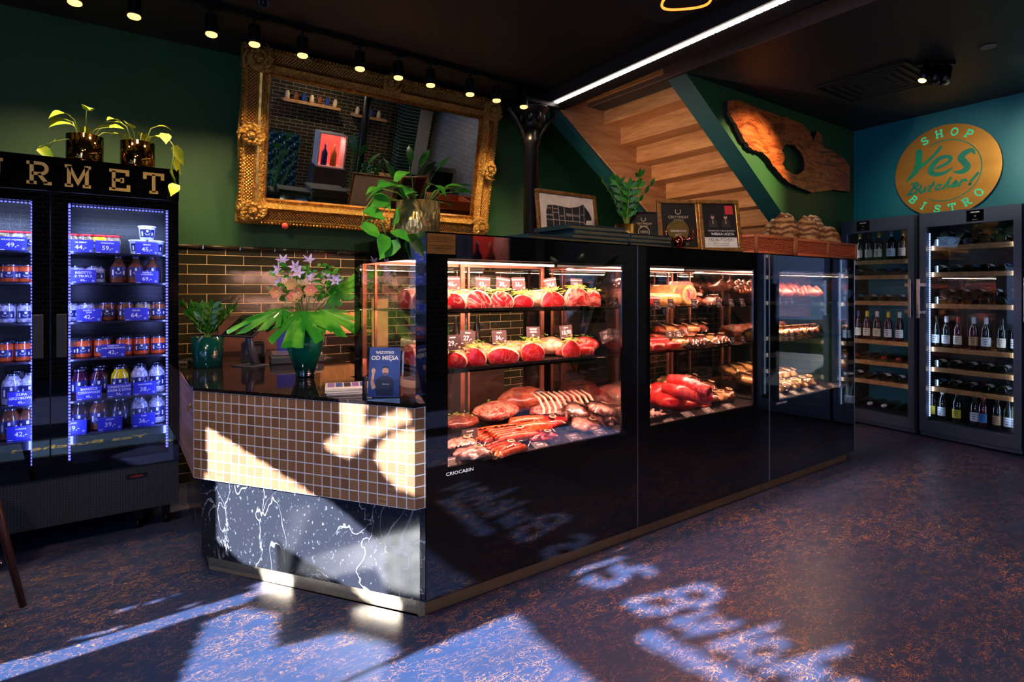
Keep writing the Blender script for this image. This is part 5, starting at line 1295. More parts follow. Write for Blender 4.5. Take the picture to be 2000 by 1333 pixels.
# ------------------------------------------------------------ things on the sales counter
TZ = .9255
t = thing('glass_vase', 'tall teal-green glass vase on the counter', 'vase', (.90, 3.20, TZ))
vg = D.materials.new('teal_vase_glaze'); q = NT(vg); sp_ = q.n('SeparateXYZ', i0=q.coord('Object'))
q.bsdf(Base__Color=q.ramp(q.math('MULTIPLY', sp_.outputs[2], 3.6), [(.06, (.0, .008, .008)), (.30, c(0, 70, 56)), (.7, c(8, 128, 100))]), Roughness=.04, **{'Coat__Weight': 1.0})
VASE = [(.046, 0), (.05, .004), (.05, .012), (.047, .016), (.062, .06), (.088, .14), (.100, .20), (.094, .245), (.070, .275), (.062, .285), (.066, .292), (.060, .290), (.058, .27), (0, .26)]
MB().lathe(VASE, 40, cap=False).build('vase_body', vg, t)
FB = thing('flower_bouquet', 'bouquet of lilac lilies, pink hellebores and big green leaves in the vase', 'bouquet', (.90, 3.20, TZ + .262))
def monstera(base, dr, up, L, W, holes=5):
    d = Vector(dr).normalized(); u = Vector(up).normalized(); s = d.cross(u).normalized(); u = s.cross(d)
    vs = []; fs = []; n = 22
    # radial outline with notches
    C0 = Vector(base); idx = 0; vs.append(C0)
    out = []
    for k in range(n * 2 + 1):
        a = -2.75 + 5.5 * k / (n * 2)
        r_ = (.50 + .30 * math.cos(a)) + .12 * math.cos(2 * a)
        notch = 1.0
        fk = (abs(a) - .35) % .48
        if abs(a) > .35 and abs(a) < 2.4 and fk < .13: notch = .55
        x = L * r_ * math.cos(a) * notch * .9 + L * .28; y = W * .62 * math.sin(a) * (.55 + .45 * r_) * notch
        dr_ = -abs(y) * .35 - .4 * max(0, x) ** 2 / L
        out.append(C0 + d * x + s * y + u * dr_)
    mid = C0 + d * L * .25
    vs = [mid] + out; fs = [(0, i + 1, i + 2) for i in range(len(out) - 1)]
    b = MB(); b.add(vs, fs, 0); b.add([v_ + u * .0015 for v_ in vs], [f_[::-1] for f_ in fs], 0)
    b.build('monstera_leaf', MONST, FB); q_ = MB(); q_.tube([(0, 0, -.04), C0 * .6, C0 + d * L * .25], .004, 6); q_.build('leaf_stalk', STEM, FB)
mo = D.materials.new('monstera_green'); q = NT(mo); v_ = q.coord('Object'); MONST = mo
q.bsdf(Base__Color=q.mix(q.ramp(q.noise(v_, 9, 3), [(.45, (0, 0, 0)), (.6, (1, 1, 1))]), c(34, 128, 28), c(96, 176, 50)), Roughness=.3, **{'Coat__Weight': .4})
vr = Vector((RX, RY, 0)); vf = Vector((-FX, -FY, 0))     # right / towards the camera (used to orient the leaves)
monstera((.0, .0, .115), vf * .9 + vr * .02 + Vector((0, 0, -.30)), vf * .35 + Vector((0, 0, .9)), .24, .40)
monstera((-.03, 0, .10), -vr + vf * .25 + Vector((0, 0, .10)), vf * .5 + Vector((0, 0, 1)), .33, .26)
monstera((.03, 0, .10), vr + vf * .35 + Vector((0, 0, .0)), vf * .5 + Vector((0, 0, 1)), .27, .28)
monstera((.08, .02, .13), vr * .85 + Vector((0, 0, .62)), vf + Vector((0, 0, .2)), .33, .16)
random.seed(21)
b = MB(); st = MB()
LIL = mat('lilac_petals', c(190, 170, 240), .5, 0, c(220, 200, 250), 20); HEL = mat('hellebore_petals', c(226, 120, 120), .5, 0, c(190, 160, 100), 12); YCEN = mat('flower_centre', c(226, 216, 150), .6)
def flower(pos, nrm, r, pet, n, W, cup, name):
    b = MB(); u, v2, n_ = frame_of(nrm); pos = Vector(pos)
    for k in range(n):
        a = 2 * PI * k / n; d = (u * math.cos(a) + v2 * math.sin(a)) + n_ * cup
        leaf(b, pos, d, n_, r, W, 'lance' if pet is LIL else 'round', -.1 if cup < .6 else .1, 0, .3)
    b.ell(pos + n_ * .006, (.006, .006, .006), 8, 6, 1); o = b.build(name, [pet, YCEN], FB); o['label'] = 'lilac lily' if pet is LIL else 'dusty pink and green hellebore'
def vp(px_, py_, dep=0):   # bouquet positions read from the photo at the vase's depth
    o_ = Vector((.90, 3.20)); d_ = o_.x * FX + o_.y * FY - dep; a = (px_ - 1000) / F
    return Vector(((FX + a * RX) * d_ - .90, (FY + a * RY) * d_ - 3.20, EYE + (HOR - py_) / F * d_ - TZ - .262))
lil = [(553, 511), (604, 510), (578, 523), (545, 528), (547, 553), (583, 534), (611, 542), (640, 543), (656, 550), (570, 552)]
for k, (x, y) in enumerate(lil):
    p_ = vp(x, y, rnd(-.02, .05)); flower(p_, vf * .8 + Vector((rnd(-.5, .5), rnd(-.3, .3), rnd(.0, .8))), .042, LIL, 5 if k % 2 else 6, .016, .45, 'lily'); st.tube([(0, 0, .0), p_ * .5 + Vector((0, 0, .03)), p_], .002, 5)
for (x, y) in ((541, 570), (575, 580), (608, 568), (572, 556), (585, 573)):
    p_ = vp(x, y, .07); flower(p_, vf + Vector((rnd(-.3, .3), 0, rnd(-.1, .3))), .044, HEL, 6, .044, .6, 'hellebore'); st.tube([(0, 0, 0), p_], .0025, 5)
for k in range(130):
    p_ = vp(rnd(535, 655), rnd(520, 590), rnd(-.06, .04)); d = Vector((rnd(-1, 1), rnd(-1, 1), rnd(-.2, 1)))
    leaf(b, p_, d, vf + Vector((0, 0, .6)), rnd(.03, .055), rnd(.018, .03), 'lance', .2)
st.build('stems', STEM, FB); b.build('foliage', LEAF, FB)
# till tablet
t = thing('till_tablet', 'dark touchscreen till tilted back on a grey pedestal', 'till', (.74, 3.84, TZ), math.radians(-62))
SG = mat('space_grey', c(96, 98, 116), .35, .6)
b = MB(); b.box(-.09, .09, -.06, .08, 0, .006); b.build('base', SG, t, bevel=.002)
b = MB(); b.tube([(0, .05, .005), (0, .01, .12), (0, -.01, .25)], [.028, .024, .022], 12); b.build('pedestal', SG, t)
b = MB(); Mx = Matrix.Translation((0, -.01, .25)) @ Matrix.Rotation(math.radians(-52), 4, 'X'); b.box(-.14, .14, -.006, .006, -.10, .10, 0, Mx); b.build('tablet', mat('tablet_shell', c(60, 62, 80), .3, .4), t)
b = MB(); b.box(-.134, .134, -.0075, -.0062, -.094, .094, 0, Mx); b.build('screen', BLACKGLASS, t)
t = thing('scale', 'flat grey shop scale behind the vase', 'scale', (1.04, 3.90, TZ), math.radians(-10))
b = MB(); b.box(-.16, .16, -.12, .12, 0, .05); b.build('housing', mat('scale_grey', c(46, 52, 62), .4), t, bevel=.008); b = MB(); b.box(-.15, .15, -.11, .11, .055, .065); b.build('weighing_plate', STEEL, t); b = MB(); b.box(.04, .12, -.122, -.12, .01, .035); b.build('sticker', PAPER, t)
t = thing('receipt_printer', 'black box receipt printer behind the till', 'printer', (.80, 4.02, TZ + .0), math.radians(-10)); b = MB(); b.box(-.07, .07, -.06, .06, 0, .13); b.box(-.06, .06, -.05, .05, .13, .14); b.build('housing', mat('printer_black', (.01, .01, .012, 1), .35), t, bevel=.006)
b = MB(); b.box(-.045, .045, -.062, -.060, .06, .11); b.build('paper_slot', SG, t)
for nm, x, y, rz_ in (('low black card terminal with a white sticker left of the till', 408, 706, .2), ('low dark card terminal with a strap at the counter corner', 378, 709, -.2)):
    p = px(x, y, Z=TZ); t = thing('card_terminal', nm, 'card terminal', (p.x, p.y, TZ), rz_ - .6, 'card terminals')
    b = MB(); b.box(-.055, .055, -.09, .09, 0, .028); b.build('shell', MATS['printer_black'], t, bevel=.008); b = MB(); b.box(-.04, .04, .02, .08, .028, .031); b.build('screen', BLACKGLASS, t)
    b = MB(); b.box(-.03, .03, -.093, -.09, .006, .022); b.build('sticker', PAPER, t)
t = thing('potted_zz_plant', 'green plant in a glossy teal pot at the left end of the counter', 'potted plant', (.53, 3.97, TZ), 0)
pot(t, .095, .185, mat('teal_pot_glaze', c(2, 60, 58), .15, coat=1), .86); zz(t, 12, .22, .15, 31, .8, LEAFD, .07)
random.seed(5)
for k in range(7):
    o = MB(); o.box(-.10, .10, -.07, .07, 0, .0045); 
    if k == 6:
        for j in range(5): o.add([(-.09 + .036 * j, -.06, .0048), (-.06 + .036 * j, -.06, .0048), (-.06 + .036 * j, .06, .0048), (-.09 + .036 * j, .06, .0048)], [(0, 1, 2, 3)], 1 + j % 3)
    ob = o.build('leaflet', [PAPER, mat('leaflet_purple', c(150, 110, 190), .5), mat('leaflet_blue', c(60, 90, 170), .5), mat('leaflet_dark', c(50, 46, 70), .5)])
    ob.location = (.93 + rnd(-.006, .006), 2.60 + rnd(-.006, .006), TZ + k * .0048); ob.rotation_euler = (0, 0, math.radians(-20) + rnd(-.05, .05))
    tag(ob, 'printed leaflet, %s in the fanned stack on the counter' % (ORD[k] + ' from the bottom' if k < 6 else 'topmost'), 'leaflet', 'leaflet stack')
# leaflet holder
RH = -math.radians(36); LP = Vector((1.0, 2.36, TZ))
t = thing('leaflet_holder', 'clear acrylic holder standing at the counter corner', 'leaflet holder', LP, RH)
AC = pane_mat('acrylic', (.93, .95, .98, 1), 2.2)
b = MB(); b.box(-.08, .08, -.05, .05, 0, .004); b.box(-.08, .08, -.052, -.048, 0, .09); b.box(-.08, -.077, -.048, .02, 0, .10); b.box(.077, .08, -.048, .02, 0, .10); b.build('pocket', AC, t)
b = MB(); b.add([(-.08, .012, .004), (.08, .012, .004), (.08, .05, .2), (-.08, .05, .2)], [(0, 1, 2, 3)]); b.build('back_plate', AC, t)
t = thing('leaflet', 'blue leaflet with a man in it standing in the acrylic holder', 'leaflet', LP + Vector((0, 0, .005)), RH); t.rotation_euler = (-.19, 0, RH)
BL = mat('leaflet_royal_blue', c(24, 62, 150), .4, 0, c(14, 44, 120), 12)
b = MB(); b.box(-.068, .068, -.012, -.008, 0, .215); b.build('sheet', BL, t)
M_ = Matrix.Translation((0, -.0128, 0)) @ RX90; b = MB(); b.geo(text('WSZYSTKO', .015, .0006), 0, M_ @ Matrix.Translation((0, .192, 0))); b.geo(text('OD MIĘSA', .026, .0009), 0, M_ @ Matrix.Translation((0, .168, 0))); b.geo(text('Butcher', .010), 0, M_ @ Matrix.Translation((.01, .055, .0008))); b.build('leaflet_lettering', WHITE, t)
b = MB(); b.prism([(-.03, .005), (-.038, .05), (-.028, .08), (-.008, .09), (.018, .09), (.038, .078), (.045, .05), (.042, .005)], .0004, 0, M_); b.prism([(-.05, .03), (-.058, .06), (-.052, .105), (-.042, .105), (-.044, .065), (-.034, .04)], .0005, 1, M_)
b.prism([(-.047 + .009 * math.cos(a * PI / 6), .112 + .012 * math.sin(a * PI / 6)) for a in range(12)], .0006, 1, M_); b.prism([(.005 + .014 * math.cos(a * PI / 6), .112 + .019 * math.sin(a * PI / 6)) for a in range(12)], .0006, 1, M_)
b.prism([(-.009, .122), (-.006, .132), (.006, .134), (.017, .131), (.019, .121), (.005, .126)], .0009, 0, M_); b.prism([(-.006, .098), (.005, .094), (.015, .098), (.012, .104), (-.003, .104)], .0009, 2, M_)
b.build('pictured_person', [mat('apron_navy', c(16, 28, 70), .5), mat('print_skin', c(214, 168, 150), .5), mat('print_beard', c(96, 66, 54), .5)], t)

# ------------------------------------------------------------ stool at the left edge, floor mat
t = thing('bar_stool', 'dark bar stool at the left edge, only a leg in view', 'stool', (-.56, 3.31, 0), 0)
WDK = mat('dark_walnut', c(66, 30, 22), .35, coat=.3)
for k in range(4):
    a = k * PI / 2; fx, fy = (.25 * math.cos(a), .25 * math.sin(a))
    b = MB(); b.tube([(fx * 1.1, fy * 1.1, 0), (fx * .55, fy * .55, .72)], [.014, .02], 10); b.build('leg', WDK, t)
b = MB(); b.tube([(.20 * math.cos(a * PI / 12), .20 * math.sin(a * PI / 12), .20) for a in range(25)], .009, 8); b.build('foot_ring', mat('purple_steel', c(120, 110, 150), .2, .9), t)
b = MB(); b.lathe([(.17, .72), (.19, .74), (.19, .78), (.0, .79)], 28, cap=True); b.build('seat', WDK, t)
t = thing('floor_mat', 'blue-grey doormat with yellow writing and key border, mirrored in the fridge door', 'doormat', (-.05, 1.28, 0))
b = MB(); b.box(-1.0, .85, -.42, .42, 0, .008); b.build('pile', mat('mat_pile', c(50, 84, 112), .95, 0, c(36, 62, 88), 40, .4, 200), t)
YL = mat('mat_yellow', c(220, 190, 90), .9); b = MB()
for k in range(14):
    x = -.95 + k * .125
    for y0 in (-.39, .33): b.ribbon([(x, y0), (x, y0 + .06), (x + .10, y0 + .06), (x + .10, y0 + .02), (x + .05, y0 + .02), (x + .05, y0 + .04)], .010, 0, None, .0085)
b.build('key_border', YL, t)
b = MB(); Rz = Matrix.Rotation(-PI / 2, 4, 'Z'); b.geo(text('Yes Butcher!', .19, .004), 0, Matrix.Translation((-.1, .02, .0085)) @ Matrix.Rotation(PI, 4, 'Z')); b.build('mat_lettering', YL, t)
# ------------------------------------------------------------ meat and delicatessen in the cases
random.seed(77)
def herb(t, pts, n, spread, size=.03, m=None, name='rosemary_sprig'):
    b = MB()
    for k in range(n):
        p = Vector(random.choice(pts)) + Vector((rnd(-spread, spread), rnd(-spread, spread) * .6, rnd(.006, .022)))
        leaf(b, p - Vector((0, 0, abs(p.x) * .22)), (rnd(-1, 1), rnd(-.6, .6), rnd(-.25, .25)), (0, -.5, 1), size * rnd(.6, 1.2), size * .24, 'lance', .1)
    b.build(name, m or HERB, t)
HERB = mat('rosemary', c(150, 170, 60), .5, 0, c(80, 130, 40), 30)
TRAY = mat('tray_black', (.014, .012, .012, 1), .25)
def roast(label, X, Y, z, w, h, l, group, fm=FATTY, cm=RAW, herbs=14, seed=0, rim=.86, rz=0):
    random.seed(seed * 13 + 5)
    t = thing('beef_joint', label, 'meat', (X, Y, z), rz, group)
    k1, k2 = rnd(.9, 1.1), rnd(0, 6)
    def sec(a, s, f=0):   # cross section outline: flat base, domed top
        x = math.cos(a) * w / 2 * (1 + .06 * math.sin(3 * a + k2)); zz_ = max(-.62, math.sin(a)) ; zz_ = (zz_ + .62) / 1.62 * h * (1 + .05 * math.sin(2 * a + k2))
        return Vector((x * s, f, h * .42 + (zz_ - h * .42) * s))
    n = 24; vs = []; rings = [(0, .93), (.006, 1), (l * .3, 1.04), (l * .7, .98), (l * .92, .8), (l, .45)]
    for (yy, s) in rings:
        for k in range(n):
            p = sec(2 * PI * k / n, s, yy - l / 2); p.z = max(p.z, 0); vs.append(p)
    fs = [(i * n + k, i * n + (k + 1) % n, (i + 1) * n + (k + 1) % n, (i + 1) * n + k) for i in range(len(rings) - 1) for k in range(n)]
    fs.append(tuple((len(rings) - 1) * n + k for k in range(n)))
    b = MB(); b.add(vs, fs, 0, None, True); b.add([vs[k] for k in range(n)], [tuple(range(n))], 0); b.build('fat_cap', fm, t)
    vs = [sec(2 * PI * k / n, rim * (1 - .03 * math.sin(5 * k)), -l / 2 - .004) for k in range(n)] + [sec(2 * PI * k / n, rim * .6, -l / 2 - .010) for k in range(n)]
    b = MB(); b.add(vs, [(k, (k + 1) % n, n + (k + 1) % n, n + k) for k in range(n)] + [tuple(range(n, 2 * n))], 0, None, True); b.build('cut_face', cm, t)
    if herbs: herb(t, [(0, -l * .42, h * .97), (w * .22, -l * .42, h * .9), (-w * .22, -l * .4, h * .9), (0, l * .0, h * 1.0)], int(herbs * 2.4) + 4, w * .34, .030)
    return t
def xat(x, Y, y=600): return px(x, y, Y=Y).x
def rowof(items, Y, z, group, l, hz, tagline):
    for k, (x, wpx, hpx, cm, fm, hb, desc) in enumerate(items):
        X = xat(x, Y); d = X * FX + Y * FY
        roast('%s, %s on the %s' % (desc, ORD[k], tagline), X + l / 2 * .56, Y + .02 + l / 2 * .8, z, wpx * d / F * 1.12, hpx * d / F * 1.28, l, group, fm, cm, hb, seed=k + int(z * 100), rz=-.6, rim=.93)
PB = SH1 - .004
def tray(X0, X1, Y0, Y1, z, label, group):
    t = thing('serving_tray', label, 'tray', ((X0 + X1) / 2, (Y0 + Y1) / 2, z), 0, group); w, d = (X1 - X0) / 2, (Y1 - Y0) / 2
    b = MB(); b.box(-w, w, -d, d, 0, .004); b.build('tray_base', TRAY, t); b = MB(); b.box(-w, w, -d, -d + .004, .004, .012); b.box(-w, w, d - .004, d, .004, .012); b.box(-w, -w + .004, -d + .004, d - .004, .004, .012); b.box(w - .004, w, -d + .004, d - .004, .004, .012); b.build('tray_rim', TRAY, t)
tray(1.20, 2.10, 2.235, 2.62, PB, 'flat black tray under the joints on the top shelf, nearest case', 'black trays')
tray(1.20, 2.16, 2.235, 2.62, SH2 - .004, 'flat black tray under the joints on the middle shelf, nearest case', 'black trays')
T1 = [(890, 44, 26, RAW, FATTY, 6, 'marbled rib-eye joint'), (938, 44, 30, RAW, FATTY, 8, 'marbled rib-eye joint'), (984, 42, 28, RAW, FATTY, 18, 'marbled rib-eye joint'), (1026, 36, 22, RAWRED, FATTY, 26, 'lean red joint'), (1085, 42, 26, RAWRED, FATTY, 22, 'sirloin joint under rosemary'), (1134, 44, 30, RAW, FATTY, 24, 'round ribeye joint'), (1166, 24, 24, RAW, FATTY, 6, 'small cut joint')]
rowof(T1, 2.26, PB + .005, 'joints on the top shelf of the nearest case', .20, 0, 'top shelf of the nearest case')
T2 = [(893, 40, 26, RAWRED, FATTY, 10, 'sirloin joint with a thick fat cap'), (932, 38, 30, RAWRED, FATTY, 20, 'lean joint with rosemary'), (986, 56, 26, RAWRED, FATTY, 8, 'broad sirloin joint'), (1044, 42, 30, RAWRED, FATTY, 26, 'deep red joint with rosemary'), (1121, 32, 26, RAWRED, FATTY, 20, 'round netted joint')]
rowof(T2, 2.26, SH2 + .001, 'joints on the middle shelf of the nearest case', .20, 0, 'middle shelf of the nearest case')
def lump(name, label, cat, loc, r, m, group, rz=0, amp=.12, tilt=(0, 0), seed=1, squash=.3, extra=None, part='meat_body'):
    random.seed(seed); k = [rnd(0, 6) for _ in range(6)]
    t = thing(name, label, cat, loc, rz, group); t.rotation_euler = (tilt[0], tilt[1], rz)
    fn = lambda d: 1 + amp * (math.sin(3.1 * d.x + k[0]) * math.sin(4.3 * d.y + k[1]) + .5 * math.sin(9 * d.x + k[2]) * math.sin(8 * d.z + k[3]) + .3 * math.sin(15 * d.y + k[4] + 6 * d.x))
    b = MB(); b.ell((0, 0, r[2] * .96), r, 28, 18, 0, None, fn); b.build(part, m, t); return t
# second line of joints behind
for k, (x, Y, z, r, m, nm, s, g) in enumerate(((1050, 2.50, PB, (.10, .09, .05), FATTY, 'fatty joint behind the sirloin on the top shelf', 3, 'top'), (905, 2.50, PB, (.11, .08, .05), FATTY, 'pale joint at the back left of the top shelf', 4, 'top'),
        (1073, 2.46, SH2, (.09, .09, .05), FATTY, 'herbed joint behind the netted joint on the middle shelf', 5, 'middle'), (1140, 2.44, SH2, (.09, .08, .045), RAW, 'red joint behind the netted joint, middle shelf', 6, 'middle'), (1000, 2.48, SH2, (.12, .07, .045), FATTY, 'long pale joint at the back of the middle shelf', 7, 'middle'), (935, 2.50, SH2, (.10, .07, .045), FATTY, 'rosemary-topped joint at the back left, middle shelf', 8, 'middle'))):
    t = lump('beef_joint', nm, 'meat', (xat(x, Y), Y, z), r, m, 'back joints on the %s shelf of the nearest case' % g, 0, .06, seed=s); herb(t, [(0, 0, r[2] * 1.9)], 14, r[0] * .6)
# end bay by the side glass
for (Y, z, nm, m, cm, s) in ((2.55, PB + .005, 'large joint seen through the side glass, top shelf', FATTY, RAW, 2), (2.38, PB + .005, 'rib-eye joint at the near corner of the top shelf', FATTY, RAW, 9), (2.50, SH2, 'packed joint seen through the side glass, middle shelf', PALE, RAW, 4)):
    roast(nm, 1.27, Y, z, .16, .10, .17, 'joints beside the side glass', m, cm, 12, s, rz=-PI / 2)
def slabm(label, X, Y, z, sx, sy, sz, m, group, rz=0, name='meat_slab'):
    random.seed(int(X * 100)); t = thing(name, label, 'meat', (X, Y, z), rz, group)
    b = MB(); n = 5
    b.ell((0, 0, sz / 2), (sx * .62, sy * .62, sz * .62), 24, 14, 0, None, lambda d: 1 / max(.55, (abs(d.x) ** 5 + abs(d.y) ** 5 + abs(d.z) ** 5) ** .2) * .82 * (1 + .03 * math.sin(9 * d.x + 5 * d.y))); b.build('meat_body', m, t); return t
slabm('raw flank piece at the right end of the top shelf, nearest case', 2.19, 2.42, PB, .16, .12, .04, RAWRED, 'meat slabs')
slabm('raw flank piece stacked on top at the right end, nearest case', 2.20, 2.42, PB + .042, .15, .11, .035, RAWRED, 'meat slabs')
slabm('long raw pork piece at the right of the middle shelf, nearest case', 2.10, 2.34, SH2, .22, .09, .05, RAW, 'meat slabs', -.1)
# price cards of the nearest case
def pcard(x, y, Y, z, w, h, name, price, where, tilt=-.12, rz=0, roll=0, dark=False, big=None):
    X = xat(x, Y)
    L = [(name, .11, .82), (price, .46, .44)] if not big else [(big[0], .17, .80), (big[1], .17, .60), (price, .2, .35)]
    return card('price_card', 'dark price card %s' % where, 'price cards in the meat cases', (X, Y, z), w, h, L, GREYCARD, rz=rz, tilt=tilt, tilt_z=roll)
tops = [(884, '46,-', 0), (943, '43,-', .05), (982, '38,-', .12), (1014, '36,-', -.03), (1077, '24,6', -.14), (1127, '28,-', .0)]
for k, (x, pr, rl) in enumerate(tops): pcard(x, 560, 2.40, PB + .095, .085, .068, 'ROSTBEF SEZONOWANY', pr, 'with %s above the top-shelf joints, %s from left' % (pr, ORD[k]), roll=rl)
mids = [(885, '29,-', 0, .085, 2.28), (913, '27,-', .1, .09, 2.42), (976, '34,-', 0, .085, 2.40), (1042, '29,-', .04, .095, 2.40), (1107, '18,90', -.06, .095, 2.38), (1187, '69,-', -.25, .06, 2.36)]
for k, (x, pr, rl, dz, Yc) in enumerate(mids): pcard(x, 560, Yc, SH2 + dz, .09, .07, 'ROSTBEF', pr, 'with %s above the middle-shelf joints, %s from left' % (pr, ORD[k]), roll=rl, big=('ROSTBEF', 'CHOCO') if k == 3 else None)
pcard(1202, 560, 2.23, PB + .0, .05, .055, 'STEK', '34', 'at the right end of the top shelf, nearest case')
# bottom deck of the nearest case
def pack(label, X, Y, z, sx, sy, m, group, rz=0, n=3, tilt=(.0, 0), links=0, lab=True):
    random.seed(int(X * 1000 + Y * 100)); t = thing('vacuum_pack', label, 'packed meat', (X, Y, z), rz, group); t.rotation_euler = (tilt[0], tilt[1], rz)
    b = MB()
    if links:
        for k in range(links):
            y = -sy * .38 + sy * .76 * k / (links - 1); b.tube([(-sx * .42, y, .014), (-sx * .36, y, .016), (0, y + rnd(-.004, .004), .018), (sx * .36, y, .016), (sx * .42, y, .014)], [.004, sy / links * .42, sy / links * .45, sy / links * .42, .004], 10)
    else: b.ell((0, 0, .014), (sx * .45, sy * .45, .017), 24, 10, 0, None, lambda d: 1 + .12 * math.sin(7 * d.x + X * 50) * math.sin(6 * d.y + Y * 30))
    b.build('meat', m, t)
    N = 12; vs = []; fs = []
    for i in range(N + 1):
        for j in range(N + 1):
            u, v_ = i / N * 2 - 1, j / N * 2 - 1; e = max(0, 1 - max(abs(u), abs(v_)) ** 3)
            vs.append((u * sx / 2 * (1 + .03 * math.sin(9 * v_ + X * 9)), v_ * sy / 2 * (1 + .03 * math.sin(8 * u)), .003 + e * .034 + .004 * math.sin(i * 2.3 + j * 1.7 + X * 40)))
    for i in range(N):
        for j in range(N): o_ = i * (N + 1) + j; fs.append((o_, o_ + N + 1, o_ + N + 2, o_ + 1))
    b = MB(); b.add(vs, fs, 0, None, True); b.build('plastic_film', FILM, t)
    if lab:
        b = MB(); b.lathe([(.019, .040), (.019, .041), (0, .0415)], 16, 0, Matrix.Translation((sx * .12, -sy * .1, 0)), cap=False); b.lathe([(.012, .0416), (0, .0417)], 12, 1, Matrix.Translation((sx * .12, -sy * .1, 0)), cap=False); b.build('round_sticker', [mat('sticker_cream', c(236, 200, 150), .5), mat('sticker_dark', c(60, 40, 34), .5)], t)
    return t
def dk(x, y, zz_=None): return px(x, y, Z=(DECK + .03 if zz_ is None else zz_))
G = 'packs on the bottom deck of the nearest case'
for (x, y, sx, sy, m, rz, lk, dz, nm) in ((900, 862, .17, .13, PALE, .2, 0, 0, 'pale vacuum pack with a round sticker at the front left of the deck'), (923, 880, .17, .12, PALE, -.2, 0, .0, 'pale vacuum pack right of the front left pack'),
        (960, 846, .22, .16, SAUS, .1, 6, 0, 'pack of orange sausages left of the top sausage pack'), (1000, 850, .24, .17, SAUS, -.15, 6, .02, 'pack of orange sausages lying on top at the deck centre'), (985, 872, .2, .12, SAUS, .25, 5, 0, 'pack of orange sausages at the very front of the deck'),
        (1035, 838, .22, .12, SAUS, -.3, 2, .02, 'flat red sausage pack right of the orange ones'), (1065, 830, .24, .13, RAWRED, -.35, 0, .03, 'flat red meat pack before the rib rack'), (1058, 850, .18, .1, RAWRED, -.2, 0, 0, 'thin red meat pack behind the price cards'),
        (1165, 818, .17, .16, PALE, .3, 0, .03, 'round pale pack with dark sticker at the right of the deck'), (1197, 806, .14, .14, PALE, -.2, 0, .04, 'small pale pack with sticker against the right glass'), (1160, 795, .2, .16, PALE, .5, 0, .08, 'crumpled pale pack on top of the right pile'), (1195, 785, .16, .14, PALE, .1, 0, .07, 'crumpled pale pack at the back right of the pile'), (1140, 780, .2, .14, PALE, -.4, 0, .07, 'crumpled pale pack behind the rib rack')):
    p = dk(x, y); pack(nm, p.x, p.y, DECK + dz, sx * 1.15, sy * 1.15, m, G, rz, links=lk, tilt=(.22 if dz > .02 else .08, 0)).scale = (1, 1, 1.35)
p = dk(905, 830); t = lump('herbed_roast', 'dark herb-crusted roast at the left of the deck', 'meat', (p.x, p.y + .04, DECK), (.11, .08, .04), DRYM, 'roasts on the deck', 0, .08, seed=4); herb(t, [(0, 0, .075)], 20, .07)
p = dk(980, 815); t = lump('herbed_roast', 'large reddish roast sprinkled with herbs behind the sausage packs', 'meat', (p.x, p.y + .06, DECK), (.15, .11, .055), RIBM, 'roasts on the deck', .2, .08, seed=6); herb(t, [(-.04, 0, .10)], 30, .08, .022)
p = dk(1040, 800); lump('ham_joint', 'big smooth dark ham in the middle of the deck', 'meat', (p.x + .02, p.y + .12, DECK), (.17, .11, .075), meat('dark_ham', c(150, 60, 44), c(214, 120, 84), 8, .5, .08), 'roasts on the deck', -.2, .06, seed=8)
for k, (x, y, dz) in enumerate(((1100, 772, .10), (1125, 768, .12), (1165, 765, .12), (1190, 758, .12))):
    p = dk(x, y, DECK + dz); lump('raw_steak', 'raw red piece, %s along the back of the deck pile' % ORD[k], 'meat', (p.x, p.y, DECK + dz - .05), (.09, .06, .035), RAWRED, 'raw pieces at the back', .4 * k, .12, seed=20 + k)
# rack of ribs
p = dk(1105, 815); t = thing('rib_rack', 'fanned rack of ribs with white curved bones on the deck', 'meat', (p.x, p.y + .03, DECK), -.35); t.scale = (1.2, 1.1, 1.3)
b = MB(); b.ell((0, .02, .04), (.15, .10, .05), 24, 14, 0, None, lambda d: 1 + .08 * math.sin(12 * d.x)); b.build('rib_meat', RIBM, t)
for k in range(10):
    x = -.13 + .029 * k; b = MB(); b.tube([(x, -.10, .02), (x + .012, -.075, .075), (x + .005, -.02, .11), (x - .015, .05, .125)], [.006, .0065, .006, .005], 8); b.build('rib_bone', mat('bone', c(250, 206, 180), .4), t)
for k, (x, y, pr) in enumerate(((878, 902, ''), (963, 881, '105,-'), (1043, 866, '45,90'), (1108, 852, '81,5'), (1154, 841, '21,-'), (1189, 833, '78,-'))):
    p = px(x, y, Z=DECK - .0); card('price_card', 'brown price card lying at the front of the deck, %s from left, nearest case' % ORD[k], 'price cards in the meat cases', (p.x, 2.185, DECK - .008), .085, .055, [('WOŁOWINA', .14, .75), (pr, .32, .42)], GREYCARD, tilt=-1.12)
pcard(919, 832, 2.42, DECK + .01, .09, .065, 'STEK RIBEYE', '45', 'standing among the roasts at the left of the deck')
pcard(1137, 780, 2.62, DECK + .10, .05, .05, 'ŻEBRO', '97', 'standing on the raw pieces at the back of the deck')
pcard(1055, 780, 2.80, DECK + .05, .06, .09, 'KACZKA', '103', 'dark and upright near the middle post of the deck')

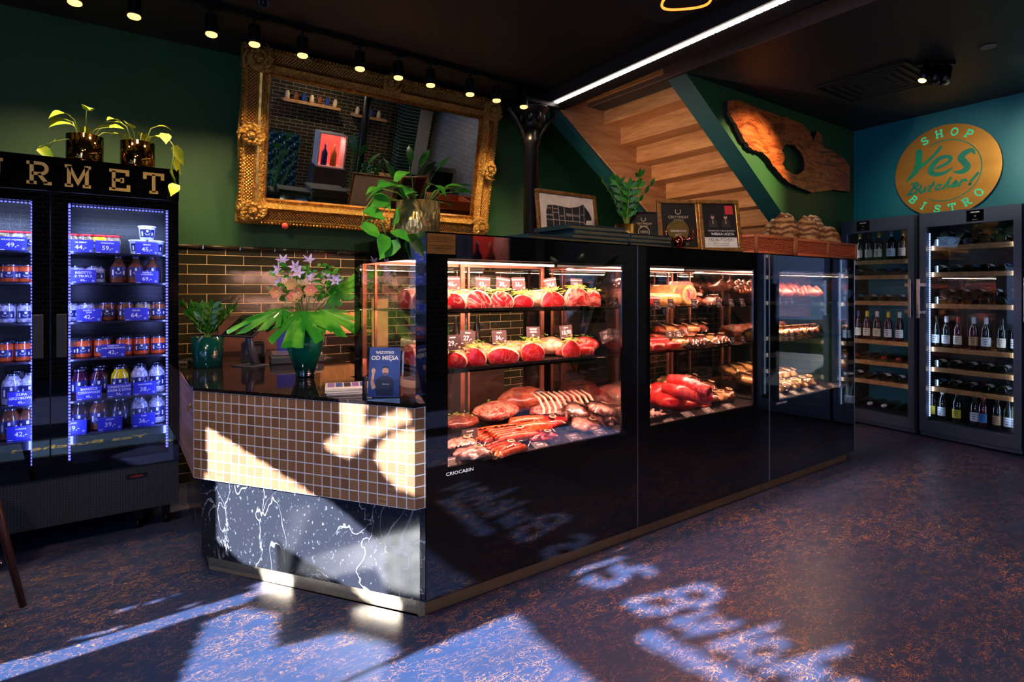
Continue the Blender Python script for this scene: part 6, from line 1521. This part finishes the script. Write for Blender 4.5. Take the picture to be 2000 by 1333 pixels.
# ---- middle case
def inlbl(s): return s + ', middle case'
G2 = 'meats in the middle case'
slabm(inlbl('red flank steak at the left of the top shelf'), 2.66, 2.40, PB, .24, .2, .06, RAWRED, G2); slabm(inlbl('raw strip on top of the left flank steak'), 2.62, 2.48, PB + .062, .2, .1, .04, RIBM, G2, .1)
slabm(inlbl('rump cap with yellow fat on the top shelf'), 2.88, 2.42, PB, .26, .2, .075, meat('rump_cap', c(210, 60, 50), c(246, 190, 110), 6, .9, .2), G2)
for k, (x, yy) in enumerate(((3.10, 2.54), (3.22, 2.52), (3.13, 2.68))):
    t = thing('rolled_joint', inlbl('golden-rimmed rolled joint, %s of three on the top shelf' % ('left', 'right', 'rearmost')[k]), 'meat', (x, yy, PB), rnd(-.2, .2), G2)
    MX = Matrix.Translation((0, 0, .065)) @ RX90; b = MB(); b.lathe([(.062, -.09), (.066, -.08), (.066, .08), (.062, .09)], 28, 0, MX); b.build('rind', CHEESE, t); b = MB(); b.lathe([(.05, .0905), (0, .092)], 24, 0, MX, cap=False); b.build('cut_face', RIBM, t)
for k in range(5):
    pack(inlbl('stacked pack of smoked ribs, %s from the bottom, top shelf' % ORD[k]), 2.92 + .01 * k, 2.74, PB + .03 * k, .3, .14, SALAMI, G2, rnd(-.1, .1), lab=False)
for k, (x, y, dz) in enumerate(((3.30, 2.46, 0), (3.38, 2.38, 0), (3.46, 2.46, 0), (3.40, 2.54, .035), (3.47, 2.58, .06))):
    pack(inlbl('small mixed pack, %s in the right heap on the top shelf' % ORD[k]), x, y, PB + dz, .14, .11, PALE if k % 2 else SALAMI, G2, rnd(-.5, .5), lab=(k < 3))
t = lump('sausage_heap', 'heap of pale curly crackling at the right of the top shelf, middle case', 'meat', (3.45, 2.68, PB), (.11, .09, .08), PALE, G2, 0, .25, seed=40)
for k, (x0, lbl) in enumerate(((2.56, 'left'), (2.68, 'second'), (2.82, 'third'))):
    slabm(inlbl('boxed red steak pack on the middle shelf, %s one' % lbl), x0, 2.30, SH2, .11, .14, .045, RAW if k < 2 else RAWRED, G2)
slabm(inlbl('long red loin behind the boxed packs on the middle shelf'), 2.80, 2.40, SH2 + .02, .26, .09, .04, RAWRED, G2)
random.seed(50)
for k in range(9):
    x = 2.98 + (k % 5) * .11 + rnd(-.01, .01); y = 2.36 + (k // 5) * .16; 
    pack(inlbl('paper-labelled sausage pack, %s in the %s row of the middle shelf' % (ORD[k % 5], 'front' if k < 5 else 'back')), x, y, SH2 + (.0 if k < 5 else .03), .13, .14, SALAMI if k % 3 else CHEESE, G2, rnd(-.5, .5), lab=True)
for k in range(5):
    pack(inlbl('wrapped snack pack on top of the middle shelf heap, %s from left' % ORD[k]), 3.0 + k * .11, 2.52, SH2 + .07, .13, .1, CHEESE if k % 2 else SALAMI, G2, rnd(-.8, .8), tilt=(.3, .1))
for k, (x, y) in enumerate(((1295, 605), (1307, 610), (1340, 612), (1283, 590), (1360, 590), (1402, 590))): pass
for k, (x, pr) in enumerate(((1285, '51,-'), (1313, '58,-'), (1358, '45,-'), (1406, '10,-'), (1430, '35,-'), (1452, '57,-'))):
    pcard(x, 590, 2.20, PB - .014, .052, .058, 'WOŁOWINA', pr, 'with %s on the top shelf edge, middle case, %s from left' % (pr, ORD[k]), tilt=-.25)
for k, (x, pr, dz, Yc) in enumerate(((1310, '42', .05, 2.36), (1327, '49,5', .05, 2.34), (1433, '38', 0, 2.22), (1452, '41', 0, 2.22))):
    pcard(x, 650, Yc, SH2 + dz, .075 if k < 2 else .05, .05, 'KIEŁBASA', pr, 'with %s on the middle shelf, middle case, %s from left' % (pr, ORD[k]), roll=-.08)
# tenderloins
def loin(label, pts, r, group, m=RAWRED):
    o = Vector(pts[0]); t = thing('beef_tenderloin', label, 'meat', o, 0, group); n = len(pts)
    P = [Vector(p) - o for p in pts]; Q = []; R_ = []
    for i in range(n - 1):
        for s in range(4): u = s / 4; Q.append(P[i].lerp(P[i + 1], u)); R_.append((r[i] * (1 - u) + r[i + 1] * u) * rnd(.94, 1.06))
    Q.append(P[-1]); R_.append(r[-1])
    b = MB(); b.tube(Q, R_, 14); b.build('meat_body', m, t)
    b = MB(); d = (P[-1] - P[-2]).normalized(); u, v2, n_ = frame_of(d); b.add([P[-1] + n_ * .002 + (u * math.cos(a * PI / 7) + v2 * math.sin(a * PI / 7)) * r[-1] * .9 for a in range(14)], [tuple(range(14))]); b.build('cut_face', meat('dark_cut_face', c(90, 14, 20), c(150, 50, 50), 30, .4, .04), t)
def dp(x, y, z): p = px(x, y, Z=z); return (p.x, p.y, z)
random.seed(3)
loin('top long tenderloin crossing the pile', [dp(1308, 742, .83), dp(1335, 746, .83), dp(1360, 756, .81), dp(1385, 766, .79)], [.035, .042, .040, .032], G2)
loin('second long tenderloin below the top one', [dp(1298, 756, .79), dp(1325, 764, .78), dp(1355, 772, .76), dp(1384, 778, .73)], [.030, .040, .042, .036], G2)
loin('third tenderloin, lowest of the long ones', [dp(1298, 764, .74), dp(1325, 770, .73), dp(1350, 780, .71), dp(1372, 788, .685)], [.03, .04, .036, .022], G2)
lump('beef_piece', 'bulging raw beef piece at the left of the tenderloins', 'meat', dp(1284, 790, .66), (.10, .10, .07), RAWRED, G2, 0, .1, seed=61)
lump('beef_piece', 'raw beef piece at the front of the tenderloins', 'meat', dp(1312, 798, .655), (.12, .09, .055), RAWRED, G2, .3, .1, seed=62)
lump('beef_piece', 'small raw beef piece right beside the mince tray', 'meat', dp(1336, 802, .64), (.09, .07, .04), RAWRED, G2, .1, .1, seed=63)
for k in range(5):
    t = thing('burger_patty', 'raw burger patty, %s from the bottom of the stack' % ORD[k], 'meat patty', (3.19 + .004 * k, 2.34, DECK + k * .024), 0, 'burger patty stack'); b = MB(); b.ell((0, 0, .012), (.082, .075, .0145), 28, 8, 0, None, lambda d: 1 + .04 * math.sin(14 * math.atan2(d.y, d.x))); b.build('patty', mat('mince_red', c(206, 60, 46), .5, 0, c(150, 30, 26), 90, .8, 120), t)
p = Vector(dp(1290, 806, DECK)); t = thing('mince_tray', 'black tray of pink and white diced meat at the front left', 'tray', (2.63, 2.26, DECK), .1, G2)
b = MB(); b.prism([(-.09, -.05), (.09, -.05), (.09, .06), (-.09, .06)], .006); b.box(-.1, .1, -.06, -.052, .0, .03); b.box(-.1, .1, .06, .068, 0, .03); b.box(-.1, -.092, -.052, .06, 0, .03); b.box(.092, .1, -.052, .06, 0, .03); b.build('tray', TRAY, t)
b = MB(); 
for k in range(110): b.ell((rnd(-.08, .08), rnd(-.045, .05), rnd(.012, .045)), (rnd(.008, .014), rnd(.006, .010), rnd(.005, .008)), 6, 4)
o = b.build('diced_meat', PALE, t); o['kind'] = 'stuff'
for k in range(2):
    t = thing('parchment_fold', 'folded brown paper sheet, %s one at the back left of the pile' % ('left', 'right')[k], 'paper', (2.74 + .1 * k, 2.50, DECK + .05), .2 * k, G2); b = MB(); b.add([(-.06, 0, .06), (0, -.02, .15), (.06, 0, .06), (0, -.07, .05)], [(0, 1, 3), (1, 2, 3), (0, 3, 2)]); b.add([(-.06, .001, .06), (0, -.019, .15), (.06, .001, .06)], [(0, 2, 1)]); b.box(-.05, .05, -.03, .03, 0, .055); b.build('sheet', PARCH, t)
random.seed(70)
for k in range(12):
    x = 3.24 + (k % 4) * .085; y = 2.36 + (k // 4) * .14
    pack(inlbl('paper-wrapped sausage bag, %s in the %s row of the deck heap' % (ORD[k % 4], ('front', 'middle', 'back')[k // 4])), x, y, DECK + .02 + .035 * (k // 4), .15, .13, SALAMI if k % 2 else CHEESE, G2, rnd(-.9, .9), tilt=(.25, rnd(-.2, .2)))
for k, (x, pr) in enumerate(((2.54, '20'), (2.70, '19'), (2.90, '72'), (3.10, '45'), (3.32, '37'))):
    card('price_card', 'brown price card lying at the front of the deck, %s from left, middle case' % ORD[k], 'price cards in the meat cases', (x, 2.185, DECK - .008), .085, .055, [('MIĘSO', .14, .75), (pr, .32, .42)], GREYCARD, tilt=-1.12)
# ---- far case
G3 = 'goods in the far case'
def fl(s): return s + ', far case'
random.seed(90)
for k in range(26):
    x = 3.93 + (k % 9) * .10 + rnd(-.02, .02); y = 2.36 + (k // 9) * .16; z = PB + (k // 9) * .025
    t = thing('dried_sausage', fl('dark dried sausage bundle, %s in the %s row of the top shelf' % (ORD[k % 9], ('front', 'middle', 'back')[k // 9])), 'sausage', (x, y, z), rnd(-.6, .6), G3)
    b = MB()
    for j in range(3): b.tube([(-.05 + .02 * j, -.06, .03), (-.03 + .02 * j, 0, .035 + .01 * j), (-.04 + .025 * j, .07, .03)], [.010, .013, .009], 8)
    b.build('sausage_skin', SALAMI, t)
for k in range(9):
    x = 3.93 + (k % 9) * .10; t = pack(fl('striped snack pack, %s on the middle shelf' % ORD[k]), x, 2.40, SH2, .12, .14, (CHEESE, RIBM, SALAMI)[k % 3], G3, rnd(-.5, .5))
for k in range(8):
    x = 3.95 + (k % 8) * .10; lump('dried_meat', fl('browned dried meat piece, %s at the back of the middle shelf' % ORD[k]), 'meat', (x, 2.62, SH2), (.06, .07, .045), SALAMI, G3, rnd(-.5, .5), .2, seed=100 + k)
for k in range(16):
    x = 3.94 + (k % 6) * .12 + rnd(-.02, .02); y = 2.34 + (k // 6) * .15
    pack(fl('kraft paper bag with white label, %s in the %s row of the deck' % (ORD[k % 6], ('front', 'middle', 'back')[k // 6])), x, y, DECK + .01 + .05 * (k // 6), .15, .14, CHEESE if k % 2 else PARCH, G3, rnd(-.9, .9), tilt=(.25, rnd(-.3, .3)))
for k in range(5):
    card('price_card', 'brown price card lying at the front of the deck, %s from left, far case' % ORD[k], 'price cards in the meat cases', (3.95 + .19 * k, 2.185, DECK - .008), .085, .055, [('SALAMI', .14, .75), ('29', .32, .42)], GREYCARD, tilt=-1.12)
for k, (z, nm) in enumerate(((PB, 'top'), (SH2, 'middle'))):
    for j in range(3): card('price_card', 'small price card on the %s shelf edge, %s from left, far case' % (nm, ORD[j]), 'price cards in the meat cases', (3.93 + .08 * j, 2.20, z - .01), .05, .055, [('SALAMI', .14, .78), ('26', .35, .42)], GREYCARD, tilt=-.2)

for o in list(D.objects):
    if o.parent is None and o.get('group') == G3 and o.name[:10] != 'dried_meat': o.scale = (1.2, 1.2, 2.0)
    if o.parent is None and o.get('group') == G2 and o.name.startswith('vacuum_pack'): o.scale = (1.1, 1.1, 1.6)
for k, (x, y, dz, nm) in enumerate(((1150, 828, 0, 'leftmost of the front right row'), (1178, 820, 0, 'middle of the front right row'), (1202, 812, 0, 'rightmost of the front right row'), (1130, 800, .06, 'behind the ribs'), (1180, 800, .07, 'on top of the right pile'))):
    p = dk(x, y, DECK + .03 + dz); pack('pale round vacuum pack with dark sticker, %s on the deck' % nm, p.x, p.y + .03, DECK + dz, .19, .18, PALE, G, .3 * k, tilt=(.3, 0)).scale = (1, 1, 1.6)
# ------------------------------------------------------------ back bar seen through the cases
t = thing('back_counter', 'long dark back counter under the tiled wall', 'counter', (2.9, 4.42, 0))
b = MB(); b.box(-1.2, .0, -.28, .3, .88, .92); b.build('worktop', TOPSTONE, t); b = MB(); b.box(-1.2, .0, -.25, .3, 0, .88); b.build('cabinet', mat('brown_cabinet', c(60, 34, 26), .5), t)
t = thing('wooden_box_shelf', 'pale wooden wall tray on the tiles right of the vase', 'shelf', (1.55, 4.60, 1.05))
b = MB(); b.box(-.17, .25, -.10, .13, 0, .02); b.box(-.17, .25, .11, .13, .02, .16); b.box(-.17, -.155, -.1, .11, .02, .16); b.build('tray', OAK, t)
t = thing('cabinet_panel', 'dark brown wooden unit against the tiles behind the till', 'cabinet', (.98, 4.6, 0)); b = MB(); b.box(-.36, .14, -.13, .13, 0, 1.22); b.build('carcass', mat('brown_cabinet', c(60, 34, 26), .5), t, bevel=.006); b = MB(); b.box(-.32, .10, -.14, -.13, .96, 1.18); b.build('door', mat('brown_panel', c(84, 44, 32), .5), t)
t = thing('blue_folder', 'blue folder standing behind the scale, left of the vase', 'folder', (1.02, 4.075, .926), -.2); b = MB(); b.box(-.06, .06, -.012, .012, 0, .19); b.build('cover', mat('royal_blue_plastic', c(30, 44, 170), .4), t)
t = thing('kitchen_scale', 'pale shop scale on the back counter behind the nearest case', 'scale', (2.2, 4.35, .92)); b = MB(); b.box(-.16, .16, -.12, .12, 0, .07); b.build('housing', PAPER, t, bevel=.01); b = MB(); b.box(-.15, .15, -.11, .11, .075, .085); b.build('weighing_plate', STEEL, t)
t = thing('chopping_board', 'pale upright chopping board behind the nearest case', 'board', (1.92, 4.62, .92)); b = MB(); b.box(-.07, .07, -.012, .012, 0, .40); b.build('board', mat('pale_board', c(220, 180, 130), .6), t)
for k in range(5):
    t = thing('spray_bottle', 'dark bottle on the back counter, %s from left' % ORD[k], 'bottle', (2.38 + .11 * k, 4.5, .92), 0, 'bottles on the back counter'); b = MB(); b.lathe([(.035, 0), (.035, .14), (.012, .19), (.012, .24), (0, .24)], 14, cap=False); b.build('bottle_body', mat('bottle_%d' % (k % 2), c(20, 110, 60) if k % 2 else c(24, 22, 24), .2), t)

# ------------------------------------------------------------ dining side of the room, seen in the mirror
def simple(name, label, cat, loc, parts, rz=0, group=None):
    t = thing(name, label, cat, loc, rz, group)
    for nm, b, m in parts: b.build(nm, m, t)
    return t
tf = D.materials.new('tufted_teal_leather'); q = NT(tf); v_ = q.coord('Object', rot=(0, PI / 4, 0)); sp_ = q.n('SeparateXYZ', i0=v_)
s1 = q.math('ABSOLUTE', q.math('SINE', q.math('MULTIPLY', sp_.outputs[0], 22.0))); s2 = q.math('ABSOLUTE', q.math('SINE', q.math('MULTIPLY', sp_.outputs[2], 22.0)))
q.bsdf(Base__Color=(c(8, 52, 66)), Roughness=.25, Normal=q.bump(q.math('MULTIPLY', s1, s2), 1.0, .05))
b = MB(); b.box(-.7, .7, -.12, .12, .45, 1.55); b2 = MB(); b2.box(-.7, .7, .12, .65, .2, .48)
simple('banquette', 'teal tufted leather banquette reflected at the left of the mirror', 'sofa', (2.55, -3.2, 0), [('backrest', b, tf), ('seat', b2, tf)])
for k, (x0, x1, z, nm) in enumerate(((2.9, 4.05, 2.18, 'long oak wall shelf with jars, reflected in the mirror'), (4.35, 5.1, 2.12, 'short oak wall shelf reflected right of the column'))):
    b = MB(); b.box(x0, x1, -.12, .12, -.025, .025); simple('wall_shelf', nm, 'shelf', (0, YS + .12, z), [('board', b, OAK)])
    for j in range(int((x1 - x0) / .16)):
        t = thing('storage_jar', 'storage jar, %s on the %s reflected wall shelf' % (ORD[j], ('long', 'short')[k]), 'jar', (x0 + .1 + .16 * j, YS + .12, z + .025), 0, 'jars on the dining room shelves')
        MB().lathe([(.04, 0), (.045, .01), (.045, .1), (.03, .13), (.03, .15), (0, .15)], 12, cap=False).build('jar_body', [mat('cream_ceramic', c(214, 190, 150), .4), JC['brown'], mat('blue_glass', c(40, 60, 130), .1)][j % 3], t)
b = MB(); b.box(-.22, .22, -.14, .14, 0, .02); b.box(-.22, .22, -.14, .14, .52, .54); b.box(-.22, -.2, -.14, .14, .02, .52); b.box(.2, .22, -.14, .14, .02, .52); b.box(-.2, .2, -.14, -.12, .02, .52)
ob = MB(); ob.box(-.2, .2, -.119, -.117, .02, .52)
b3 = MB(); b3.box(-.26, .26, -.18, .18, -1.5, 0)
t = simple('spirits_cabinet', 'red-lit glass spirits cabinet reflected in the mirror', 'cabinet', (3.0, -.35, 1.5), [('frame', b, mat('acrylic_white', c(220, 200, 200), .3)), ('back_panel', ob, mat('red_panel', c(170, 24, 24), .4, em=(1, .08, .05, 1), es=1.2)), ('pedestal', b3, BLACKMATT)])
area('cabinet_light', (3.0, -.35, 2.0), (.3, .15), 3, (1, .5, .4))
for k, x in enumerate((-.08, .07)):
    t = thing('spirit_bottle', 'spirit bottle in the red cabinet, %s one' % ('left', 'right')[k], 'bottle', (3.0 + x, -.33, 1.52), 0, 'spirits'); MB().lathe([(.05, 0), (.05, .2), (.018, .26), (.018, .34), (0, .34)], 14, cap=False).build('bottle_body', mat('spirit_%d' % k, (c(30, 40, 110), c(180, 100, 50))[k], .15), t)
def bigplant(label, loc, n, H, L, W, seed, m):
    random.seed(seed); t = thing('tall_plant', label, 'potted plant', loc, 0, 'plants of the dining room'); pot(t, .16, .35, BLACKMETAL); b = MB(); st = MB()
    for k in range(n):
        a = 2 * PI * k / n; sp = rnd(.15, .5); p = Vector((math.cos(a) * sp, math.sin(a) * sp, H * rnd(.6, 1))); st.tube([(0, 0, .3), p * .5 + Vector((0, 0, .2)), p], .01, 6); leaf(b, p, (math.cos(a) * .6, math.sin(a) * .6, 1), (-math.cos(a), -math.sin(a), .4), L * rnd(.8, 1.1), W, 'lance', .3)
    st.build('stems', LEAFD, t); b.build('leaves', m, t)
bigplant('tall broad-leaved plant reflected at the mirror centre', (3.75, -1.25, 0), 9, 1.7, .6, .15, 3, LEAFD); bigplant('leafy climbing plant reflected left of the red cabinet', (2.2, -.7, 0), 16, 1.9, .22, .12, 4, LEAFD); bigplant('dark tall plant reflected right of the red cabinet', (4.9, -1.1, 0), 9, 1.6, .7, .16, 6, LEAFD)
b = MB(); b.lathe([(.08, 0), (.07, 3.18)], 20); simple('iron_column', 'second black column, reflected in the mirror', 'column', (4.1, -1.9, 0), [('shaft', b, BLACKMETAL)])
b = MB(); b.box(-.6, .6, -.35, .35, 1.05, 1.09); b2 = MB(); b2.box(-.04, .04, -.04, .04, 0, 1.05); simple('high_table', 'oak high table reflected at the right of the mirror', 'table', (5.0, -2.3, 0), [('tabletop', b, OAK), ('pedestal', b2, BLACKMETAL)])
b = MB(); b.box(-.18, .18, -.18, .18, 0, CZ); simple('brick_pillar', 'green tiled pillar reflected beside the open kitchen', 'pillar', (5.55, -3.2, 0), [('tiled_shaft', b, TILEY)])
b = MB(); b.box(5.80, 6.25, YS + .0, YS + .05, 1.0, 2.5); simple('kitchen_wall_panel', 'white tiled kitchen wall reflected at the right of the mirror', 'wall panel', (0, 0, 0), [('panel', b, mat('white_tile', c(200, 204, 206), .3))])
b = MB(); b.box(-.3, .3, -.3, .3, 0, 1.5); b2 = MB(); b2.box(-.25, .25, .301, .305, .9, 1.4); simple('kitchen_oven', 'steel oven reflected in front of the white kitchen wall', 'oven', (5.95, -2.2, 0), [('housing', b, STEEL), ('oven_door', b2, BLACKGLASS)])
